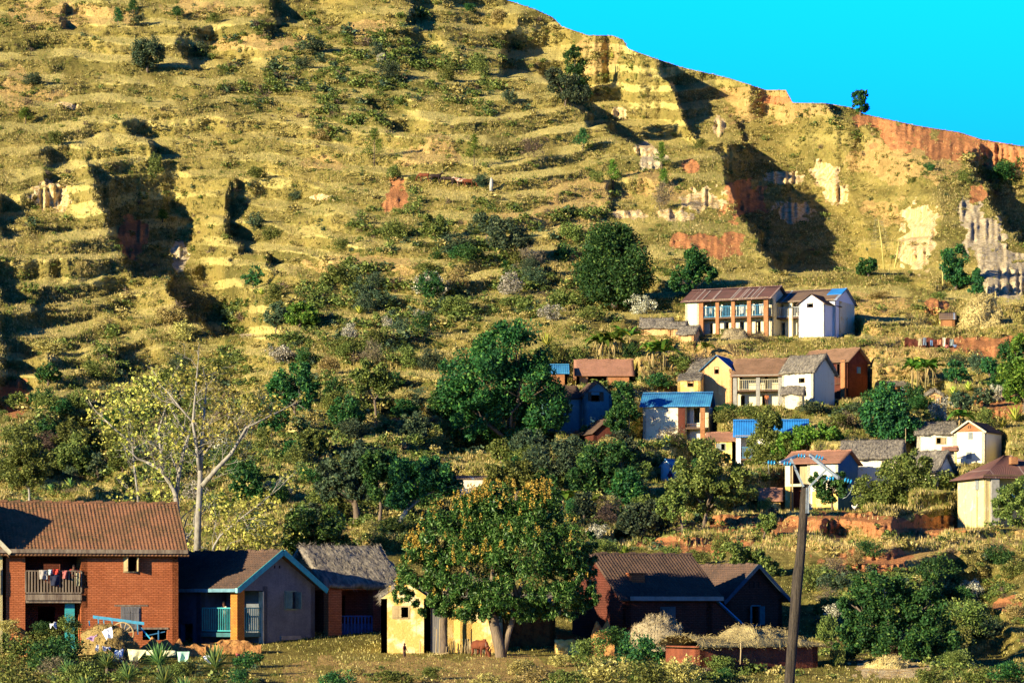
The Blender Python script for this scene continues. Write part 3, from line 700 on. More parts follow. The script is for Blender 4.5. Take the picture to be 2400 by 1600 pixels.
# ------------------------------------------------------------------ the front row of houses
# red brick house with balcony
f = Frame(14, 1500, 150, 16)
r = f.root('brick_house', 'two storey red brick house with mossy tiled roof and wooden balcony, leftmost large house', 'house')
W = f.fx(418); xa = f.fx(59); xb = f.fx(191); ze = f.fz(1288, 0); Dp = 6.6; zr = f.fz(1183, W / 2, Dp / 2)
def WZ(fr_, a, t, b, bo): return fr_.fx(a), fr_.fx(b), fr_.fz(bo, fr_.fx(a)), fr_.fz(t, fr_.fx(a))
w1 = WZ(f, 292, 1299, 320, 1338); w2 = WZ(f, 286, 1424, 326, 1475); w3 = WZ(f, 334, 1474, 392, 1499)
mb = walls(xb, W, 0, Dp, -1.6, ze, [w1, w2, w3], gable=None, zr=None)
mb.add([(W, 0, ze), (W, Dp, ze), (W, Dp / 2, zr)], [(0, 1, 2)])
mb.build('wall', W_RED, r)
mb = walls(-3.4, xb - 0.01, 2.1, Dp, -1.6, ze, [(xa + 0.9, xa + 1.8, 0, 1.75), (xa + 1.2, xa + 2.1, 2.5, 4.0)]); mb.build('veranda_wall', W_DRED, r)
pillar(r, 0, xa, 0, 0.75, -1.6, ze, W_RED, foot=None)
zf = f.fz(1392, xa); zf0 = f.fz(1411, xa)
MB().box(xa + 0.002, xb - 0.002, -0.12, 2.1, zf0 + 0.12, zf).box(xa + 0.02, xb - 0.02, -0.02, 0.16, zf0 - 0.02, zf0 + 0.118).build('balcony_floor', WOOD, r)
railing(r, [(xa, -0.04), (xb, -0.04)], zf + 0.08, f.fz(1337, xa), WOOD, 0.155, bw=0.075)
MB().box(-3.6, W + 0.4, -0.62, -0.52, ze - 0.16, ze + 0.04).build('fascia_board', WOOD, r)
MB().box(xa + 0.01, xb - 0.01, 0.02, 0.2, ze - 0.2, ze - 0.01).build('lintel_beam', WOOD, r)
roof(r, 'x', -3.4, W, 0, Dp, ze + 0.1, zr + 0.1, T_RED, 'tile', 0.5, fine=True, seed=3)
window(r, *w1, 'ajar', WOODP); window(r, *w2, 'shut', m_plain('grey_boards', (0.22, 0.21, 0.19), (0.10, 0.10, 0.10), 8, stretch=(1, 1, .1)))
MB().box(w2[0] - 0.4, w2[1] + 0.45, -0.03, 0.1, w2[3] + 0.09, w2[3] + 0.17).build('lintel', WOOD, r)
MB().box(w3[0] - 0.05, w3[1] + 0.05, -0.04, 0.2, w3[3], w3[3] + 0.1).build('cellar_lintel', WOOD, r)
MB().bar((w3[0] + 0.85, 0.1, w3[2]), (w3[0] + 0.85, 0.1, w3[3]), 0.06).bar((w3[0] + 0.1, 0.14, w3[2] + 0.2), (w3[1] - 0.1, 0.14, w3[3] - 0.12), 0.05).build('cellar_post', BLUEP, r)
MB().bar((xb - 0.55, 0.5, -1), (xb - 0.55, 0.5, zf0), 0.5, 0.08).build('door', TURQ, r)
redf = f; red_zf = zf; red_xa = xa; red_xb = xb
# washing on that balcony
def cloth(name, label, pts, col, cat='laundry', group=None, thick=0.015, seed=0, w=None, folds=0.05, parent=None):
    """hanging or spread cloth from 4 corners (top-left, top-right, bottom-right, bottom-left)"""
    a, b, c, d = [np.array(p, float) for p in pts]; n = 14
    u = np.linspace(0, 1, n)[None, :, None]; v = np.linspace(0, 1, n)[:, None, None]
    g = (a * (1 - u) + b * u) * (1 - v) + (d * (1 - u) + c * u) * v
    nn = np.cross(b - a, d - a); nn = nn / (np.linalg.norm(nn) + 1e-9)
    lw = np.linalg.norm(b - a)
    U = u[..., 0] + 0 * v[..., 0]; Vv = v[..., 0] + 0 * u[..., 0]
    off = folds * np.sin(U * (5 + lw * 5) + 2 * Vv + seed) * (0.3 + Vv) + folds * 0.9 * fbm(U * 4 + seed, Vv * 4, seed, 2)
    g = g + nn * off[..., None]; g[:, :, 2] += (0.10 * lw * fbm(U * 3 + seed, Vv * 0, seed + 4, 2)) * Vv
    top = g.reshape(-1, 3); bot = top - nn * thick
    idx = np.arange(n * n).reshape(n, n); fq = np.stack([idx[:-1, :-1], idx[:-1, 1:], idx[1:, 1:], idx[1:, :-1]], -1).reshape(-1, 4)
    e_ = np.concatenate([idx[0], idx[1:, -1], idx[-1, ::-1][1:], idx[::-1, 0][1:]])
    side = np.stack([e_[:-1], e_[:-1] + n * n, e_[1:] + n * n, e_[1:]], -1)
    o = mesh_np(name, np.concatenate([top, bot]), np.concatenate([fq, fq[:, ::-1] + n * n, side]), m_plain('cloth_' + '_'.join('%d' % (c_ * 100) for c_ in col), col, tuple(x * 0.75 for x in col), 3, 0.9), None, True)
    return tag(o, label, cat, group)
def onf(fr_, px, py, y=0.0):
    x = fr_.fx(px, y); loc = Vector((x, y, fr_.fz(py, x, y)))
    return fr_.O + Matrix.Rotation(fr_.th, 3, 'Z') @ loc
for (a, t, b, bo, col, lab) in [(92, 1335, 112, 1356, (.42, .38, .32), 'pale grey shirt hanging over the brick house balcony rail, leftmost of the washing'),
                                (113, 1334, 124, 1346, (.5, .62, .6), 'small white and teal cloth on the balcony rail beside a red cloth'),
                                (124, 1333, 138, 1345, (.55, .06, .04), 'bright red cloth folded over the middle of the balcony rail'),
                                (118, 1344, 140, 1370, (.03, .035, .06), 'black trousers hanging down over the balcony rails below the red cloth'),
                                (146, 1336, 158, 1354, (.45, .14, .12), 'dull pink cloth hanging on the balcony rail left of the person in red'),
                                (178, 1342, 187, 1372, (.36, .34, .2), 'khaki cloth hanging at the right end of the brick house balcony rail')]:
    cloth('hanging_cloth', lab, [onf(f, a, t, -0.13), onf(f, b, t, -0.13), onf(f, b - 1, bo, -0.16), onf(f, a + 1, bo + 1, -0.16)], col, 'laundry', 'washing on the brick house balcony', seed=a % 7)

# neighbour at the left edge
f = Frame(-260, 1500, 148.2, 16)
r = f.root('cream_house', 'cream walled house cut off by the left edge beside the red brick house', 'house')
W = f.fx(6); ze = f.fz(1292, W); zr = f.fz(1150, W / 2)
walls(0, W, 0, 1.6, -1.6, ze, gable='y', zr=zr).build('wall', W_YEL, r)
roof(r, 'y', 0, W, 0, 1.5, ze + 0.1, zr + 0.1, T_RED, 'tile', 0.35, seed=4)
MB().bar((W + 0.36, -0.42, ze - 0.1), (W / 2, -0.42, zr + 0.1), 0.06, 0.22).build('bargeboard', CREAMP, r)
window(r, f.fx(-12), f.fx(2), f.fz(1391, W), f.fz(1335, W), 'shut', WOODP)

# grey gabled house with turquoise bargeboards
f = Frame(556, 1537, 153, 50)
r = f.root('grey_gable_house', 'grey rendered house with turquoise bargeboards, tiled roof and an orange corner pillar', 'house')
W = f.fx(738); X1 = f.fx(617); ze = f.fz(1372, 0); zr = f.fz(1296, W / 2); Dp = 8.2
s1 = f.fy(470, 0)
w1 = WZ(f, 668, 1386, 692, 1426); w2 = WZ(f, 665, 1504, 692, 1537); w2 = (w2[0], w2[1], 0.02, w2[3])
mb = walls(X1, W, 0, Dp, -1.2, ze, [w1, w2])
mb.build('wall', W_GREY, r)
xm = W / 2
mb = MB(); mb.add([(0, 0, ze), (W, 0, ze), (xm, 0, zr)], [(0, 1, 2)]); mb.add([(0, 0.2, ze), (W, 0.2, ze), (xm, 0.2, zr)], [(2, 1, 0)]); mb.box(0.02, X1 - 0.02, 0.001, 0.2, ze - 0.25, ze - 0.001)
gw = mb.build('gable_wall', W_GREY, r)
for vx in (W * .47 - .02, W * .53): MB().box(vx, vx + 0.09, -0.015, 0.05, ze + 0.95, ze + 1.1).build('vent', DARKIN, gw)
walls(0, X1 - 0.01, s1, Dp, -1.2, ze, [], [(s1 + 0.6, s1 + 1.5, 0.0, 1.7)]).build('blue_wall', m_plain('dark_blue_wash', (0.06, 0.10, 0.15), (0.05, 0.07, 0.10)), r)
MB().box(X1 - 0.06, X1 + 0.02, -0.03, 0.28, 0, ze - 0.3).build('corner_strip', CREAMP, r)
PILO = m_wall('orange_roughcast', (0.66, 0.25, 0.05), (0.55, 0.2, 0.05), brick=0.2, mold=0.1)
pillar(r, 0, f.fx(573), 0, 0.5, -1.2, ze, PILO, foot=0.5)
zf = f.fz(1482, 0)
MB().box(0.02, X1 - 0.07, 0.1, s1, zf - 0.22, zf).build('balcony_floor', TURQD, r)
railing(r, [(f.fx(573), 0.16), (X1 - 0.07, 0.16)], zf + 0.1, f.fz(1424, 0), TURQ, 0.14)
railing(r, [(0.12, 0.5), (0.12, s1)], zf + 0.1, f.fz(1424, 0), TURQ, 0.14)
roof(r, 'y', 0, W, 0, Dp, ze + 0.1, zr + 0.1, T_DRK, 'tile', 0.42, front_over=0.5, fine=True, seed=7)
pit = (zr - ze) / (W / 2)
mb = MB()
for sx in (-1, 1):
    xe = xm + sx * (W / 2 + 0.44); mb.bar((xe, -0.53, ze - pit * 0.44 + 0.0), (xm + sx * 0.01, -0.53, zr + 0.06), 0.05, 0.3)
    mb.bar((xm + sx * (W / 2 - 0.1), -0.46, ze - 0.02), (xm + sx * (W / 2 + 0.44), -0.46, ze - pit * 0.44 + 0.02), 0.1, 0.12)
mb.build('bargeboard', TURQ, r)
MB().box(-0.5, -0.45, -0.5, Dp + 0.4, ze - pit * 0.42 - 0.08, ze - pit * 0.42 + 0.1).build('eaves_board', m_plain('pale_blue_paint', (0.16, 0.32, 0.36), (0.1, 0.2, 0.24), 4), r)
MB().box(-0.56, -0.40, -0.58, -0.42, ze - pit * 0.42 - 0.12, ze - pit * 0.42 + 0.12).build('eaves_block', m_plain('pale_turquoise', (0.3, 0.62, 0.55), (0.2, 0.5, 0.45)), r)
GRN_ = m_plain('grey_green_paint', (0.22, 0.30, 0.22), (0.15, 0.2, 0.15), 4)
window(r, *w1, 'ajar', GRN_); window(r, *w2, 'shut', TURQ)
MB().box(w2[0] - 0.28, w2[1] + 0.35, -0.09, 0.1, w2[3] + 0.12, w2[3] + 0.34).build('lintel', GREYP, r)
greyf = f; grey_zf = zf

# thatched brick house with blue balcony
f = Frame(770, 1540, 158, 30)
r = f.root('thatched_brick_house', 'dark brick house with sagging grey thatch roof and blue balcony, right of the grey gable', 'house')
W = f.fx(938); ze = f.fz(1372, 0); Dp = 6.0; zr = f.fz(1290, W / 2, Dp / 2)
xa = f.fx(801); xb = f.fx(875)
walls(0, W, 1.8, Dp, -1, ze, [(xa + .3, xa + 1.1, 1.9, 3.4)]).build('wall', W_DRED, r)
pillar(r, 0, xa, 0, 0.6, -1, ze, W_RED); pillar(r, xb, f.fx(893), 0, 0.6, -1, ze, W_DRED)
mb = MB(); mb.add([(0, 0, ze), (0, Dp, ze), (0, Dp / 2, zr)], [(2, 1, 0)]); mb.add([(0.2, 0, ze), (0.2, Dp, ze), (0.2, Dp / 2, zr)], [(0, 1, 2)]); mb.add([(W, 0, ze), (W, Dp, ze), (W, Dp / 2, zr)], [(0, 1, 2)])
mb.box(0.0, W, 0.0, 0.2, ze - 0.22, ze - 0.001).build('gable_wall', W_RED, r)
zf = f.fz(1508, 0)
MB().box(xa + 0.01, xb - 0.01, 0.05, 1.8, zf - 0.15, zf).build('balcony_floor', WOOD, r)
DBLU = m_plain('deep_blue_paint', (0.03, 0.08, 0.24), (0.02, 0.05, 0.14), 4)
railing(r, [(xa, 0.12), (xb, 0.12)], zf + 0.1, f.fz(1443, 0), DBLU, 0.2, bw=0.08)
MB().box(xa + 0.02, xb - 0.02, 0.2, 0.24, zf, zf + 1.1).build('balcony_panel', DBLU, r)
roof(r, 'x', 0, W, 0, Dp, ze + 0.27, zr + 0.27, THATCH, 'thatch', 0.35, seed=9)

# mustard mud house
f = Frame(893, 1545, 150, 0)
r = f.root('mustard_mud_house', 'sunlit mustard and cream limewashed mud house under the large mango tree', 'house')
W = f.fx(1008); ze = f.fz(1402, 0); zr = f.fz(1362, W / 2); Dp = 5
w1 = WZ(f, 922, 1422, 957, 1446)
walls(0, W, 0, Dp, -1, ze, [w1], gable='y', zr=zr).build('wall', W_MUST, r)
roof(r, 'y', 0, W, 0, Dp, ze + 0.2, zr + 0.2, THATCH, 'thatch', 0.12, front_over=-0.35, seed=12)
window(r, *w1, 'half', WOODP)
mb = MB()
for i in range(5): mb.box(W + 0.02 + i * 0.11, W + 0.12 + i * 0.11, 0.1, 0.14, -0.5, ze - 0.3 - 0.1 * (i % 2))
mb.build('plank_screen', m_plain('grey_planks', (0.20, 0.19, 0.17), (0.12, 0.11, 0.1), 5, stretch=(1, 1, .1)), r)

f = Frame(1049, 1546, 150.3, -4)
r = f.root('ochre_mud_house', 'ochre mud walled house standing right behind the mango trunk', 'house')
W = f.fx(1168); ze = f.fz(1405, 0); Dp = 5; zr = f.fz(1365, W / 2, 2.5)
xk = f.fx(1093)
walls(0, xk, 0, Dp, -1, ze).build('wall', W_OCH, r)
walls(xk + 0.01, W, -0.25, Dp, -1, ze, gable=None).build('side_wall', W_MUST, r)
roof(r, 'x', 0, W, 0, Dp, ze + 0.27, zr + 0.27, THATCH, 'thatch', 0.3, seed=14)
f = Frame(1168, 1546, 153, 4)
r = f.root('brown_mud_shed', 'rough dark brown mud walled shed in shade behind the mango trunk', 'shed')
W = f.fx(1302); ze = f.fz(1440, 0)
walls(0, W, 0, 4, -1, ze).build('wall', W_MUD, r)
roof(r, 'mono', 0, W, 0, 4, ze + 0.27, ze + 1.2, THATCH, 'thatch', 0.3, seed=15)
MUDO = m_wall('crumbling_earth', (0.50, 0.27, 0.09), (0.36, 0.17, 0.06), (0.3, 0.14, 0.05), pscale=2.6, plo=0.45, phi=0.55, mold=0.6, bmp=0.12)
# low lit remnant of wall, eroded top
def ragged_wall(name, label, px0, px1, pyb, top, Y, th, mat, thick=0.45, cat='wall', seed=1, group=None, amp=0.12):
    f = Frame(px0, pyb, Y, th); W = f.fx(px1); n = max(8, int(W / 0.07)); xs = np.linspace(0, W, n)
    tp = np.array([f.fz(np.interp(px0 + (px1 - px0) * x / W, [t[0] for t in top], [t[1] for t in top]), x) for x in xs]) + amp * fbm(xs * 2.5 + seed, xs * 0, seed, 3)
    V = []; m = 20
    for j in range(m):                     # front face rows
        t_ = j / (m - 1)
        for i in range(n):
            z = -1.0 + (tp[i] + 1.0) * t_
            V.append((xs[i], 0.22 * float(fbm(xs[i] * 2.5 + seed, z * 3, seed, 4)) + 0.16 * t_ ** 3, z))
    for (y, dz) in ((thick * 0.5, 0.05), (thick, -0.06)):
        for i in range(n): V.append((xs[i], y, tp[i] + dz))
    for i in range(n): V.append((xs[i], thick, -1.0))
    K = m + 3; F_ = []
    for j in range(K - 1):
        for i in range(n - 1): F_.append((j * n + i, j * n + i + 1, (j + 1) * n + i + 1, (j + 1) * n + i))
    F_.append(tuple(j * n for j in range(K - 1, -1, -1))); F_.append(tuple(j * n + n - 1 for j in range(K)))
    o = mesh_np(name, V, F_, mat, None, True); o.location = f.O; o.rotation_euler = (0, 0, f.th)
    return tag(o, label, cat, group)
ragged_wall('mud_wall', 'low broken ochre mud wall lit by the sun right of the mango tree', 1300, 1364, 1556, [(1300, 1502), (1315, 1498), (1345, 1500), (1356, 1508), (1364, 1530)], 149, 0, W_OCH, 0.5, seed=3)
ragged_wall('mud_wall', 'crumbling orange mud wall in front of the red brick house', 328, 482, 1534, [(328, 1512), (345, 1505), (355, 1495), (368, 1512), (390, 1498), (405, 1512), (420, 1500), (432, 1514), (450, 1508), (465, 1518), (482, 1516)], 146, 4, MUDO, 0.5, seed=5, amp=0.3)
ragged_wall('mud_wall', 'short stub of orange mud wall below the brick house corner pillar', 30, 70, 1500, [(30, 1485), (42, 1472), (58, 1480), (70, 1492)], 146, 0, MUDO, 0.4, seed=8)
ragged_wall('mud_wall', 'low orange earth bank wall in front of the orange pillar', 470, 612, 1530, [(470, 1512), (520, 1502), (560, 1504), (612, 1512)], 149, 4, MUDO, 0.6, seed=11, amp=0.2)
ragged_wall('mud_wall', 'eroded ochre wall stubs between bushes left of the straw mound', 1388, 1440, 1520, [(1388, 1490), (1400, 1460), (1412, 1478), (1425, 1455), (1440, 1492)], 147, 6, MUDO, 0.4, seed=14, amp=0.25)

# dark brick house with long tiled roof
f = Frame(1466, 1510, 153, 24)
r = f.root('long_roof_brick_house', 'shaded dark brick house with long dark tiled roof and chimney, right of the mango tree', 'house')
W = f.fx(1668); Dp = 6.6; ze = f.fz(1396, 0); zr = f.fz(1304, W / 2, Dp / 2)
w1 = WZ(f, 1550, 1424, 1580, 1456)
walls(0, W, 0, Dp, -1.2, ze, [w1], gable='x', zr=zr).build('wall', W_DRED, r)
window(r, *w1, 'shut', m_plain('dull_grey_boards', (0.14, 0.15, 0.14), (0.09, 0.1, 0.1), 6, stretch=(1, 1, .1)))
rf = roof(r, 'x', 0, W, 0, Dp, ze + 0.1, zr + 0.1, T_DRK, 'tile', 0.5, fine=True, seed=17)
cx = f.fx(1476, 1.2); cz = f.fz(1345, cx, 1.2)
MB().box(cx, cx + 0.75, 0.9, 1.5, cz - 1.2, cz).box(cx - 0.05, cx + 0.8, 0.85, 1.55, cz, cz + 0.08).build('chimney', W_RED, rf)
MB().box(0, W + 0.4, -0.62, -0.54, ze - 0.24, ze - 0.02).build('fascia_board', GREYP, r)
W2 = f.fx(1738); z2 = f.fz(1466, W2)
mb = MB(); mb.add([(W + 0.01, 0.1, -1.2), (W2, 0.1, -1.2), (W2, 0.1, z2), (W + 0.01, 0.1, ze - 0.1), (W + 0.01, 3, -1.2), (W2, 3, -1.2), (W2, 3, z2), (W + 0.01, 3, ze - 0.1)], [(0, 1, 2, 3), (5, 4, 7, 6), (1, 5, 6, 2), (3, 2, 6, 7)])
mb.build('lean_to_wall', W_DRED, r)
MB().bar((W + 0.05, 0.0, ze - 0.02), (W2 + 0.15, 0.0, z2 + 0.0), 0.3, 0.07).build('lean_to_roof_edge', BLUEM, r)

# brick house with gable and blue shutters
f = Frame(1700, 1495, 160, 38)
r = f.root('gabled_brick_house', 'shaded brick house with steep gable and blue shutters, left of the power pole', 'house')
W = f.fx(1833); ze = f.fz(1398, 0); zr = f.fz(1328, W / 2); Dp = 7
w1 = WZ(f, 1762, 1420, 1780, 1463)
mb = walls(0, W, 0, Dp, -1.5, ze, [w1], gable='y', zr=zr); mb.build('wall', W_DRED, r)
window(r, *w1, 'open2', TURQD)
for vx in (.42, .5, .58): MB().box(W * vx - .035, W * vx + .035, -0.03, .05, ze + .5, ze + .85).build('vent', DARKIN, r)
MB().box(0.02, W - 0.02, -0.04, 0.05, ze - 0.08, ze + 0.03).build('dentil_course', W_DRED, r)
roof(r, 'y', 0, W, 0, Dp, ze + 0.1, zr + 0.1, T_DRK, 'tile', 0.45, front_over=0.4, fine=True, seed=19)
pit = (zr - ze) / (W / 2); mb = MB()
for sx in (-1, 1): mb.bar((W / 2 + sx * (W / 2 + 0.46), -0.43, ze - pit * 0.46), (W / 2 + sx * 0.01, -0.43, zr + 0.06), 0.05, 0.2)
mb.build('bargeboard', m_plain('dull_blue_paint', (0.06, 0.10, 0.13), (0.04, 0.07, 0.09)), r)

# low earth-walled shed with ragged straw top at the lower right
f = Frame(1640, 1640, 134, 34)
r = f.root('straw_topped_shed', 'low dark red mud shed with ragged pale straw top behind the power pole', 'shed')
W = f.fx(1917); ze = f.fz(1512, W / 2)
walls(0, W, 0, 2.6, -0.6, ze).build('wall', m_wall('dark_red_mud', (0.22, 0.07, 0.035), (0.15, 0.05, 0.03), pscale=1.4, mold=0.5, bmp=0.07), r)
n = 70; m_ = 12; xs = np.linspace(-0.3, W + 0.2, n); V = []; 
tp = np.interp(xs / W, [0, .1, .25, .35, .47, .6, .72, .86, 1], [0.55, .38, .32, .42, 1.0, .95, .72, .6, .15])
for j in range(m_):
    t_ = j / (m_ - 1); a = math.pi * t_
    for i in range(n):
        V.append((xs[i], -0.35 + 3.2 * t_, ze + 0.02 + tp[i] * math.sin(a) ** 0.7 * (0.9 + 0.35 * float(fbm(xs[i] * 2, t_ * 4, 5, 3))) - (0.12 * abs(float(vnoise(xs[i] * 5, 1.0, 3))) if j == 0 else 0)))
V += [(x, 2.85, ze - 0.05) for x in xs] + [(x, -0.3, ze - 0.08) for x in xs]
F_ = [(j * n + i, j * n + i + 1, (j + 1) * n + i + 1, (j + 1) * n + i) for j in range(m_ + 1) for i in range(n - 1)] + [((m_ + 1) * n + i, (m_ + 1) * n + i + 1, i + 1, i) for i in range(n - 1)]
sr = mesh_np('straw_roof', V, F_, THATCHY, r, True)
rq = np.random.default_rng(4); Vn = np.array(V[:n * m_]); cq = Vn[rq.integers(0, len(Vn), 2400)] + rq.normal(size=(2400, 3)) * 0.06
dq = rq.normal(size=(2400, 3)) * 0.7; dq[:, 1] -= 0.8; dq[:, 2] -= 0.25; dq /= np.linalg.norm(dq, axis=1)[:, None]; sq = np.cross(dq, rq.normal(size=(2400, 3))); sq /= np.linalg.norm(sq, axis=1)[:, None]; lq = rq.uniform(.12, .4, 2400)[:, None]
o_ = mesh_np('loose_straw', np.stack([cq - dq * lq / 2, cq + sq * .012, cq + dq * lq / 2, cq - sq * .012], 1).reshape(-1, 3), np.arange(2400 * 4).reshape(-1, 4), THATCHY, sr); o_['kind'] = 'stuff'

# power pole near the camera
Yp = 75.0
def pp(x, y, dy=0.0): return P(x, y, Yp + dy)
base = pp(1838, 1690); r = empty('power_pole', base); tag(r, 'tall weathered wooden power pole with forked steel arms and blue glass insulators', 'power pole')
def rel(pts): return [Vector(p) - base for p in pts]
POLEW = m_plain('old_pole_wood', (0.105, 0.085, 0.06), (0.035, 0.03, 0.025), 7, bmp=0.05, stretch=(3, 3, 0.25))
ctr = [(1838, 1730), (1846, 1640), (1850, 1600), (1856, 1520), (1862, 1450), (1866, 1395), (1870, 1350), (1874, 1320), (1878, 1280), (1882, 1220), (1885, 1170), (1887.5, 1134)]
MB().tube(rel([pp(*c_) for c_ in ctr]), [x / 2 / FL * Yp for x in (26, 25, 24.5, 24.5, 25, 25.5, 26, 23.5, 22, 21, 20, 18)], 14).build('pole', POLEW, r, True)
STEEL = m_plain('galvanised_steel', (0.42, 0.46, 0.42), (0.3, 0.35, 0.33), 6, 0.45, 0.5, metal=0.5)
MB().bar(*rel([pp(1883, 1140, -.12), pp(1853, 1074, -.12)]), 0.055, 0.06).bar(*rel([pp(1893.5, 1202, -.14), pp(1895, 1142, -.14)]), 0.05, 0.05).bar(*rel([pp(1895, 1142, -.14), pp(1936, 1101, -.14)]), 0.05, 0.05).bar(*rel([pp(1889, 1202, -.16), pp(1890, 1142, -.16)]), 0.02, 0.05).build('fork_brace', STEEL, r)
MB().bar(*rel([pp(1828, 1084, -.45), pp(1866, 1068.5, .45)]), 0.055, 0.07).build('cross_arm', STEEL, r)
MB().bar(*rel([pp(1898, 1066, .7), pp(1966, 1120, -.7)]), 0.06, 0.08).build('cross_arm', STEEL, r)
GL, ntg, bg_ = nodes_mat('blue_insulator_glass', 0.08, 0.8); bg_.inputs['Base Color'].default_value = (0.03, 0.34, 0.62, 1); bg_.inputs['Transmission Weight'].default_value = 0.25; bg_.inputs['Coat Weight'].default_value = 0.5
DSTEEL = m_plain('dark_fitting', (0.1, 0.1, 0.1), (0.05, 0.05, 0.05), rough=0.5)
for (cx, cy, ax, ay, dy) in [(1808.5, 1084, 1, 0.05, -.45), (1846, 1086, 1, 0.12, -.5), (1879, 1068, 1, .1, .45), (1921, 1071.5, 1, .35, .4), (1946, 1120.5, 1, .05, -.5), (1988, 1126, 1, .3, -.7)]:
    c0 = pp(cx, cy, dy) - base; d = Vector((ax, 0, -ay)).normalized()
    pts = []; rd = []
    for q_ in range(3):
        o_ = (q_ - 1) * 0.075
        for (t_, rr) in ((-.034, .012), (-.028, .03), (-.012, .058), (.006, .062), (.012, .05), (.016, .02), (.03, .016)): pts.append(c0 + d * (o_ + t_)); rd.append(rr)
    ins = MB().tube(pts, rd, 16).build('insulator', GL, r, True)
    for sg in (-1, 1): MB().tube([c0 + d * 0.108 * sg, c0 + d * 0.2 * sg], 0.012, 6).build('fitting', DSTEEL, ins)
for pts in ([(1800, 1085), (1801, 1095), (1803, 1110)], [(1998, 1130), (1997, 1142), (1992, 1155), (1984, 1164), (1975, 1168)], [(1938, 1122), (1932, 1128), (1929, 1134)]):
    MB().tube(rel([pp(a, b, -.5) for a, b in pts]), 0.006, 5).build('jumper_wire', STEEL, r, True)
# ------------------------------------------------------------------ the village on the slope
SH = simple_house
DW = m_plain('brown_wood', (0.16, 0.10, 0.06), (0.09, 0.06, 0.04), 5)
GW = m_plain('grey_shutter', (0.30, 0.33, 0.30), (0.2, 0.23, 0.21), 4)
def veranda_house(name, label, px0, px1, pyb, pye, pyr, Y, th, depth, rec, pillars, floor, rail, wall, back, pmat, roofmat, style, rmat, seed=1, over=0.4, doors=(), solid_left=None, end_mat=None, cat='house', arch_mat=None):
    """house whose front is a recessed two storey gallery between pillars; rows and columns come from the photo"""
    f = Frame(px0, pyb, Y, th); r = f.root(name, label, cat)
    W = f.fx(px1); ze = f.fz(pye); zr = max(f.fz(pyr, W / 2, depth / 2), ze + 0.4)
    a = f.fx(rec[0]); b = f.fx(rec[1]); bd = min(1.5, depth * 0.3)
    if a > 0.15: walls(0, a - 0.005, 0, bd - 0.01, -1, ze).build('end_wall', end_mat or wall, r)
    if b < W - 0.15: walls(b + 0.005, W, 0, bd - 0.01, -1, ze).build('end_wall', wall, r)
    holes = []
    zf = f.fz(floor, 0)
    for (da, db, up) in doors:
        xa_, xb_ = f.fx(da, bd), f.fx(db, bd)
        holes.append((xa_, xb_, zf + 0.02, zf + 1.75) if up else (xa_, xb_, 0.0, zf - 0.5))
    mb = walls(0, W, bd, depth, -1, ze, holes); mb.build('wall', back, r)
    mb = MB()
    for xx, ff in ((0.0, (2, 1, 0)), (W, (0, 1, 2))): mb.add([(xx, 0.0, ze), (xx, depth, ze), (xx, depth / 2, zr)], [ff])
    mb.build('gable_wall', wall, r)
    for (pa, pb) in pillars: pillar(r, f.fx(pa), f.fx(pb), -0.04, 0.36, -1, ze, pmat)
    MB().box(a + 0.01, b - 0.01, -0.02, bd - 0.001, zf - 0.18, zf).build('gallery_floor', DW, r)
    xs_ = sorted(set([a] + [f.fx(p) for pr in pillars for p in pr if a < f.fx(p) < b + 0.1] + [b]))
    for i in range(len(xs_) - 1):
        if xs_[i + 1] - xs_[i] > 0.8:
            railing(r, [(xs_[i], 0.1), (xs_[i + 1], 0.1)], zf + 0.08, f.fz(rail, 0), rmat[i % len(rmat)], 0.2, bw=0.045)
    MB().box(-0.1, W + 0.1, -0.2, -0.08, ze - 0.1, ze + 0.05).build('eaves_beam', pmat if pmat is GREYP else WOOD, r)
    up = {'tile': 0.07, 'thatch': 0.26, 'metal': 0.045}[style] + 0.01
    roof(r, 'x', 0, W, 0, depth, ze + up, zr + up, roofmat, style, over, seed=seed)
    return f, r, W, ze, zr
# long house with brick pillars
LB = m_plain('light_blue_paint', (0.10, 0.33, 0.48), (0.07, 0.22, 0.34), 4)
PALE = m_plain('pale_paint', (0.5, 0.52, 0.48), (0.36, 0.38, 0.36), 4)
f, r, W, ze, zr = veranda_house('gallery_house', 'long two storey house with rusty roof, orange brick pillars and blue balcony rails', 1606, 1801, 787, 706, 676, 356, -25, 7.0,
    (1639, 1800), [(1638, 1648), (1677, 1685), (1714, 1722), (1751, 1760), (1790, 1800)], 747, 722, W_CRM, W_CRM, W_ORB, RUST, 'metal', [PALE, LB, PALE, LB], 21, 0.5,
    doors=[(1650, 1657, 1), (1668, 1673, 1), (1690, 1697, 1), (1706, 1711, 1), (1726, 1732, 1), (1744, 1748, 1), (1764, 1770, 1), (1781, 1786, 1), (1664, 1670, 0), (1700, 1708, 0), (1735, 1742, 0), (1772, 1783, 0)])
mb = MB()
PATCH = m_plain('pale_sheet', (0.36, 0.31, 0.27), (0.26, 0.2, 0.17), 3, 0.5)
pit = (zr - ze) / 3.5
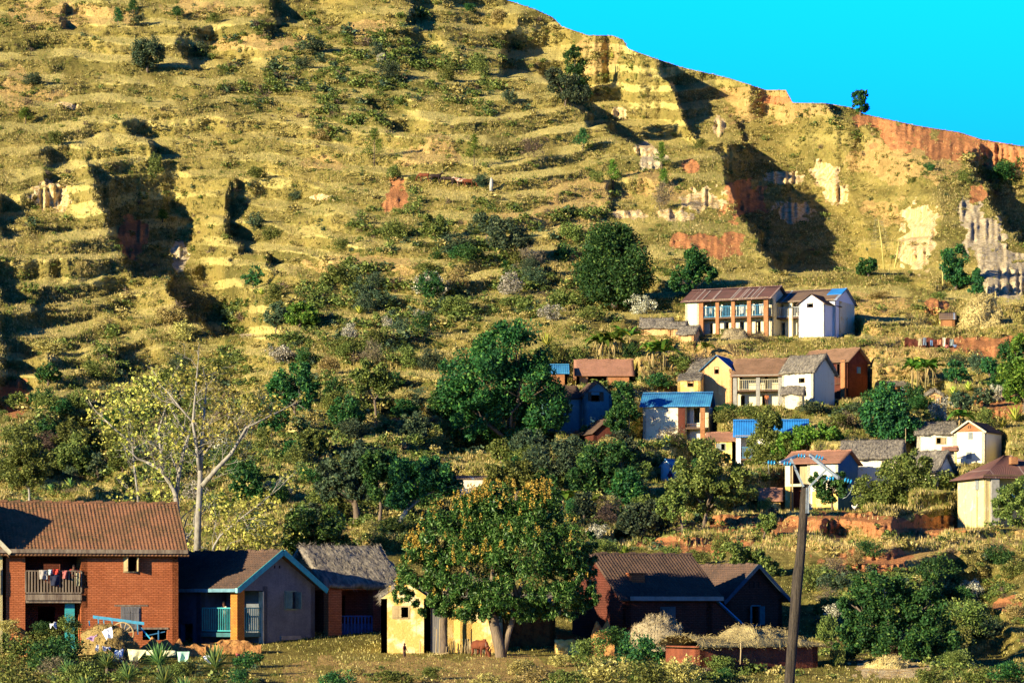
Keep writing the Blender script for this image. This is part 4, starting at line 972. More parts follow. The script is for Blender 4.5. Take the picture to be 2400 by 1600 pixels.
for i, xx in enumerate((1.3, 2.1, 3.6, 5.9, 7.3, 7.9, 8.5, 9.2)):
    e_ = empty('tmp') if False else None
    y0_, y1_ = (0.1 - 0.4 * (i % 2), 3.3 - 0.3 * (i % 3))
    z0_ = ze + 0.115 + pit * y0_; z1_ = ze + 0.115 + pit * y1_
    mb = MB(); mb.add([(xx, y0_, z0_), (xx + 0.16, y0_, z0_), (xx + 0.16, y1_, z1_), (xx, y1_, z1_), (xx, y0_, z0_ - .03), (xx + 0.16, y0_, z0_ - .03), (xx + 0.16, y1_, z1_ - .03), (xx, y1_, z1_ - .03)],
        [(0, 1, 2, 3), (7, 6, 5, 4), (0, 4, 5, 1), (3, 2, 6, 7), (0, 3, 7, 4), (1, 5, 6, 2)])
    mb.build('roof_strip', PATCH, r)
for k_, (a, t, b, bo) in enumerate([(1652, 716, 1657, 742), (1662, 719, 1668, 735), (1690, 714, 1694, 730), (1734, 715, 1744, 735), (1764, 712, 1769, 728), (1779, 712, 1789, 735)]):
    cloth('hanging_cloth', ['narrow cream cloth hanging in the first bay of the long rusty roofed balcony', 'small white cloth right of it in the first bay of the long balcony', 'cream cloth at the left of the second bay of the long balcony',
           'white sheet hanging in the third bay of the long balcony', 'cream cloth at the left of the fourth bay of the long balcony', 'wide pale sheet at the right of the fourth bay of the long balcony'][k_],
          [onf(f, a, t, 0.3), onf(f, b, t, 0.3), onf(f, b, bo, 0.28), onf(f, a, bo, 0.28)], (.75, .66, .48), 'laundry', 'washing in the long gallery', seed=k_)
# middle house with patched roof, its right gable blue-white in shade
f, r, W, ze, zr = veranda_house('patched_roof_house', 'house with patched brown sheet roof between the rusty roofed and white gabled houses', 1803, 1957, 785, 709, 681, 354.5, -25, 7.5,
    (1806, 1880), [(1806, 1814), (1849, 1857)], 745, 722, W_WHT, W_CRM, W_CRM, RUST2, 'metal', [GREYP, PALE], 23, 0.35, doors=[(1822, 1836, 1), (1822, 1840, 0), (1861, 1866, 1)])
for (xa_, xb_) in ((W - 1.6, W + 0.3),):
    y0_, y1_ = 1.6, 3.7; pit = (zr - ze) / 3.75; z0_ = ze + 0.12 + pit * y0_; z1_ = ze + 0.12 + pit * y1_
    MB().add([(xa_, y0_, z0_), (xb_, y0_, z0_), (xb_, y1_, z1_), (xa_, y1_, z1_), (xa_, y0_, z0_ - .04), (xb_, y0_, z0_ - .04), (xb_, y1_, z1_ - .04), (xa_, y1_, z1_ - .04)],
        [(0, 1, 2, 3), (7, 6, 5, 4), (0, 4, 5, 1), (3, 2, 6, 7), (0, 3, 7, 4), (1, 5, 6, 2)]).build('blue_roof_sheet', BLUEM2, r)
f, r, W, ze, zr = SH('white_gable_house', 'bright white limewashed house with front gable and dark tiled roof, beside the patched roof', 1872, 1931, 790, 713, 690, 350.5, -30, 4.6, W_WHT, T_DRK, 'tile', 'y', 0.28,
    wins=[(1892, 711, 1905, 720, 'none', DW)], seed=25, cap=False)
# thatched sheds left of the long house
SH('thatched_shed', 'long low mud shed with grey thatch roof right of the banana plants, leftmost of three', 1503, 1570, 783, 769, 750, 350, -8, 3.5, W_OR, THATCH, 'thatch', 'x', 0.3, seed=31, cat='shed', group='thatched sheds by the long house')
SH('thatched_shed', 'middle low thatched shed between the long thatch and the brick pillared house', 1572, 1602, 786, 770, 758, 348, -12, 3, W_OR, THATCH, 'thatch', 'x', 0.3, seed=32, cat='shed', group='thatched sheds by the long house')
SH('thatched_shed', 'small mud shed with dark thatch, right one of three, beside the long house end wall', 1590, 1626, 800, 784, 768, 344, -22, 3, W_OR, THATCH, 'thatch', 'x', 0.3, seed=33, cat='shed', group='thatched sheds by the long house')
# orange gable house
SH('orange_gable_house', 'orange mud house with white edged blue sheet roof and one small window in its gable', 1645, 1715, 950, 866, 834, 325, -20, 5.0, W_OR, BLUEM, 'metal', 'y', 0.3,
   wins=[(1675, 861, 1684, 875, 'none', DW)], seed=35)
SH('thatched_lean_to', 'grey thatched lean-to roof on the left side of the orange gabled house', 1612, 1652, 905, 880, 842, 329, -20, 4, W_OR, THATCH, 'thatch', 'mono', 0.25, seed=36, cat='shed')
SH('mud_hut', 'little ochre mud hut with a broken cream topped wall left of the orange gabled house', 1588, 1642, 920, 893, 880, 322, -10, 3, W_OCH, THATCH, 'thatch', 'mono', 0.05, seed=37, cat='hut', wins=[(1612, 894, 1624, 905, 'none', DW)])
# balcony house with grey pillars
YB = m_plain('yellowed_rail', (0.55, 0.48, 0.28), (0.36, 0.32, 0.2), 4)
f, r, W, ze, zr = veranda_house('grey_pillar_house', 'house with brown tiled roof, grey pillars and pale balcony rail, beside the orange gable', 1719, 1833, 955, 880, 843, 323, -12, 6.5,
    (1719, 1833), [(1718, 1727), (1772, 1781), (1824, 1833)], 914, 890, W_OCH, W_CRM, GREYP, T_BRN, 'tile', [YB, YB], 41, 0.35, doors=[(1733, 1740, 1), (1792, 1800, 1), (1736, 1746, 0), (1786, 1796, 0)])
# thatched house with grey gable
SH('thatched_cream_house', 'cream fronted house with grey thatch roof and plain grey shaded gable wall', 1833, 1906, 952, 874, 837, 320, -38, 4.4, W_CRM2, THATCH, 'thatch', 'x', 0.35,
   wins=[(1873, 887, 1885, 896, 'none', DW)], seed=43)
f = Frame(1906, 960, 319, -38)
SH('thatched_hut', 'tiny cream hut with tilted dark thatch leaning on the grey gabled thatched house', 1833, 1880, 957, 925, 910, 314, -14, 1.8, W_CRM, THATCH, 'thatch', 'x', 0.2, seed=44, cat='hut')
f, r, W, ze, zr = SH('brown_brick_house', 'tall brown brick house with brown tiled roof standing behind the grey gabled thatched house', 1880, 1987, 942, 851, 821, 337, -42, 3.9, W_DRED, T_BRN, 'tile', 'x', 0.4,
   wins=[(1962, 853, 1968, 882, 'none', DW)], swins=[(2009, 861, 2016, 873, 'shut', BLUEP)], seed=45)
pillar(r, f.fx(1974), f.fx(1984), -0.35, -0.02, -1, ze, W_ORB); railing(r, [(f.fx(1958), -0.3), (f.fx(1974), -0.3)], f.fz(898, W), f.fz(880, W), DW, 0.2)
# low tiled building, small blue hut, blue green gable in the big tree's shade
SH('red_tiled_house', 'low house with plain dusty red tiled roof above the shaded blue green house', 1352, 1481, 905, 878, 845, 331, 0, 5, W_ORB, T_PNK, 'tile', 'x', 0.3, wins=[(1378, 879, 1422, 896, 'none', DW)], seed=51)
SH('blue_roof_hut', 'small orange hut with blue sheet roof peeping out right of the big tree', 1283, 1330, 903, 874, 855, 329, 0, 4, W_ORB, BLUEM, 'metal', 'x', 0.25, seed=52, cat='hut')
f, r, W, ze, zr = SH('blue_green_house', 'blue green gabled house in deep shade beside the big tree', 1368, 1434, 1015, 925, 896, 312, 12, 5, W_BLU, T_DRK, 'tile', 'y', 0.35, wins=[(1386, 918, 1405, 939, 'open2', DW)], seed=53)
walls(-3.5, -0.01, 0.8, 5, -1, ze - 0.3, [(-1.9, -1.1, 2.2, 3.2)]).build('wing_wall', W_BLU, r)
roof(r, 'x', -3.5, -0.3, 0.8, 5, ze - 0.2, zr - 0.25, T_DRK, 'tile', 0.3, seed=54, name='wing_roof')
SH('brick_shed', 'small dark brick shed with tiled roof in shade below the blue green house', 1392, 1452, 1050, 1012, 985, 303, 15, 4, W_DRED, T_DRK, 'tile', 'y', 0.3, seed=55, cat='shed')
# blue roofed house with mottled wall
f = Frame(1507, 1036, 306, -10)
r = f.root('blue_roof_house', 'house with blue sheet roof, mottled cream wall and orange brick pillar', 'house')
W = f.fx(1658); ze = f.fz(951); Dp = 5.4; zr = f.fz(921, W / 2, Dp / 2); xa = f.fx(1606); 
walls(0, xa, 0, Dp, -1, ze, rh=[]).build('wall', m_wall('mottled_cream', (0.84, 0.74, 0.46), (0.30, 0.28, 0.24), pscale=1.3, plo=0.56, phi=0.6, mold=0.2), r)
dxa, dxb = f.fx(1626, 1.3), f.fx(1640, 1.3)
walls(xa + 0.01, W, 1.3, Dp, -1, ze, [(dxa, dxb, f.fz(990), f.fz(955))], gable=None).build('recess_wall', W_CRM2, r)
MB().add([(W, 0, ze), (W, Dp, ze), (W, Dp / 2, zr)], [(0, 1, 2)]).build('gable_wall', W_DRED, r)
MB().box(f.fx(1589), xa - 0.02, -0.03, 0.1, -1, ze - 0.01).build('brick_pier', W_DRED, r)
pillar(r, f.fx(1641), f.fx(1652), 0, 0.4, -1, ze, W_ORB)
MB().box(xa + 0.02, W - 0.1, 0.05, 1.29, f.fz(1003) - 0.15, f.fz(1003)).build('gallery_floor', DW, r)
railing(r, [(xa + 0.02, 0.2), (f.fx(1641), 0.2)], f.fz(1001), f.fz(994), DW, 0.2)
roof(r, 'x', 0, W, 0, Dp, ze + 0.06, zr + 0.06, BLUEM, 'metal', 0.35, seed=57)
SH('brown_roof_house', 'low ochre house with brown tiled roof and one grey shutter, beside the blue white balcony', 1662, 1723, 1095, 1033, 1016, 291, 0, 4, W_OCH, T_PNK, 'tile', 'x', 0.2, wins=[(1680, 1040, 1699, 1054, 'half', GW)], seed=58)
f, r, W, ze, zr = veranda_house('blue_roof_balcony_house', 'white house with bright blue roof and blue balcony rail, half hidden by a tree', 1725, 1890, 1095, 1021, 985, 288, -5, 5.5,
    (1736, 1775), [(1725, 1736), (1774, 1781)], 1074, 1048, W_WHT, W_WHT, W_WHT, BLUEM2, 'metal', [LB], 59, 0.3, doors=[(1749, 1758, 1)])
SH('white_hut', 'tiny white gabled hut with blue grey roof alone among the bushes', 1549, 1574, 1132, 1092, 1077, 281, -38, 2.0, W_WHT, BLUEM, 'metal', 'y', 0.2, seed=61, cat='hut')
SH('cream_hut', 'small cream hut with flat tin roof just above the large mango tree', 1066, 1152, 1170, 1122, 1115, 262, 8, 3.2, W_CRM2, RUST2, 'metal', 'mono', 0.2, wins=[(1076, 1124, 1084, 1130, 'none', DW), (1126, 1146, 1137, 1160, 'shut', BLUEP)], seed=62, cat='hut')
SH('outhouse', 'small ochre outhouse with red tiled roof left of the power pole head', 1783, 1829, 1203, 1170, 1147, 262, -5, 1.8, W_OCH, T_PNK, 'tile', 'x', 0.25, seed=63, cat='outhouse')
# cream house with red tiled roof behind the pole head
f = Frame(1840, 1200, 269, -27)
r = f.root('red_roof_house', 'cream and orange house with red tiled roof and dark blue gable, behind pole head', 'house')
W = f.fx(1964); ze = f.fz(1085); Dp = 5.2; zr = f.fz(1059, W / 2, Dp / 2); xa = f.fx(1892)
walls(xa, W, 0, Dp, -1, ze).build('wall', W_CRM2, r)
MB().box(xa + 0.5, W - 0.02, -0.025, 0.1, -1, f.fz(1152)).build('plinth', W_OCH, r)
walls(0.0, xa - 0.01, 1.2, Dp, -1, ze, [(1.2, 2.0, f.fz(1132), f.fz(1095)), (0.9, 1.7, 0, f.fz(1150))]).build('recess_wall', W_DRED, r)
pillar(r, 0, f.fx(1852), 0, 0.35, f.fz(1140), ze, W_CRM); MB().box(0, f.fx(1852), 0.01, 0.34, -1, f.fz(1140) - 0.002).build('pillar', W_OCH, r)
MB().bar((f.fx(1857), 0.05, -1), (f.fx(1857), 0.05, ze), 0.12).build('post', WOODP, r)
MB().box(f.fx(1852) + .01, xa - .02, 0, 1.19, f.fz(1140), f.fz(1134)).build('gallery_floor', CREAMP, r)
cl_ = MB().box(f.fx(1872), xa - .03, 0.3, 0.36, f.fz(1133), f.fz(1092)).build('reed_screen', WOODP, r)
MB().add([(W + 0.004, 0, ze), (W + 0.004, Dp, ze), (W + 0.004, Dp / 2, zr)], [(0, 1, 2)]).box(W + 0.001, W + 0.02, 0.01, Dp - 0.01, -0.9, ze - 0.001).build('gable_wall', m_wall('dark_blue_wall', (0.035, 0.12, 0.24), (0.05, 0.13, 0.22)), r)
roof(r, 'x', 0, W, 0, Dp, ze + 0.08, zr + 0.08, T_PNK, 'tile', 0.4, seed=65)
SH('thatched_cream_long_house', 'long cream house with thick grey thatch roof right of the power pole head', 1975, 2106, 1185, 1073, 1037, 274, -12, 5.5, W_CRM2, THATCH, 'thatch', 'x', 0.4,
   wins=[(2000, 1083, 2010, 1100, 'none', DW), (2068, 1082, 2085, 1096, 'halfR', WOOD)], seed=66)
SH('thatched_blue_gable_house', 'smaller thatched house with dark blue gable wall among trees right of the long thatch', 2128, 2193, 1150, 1106, 1063, 264, -30, 4.6, W_CRM2, THATCH, 'thatch', 'x', 0.35, seed=67)
f = Frame(2193, 1150, 263.5, -30); 
# cream thatch and white gable pair
SH('thatched_cream_wing', 'pale cream house wing with shaggy grey thatch left of the white gabled house', 2150, 2238, 1085, 1018, 993, 288, -6, 5, W_CRM2, THATCH, 'thatch', 'x', 0.3, wins=[(2195, 1026, 2216, 1039, 'halfR', WOODP)], seed=68)
f, r, W, ze, zr = SH('tall_white_house', 'tall white house with orange gable top and brown roof beside the cream thatched wing', 2236, 2308, 1092, 1013, 988, 284, -30, 4.6, W_CRM2, T_DRK, 'tile', 'y', 0.22,
   wins=[(2270, 1014, 2279, 1028, 'shut', GW), (2266, 1060, 2276, 1074, 'shut', GW)], seed=69, cap=False)
MB().add([(0.01, -0.012, ze + 0.005), (W - 0.01, -0.012, ze + 0.005), (W / 2, -0.012, zr - 0.02)], [(0, 1, 2)]).build('gable_top', W_ORB, r)
MB().box(W / 2 - 0.14, W / 2 - 0.06, -0.03, -0.013, ze + 0.35, ze + 0.6).build('vent', DARKIN, r); MB().box(W / 2 + 0.06, W / 2 + 0.14, -0.03, -0.013, ze + 0.35, ze + 0.6).build('vent', DARKIN, r)
mb = MB(); pit = (zr - ze) / (W / 2)
for sx in (-1, 1): mb.bar((W / 2 + sx * (W / 2 + 0.23), -0.26, ze - pit * 0.22 + .05), (W / 2 + sx * 0.01, -0.26, zr + 0.08), 0.05, 0.16)
mb.build('bargeboard', CREAMP, r)
f = Frame(2211, 1084, 281, -6)
r = f.root('tiled_porch', 'little tiled porch roof on a post in front of the tall white house', 'porch')
W = f.fx(2244); z_ = f.fz(1054); MB().bar((W - 0.15, 0, -0.6), (W - 0.15, 0, z_), 0.14).bar((0.1, 0, -0.6), (0.1, 0, z_ - 0.1), 0.12).build('post', W_OCH, r)
walls(0.2, W - 0.3, 0.5, 1.2, -0.6, z_ - 0.1).build('wall', W_CRM2, r)
roof(r, 'x', 0, W, -0.2, 1.2, z_, z_ + 0.28, T_PNK, 'tile', 0.15, seed=70)
# right edge house with hipped rusty roof
f = Frame(2310, 1238, 240, 14)
r = f.root('hipped_roof_house', 'yellow plastered house with rusty hipped sheet roof at the right edge', 'house')
W = f.fx(2480); ze = f.fz(1112); Dp = 5.9; zr = f.fz(1068, W / 2, Dp / 2)
yw0, yw1 = f.fy(2294, 0), f.fy(2287, 0); zw0, zw1 = f.fz(1146, 0, 2), f.fz(1117, 0, 2)
walls(0, 0.7, 0, 1.59, -1, ze).build('end_wall', W_YEL, r)
walls(0, W, 1.6, Dp, -1, ze, [(f.fx(2358, 1.6), f.fx(2372, 1.6), f.fz(1170), f.fz(1130))], [(yw0, yw1, zw0, zw1)]).build('wall', W_YEL, r)
window(r, yw0, yw1, zw0, zw1, 'shut', GW, side=0.0)
GP = f.fx(2321), f.fx(2339)
pillar(r, GP[0], GP[1], -0.3, 0.25, -1, ze, GREYP, foot=1.5)
pillar(r, f.fx(2420), f.fx(2438), -0.3, 0.25, -1, ze, GREYP, foot=1.5)
zf = f.fz(1172)
MB().box(0.71, W, -0.1, 1.59, zf - 0.15, zf).build('gallery_floor', GREYP, r)
railing(r, [(GP[1], 0), (f.fx(2420), 0)], zf + 0.1, f.fz(1142), LB, 0.18)
rf = roof(r, 'hip', 0, W, 0, Dp, ze + 0.05, zr + 0.05, RUST, 'metal', 0.55, seed=72, cap=False)
cx = f.fx(2368, 1.2); MB().box(cx, cx + 0.6, 1.0, 1.5, f.fz(1087, cx, 1), f.fz(1070, cx, 1)).build('dormer', W_ORB, rf)
MB().box(-0.4, W, -0.5, -0.42, ze - 0.14, ze).build('fascia_board', DW, r)
SH('orange_mud_hut', 'tiny orange mud hut with dark doorway in bushes below the straw heap', 2168, 2212, 955, 930, 918, 318, 0, 2.6, W_OR, THATCH, 'thatch', 'y', 0.15, wins=[(2178, 928, 2190, 953, 'none', DW)], seed=73, cat='hut')
SH('brown_mud_hut', 'dark brown mud hut in shade just right of the leafy tree by the brick house', 2092, 2130, 935, 905, 897, 324, 5, 2.6, W_MUD, THATCH, 'thatch', 'mono', 0.15, seed=74, cat='hut')
SH('sheet_roof_shelter', 'small brick shelter with dark corrugated sheet roof left of the big straw heap', 2205, 2238, 768, 748, 733, 362, -8, 2.2, W_ORB, RUST2, 'metal', 'mono', 0.2, seed=75, cat='shelter')
ragged_wall('stone_wall', 'broken dark stone wall with cloths drying on it, right of the village', 2121, 2234, 818, [(2121, 790), (2150, 797), (2165, 791), (2190, 795), (2234, 793)], 346, 0, W_DRED, 0.5, seed=21, amp=0.2)
for k_, (a, t, b, bo, col, lab) in enumerate([(2152, 793, 2161, 810, (.42, .36, .2), 'olive cloth spread on the broken stone wall, leftmost'), (2163, 791, 2171, 809, (.16, .2, .24), 'dark blue cloth on the stone wall beside the olive one'),
        (2180, 797, 2186, 810, (.12, .2, .32), 'small blue cloth in the middle of the stone wall'), (2196, 796, 2206, 808, (.5, .2, .1), 'rust red cloth on the stone wall right of the middle'),
        (2209, 791, 2216, 812, (.7, .62, .42), 'tall cream cloth near the right end of the stone wall'), (2226, 795, 2236, 810, (.2, .24, .22), 'grey green cloth at the far right of the stone wall')]):
    cloth('drying_cloth', lab, [P(a, t, 345.3), P(b, t, 345.3), P(b, bo, 345.1), P(a, bo, 345.1)], col, 'laundry', 'cloths on the stone wall', seed=k_)
# ------------------------------------------------------------------ vegetation kit
rng = np.random.default_rng(7)
def leaves_arr(cen, size, asp=0.45, up=0.0, drop=0.0, r=None, nrm=None):
    """one small diamond-shaped leaf per centre"""
    r = r or rng
    n = len(cen); cen = np.asarray(cen, float)
    d = r.normal(size=(n, 3)); d[:, 2] += up * 2 - drop * 2
    if nrm is not None: d += nrm * 0.7
    d /= np.linalg.norm(d, axis=1)[:, None]
    s = np.cross(d, r.normal(size=(n, 3))); s /= np.linalg.norm(s, axis=1)[:, None] + 1e-9
    L_ = (size * (0.6 + 0.8 * r.random(n)))[:, None] if not hasattr(size, '__len__') else np.asarray(size)[:, None]
    bend = np.cross(s, d) * L_ * 0.12
    V = np.stack([cen - d * L_ * 0.5, cen + s * L_ * asp * 0.5 + bend, cen + d * L_ * 0.5, cen - s * L_ * asp * 0.5 + bend], 1).reshape(-1, 3)
    return V, np.arange(n * 4).reshape(n, 4)
def sphere_dirs(n, r=None):
    r = r or rng
    d = r.normal(size=(n, 3)); return d / np.linalg.norm(d, axis=1)[:, None]
def crown_pts(blobs, n, sub=22, subr=0.33, r=None, low=0.8):
    """leaf places: clumps sit over the surface of a few uneven lobes, with hollows between them"""
    r = r or rng
    blobs = np.asarray(blobs, float)
    vol = (blobs[:, 3] * blobs[:, 4] * blobs[:, 5]) ** (2 / 3.); w = vol / vol.sum()
    out = []; nr = []
    for b, wi in zip(blobs, w):
        k = max(5, int(sub * (wi * len(blobs)) ** 0.5)); nb = max(8, int(n * wi))
        dirs = sphere_dirs(k, r); dirs[:, 2] = np.where(dirs[:, 2] < -0.3, dirs[:, 2] * low, dirs[:, 2])
        rad = 0.70 + 0.32 * r.random(k); cs = b[:3] + dirs * rad[:, None] * b[3:]
        sr = subr * b[3:].mean() * (0.65 + 0.7 * r.random(k))
        pick = r.integers(0, k, nb)
        dd = sphere_dirs(nb, r); rr = r.random(nb) ** 0.4
        out.append(cs[pick] + dd * (rr * sr[pick])[:, None]); nr.append(dd * 0.6 + dirs[pick] * 0.6)
    return np.concatenate(out), np.concatenate(nr)
def limb_paths(base, blobs, r, spread=0.5):
    """trunk splitting towards each lobe"""
    paths = []
    blobs = np.asarray(blobs, float); cen = blobs[:, :3].mean(0); h0 = min(blobs[:, 2] - blobs[:, 5]);
    base = np.asarray(base, float); fork = base + (cen - base) * np.array([0.25, 0.25, 0]) ; fork[2] = base[2] + max(0.25, (h0 - base[2]) * 0.9)
    return fork, blobs

def tree(name, label, base_px, blobs_px, n, leaf, mat, trunk_r=0.16, tmat=None, cat='tree', group=None, Y=None, dy=-0.4, sub=22, subr=0.33, asp=0.5, drop=0.0, depth=1.0, seed=0, trunk_path=None, fork=True):
    r_ = np.random.default_rng(1000 + seed + int(base_px[0]) * 3 + int(base_px[1]))
    if Y is None: Y = float(lookup(*base_px)) + dy
    base = P(base_px[0], base_px[1], Y); k = Y / FL
    root = empty(name, base); tag(root, label, cat, group)
    bl = []
    for (cx, cy, rx, ry) in blobs_px:
        off = (r_.random() - 0.5) * 0.8 * rx * k
        bl.append(((cx - base_px[0]) * k + (base_px[0] - 1200) * 0, off, (base_px[1] - cy) * k, rx * k, (rx + ry) / 2 * k * depth, ry * k))
    bl = np.array(bl)
    pts, nr = crown_pts(bl, n, sub, subr, r_)
    V, F_ = leaves_arr(pts, leaf, asp, drop=drop, r=r_, nrm=nr)
    mesh_np('crown', V, F_, mat, root)
    # trunk and limbs
    mb = MB()
    zlow = min(b[2] - b[5] * 0.5 for b in bl)
    fk = Vector((bl[:, 0].mean() * 0.3, 0, max(0.3, zlow * 0.75)))
    tr_ = trunk_r
    mb.tube([Vector((0, 0, -0.5)), Vector((0.02, 0, fk.z * 0.3)), Vector((fk.x * 0.6 + 0.05, 0, fk.z * 0.7)), fk], [tr_ * 1.35, tr_ * 1.05, tr_ * 0.9, tr_ * 0.8], 8)
    for b in bl[:7]:
        c_ = Vector(b[:3]); m_ = fk.lerp(c_, 0.5) + Vector((r_.normal() * 0.15, r_.normal() * 0.15, 0.15)) * b[3]
        mb.tube([fk - Vector((0, 0, 0.05)), m_, c_], [tr_ * 0.62, tr_ * 0.4, tr_ * 0.18], 6)
        for q in range(3):
            e_ = c_ + Vector(sphere_dirs(1, r_)[0] * b[3:] * 0.8); mb.tube([m_.lerp(c_, 0.4 + 0.2 * q), e_], [tr_ * 0.22, tr_ * 0.06], 4)
    mb.build('trunk', tmat or BARK, root, True)
    return root
BARK = m_plain('grey_brown_bark', (0.20, 0.15, 0.10), (0.11, 0.085, 0.06), 6, bmp=0.03, stretch=(1, 1, 0.3))
BARKP = m_plain('pale_bark', (0.38, 0.35, 0.27), (0.20, 0.18, 0.14), 5, bmp=0.02, stretch=(1, 1, 0.4))
L_DARK = m_leaf('dark_green_leaves', (0.022, 0.09, 0.024), (0.04, 0.13, 0.028), (0.09, 0.18, 0.03), c3amt=0.15)
L_BLUE = m_leaf('blue_green_leaves', (0.045, 0.085, 0.045), (0.075, 0.115, 0.055), (0.12, 0.15, 0.06), c3amt=0.2)
L_MANGO = m_leaf('mango_leaves', (0.03, 0.09, 0.016), (0.055, 0.13, 0.022), (0.13, 0.21, 0.05), rough=0.4, c3amt=0.3)
L_OLIVE = m_leaf('olive_leaves', (0.12, 0.16, 0.03), (0.085, 0.13, 0.026), (0.20, 0.23, 0.05), c3amt=0.35)
L_DRY = m_leaf('dry_scrub_leaves', (0.40, 0.33, 0.09), (0.28, 0.245, 0.06), (0.50, 0.42, 0.14), c3amt=0.35)
L_BRIGHT = m_leaf('bright_green_leaves', (0.10, 0.20, 0.02), (0.07, 0.15, 0.02), (0.17, 0.25, 0.03), c3amt=0.3)
L_YEL = m_leaf('yellow_green_leaves', (0.38, 0.38, 0.06), (0.28, 0.32, 0.05), (0.52, 0.50, 0.10), trans=0.25)
L_GREYB = m_leaf('grey_brown_twigs', (0.15, 0.11, 0.07), (0.11, 0.09, 0.055), (0.2, 0.15, 0.09))
L_PALE = m_leaf('pale_flower_heads', (0.42, 0.40, 0.27), (0.16, 0.17, 0.07), (0.6, 0.57, 0.42), c3amt=0.4)
L_ORF = m_leaf('orange_blossom', (0.42, 0.26, 0.035), (0.32, 0.22, 0.03), (0.5, 0.33, 0.06), trans=0.1)
L_BAN = m_leaf('banana_leaves', (0.12, 0.24, 0.03), (0.16, 0.27, 0.03), (0.36, 0.34, 0.05), c3amt=0.12, trans=0.3)
L_AGV = m_leaf('spiky_blades', (0.16, 0.27, 0.07), (0.11, 0.20, 0.06), (0.33, 0.36, 0.07), c3amt=0.2)
L_AGY = m_leaf('yellow_spiky_blades', (0.36, 0.42, 0.05), (0.26, 0.34, 0.04), (0.5, 0.5, 0.08), c3amt=0.3)

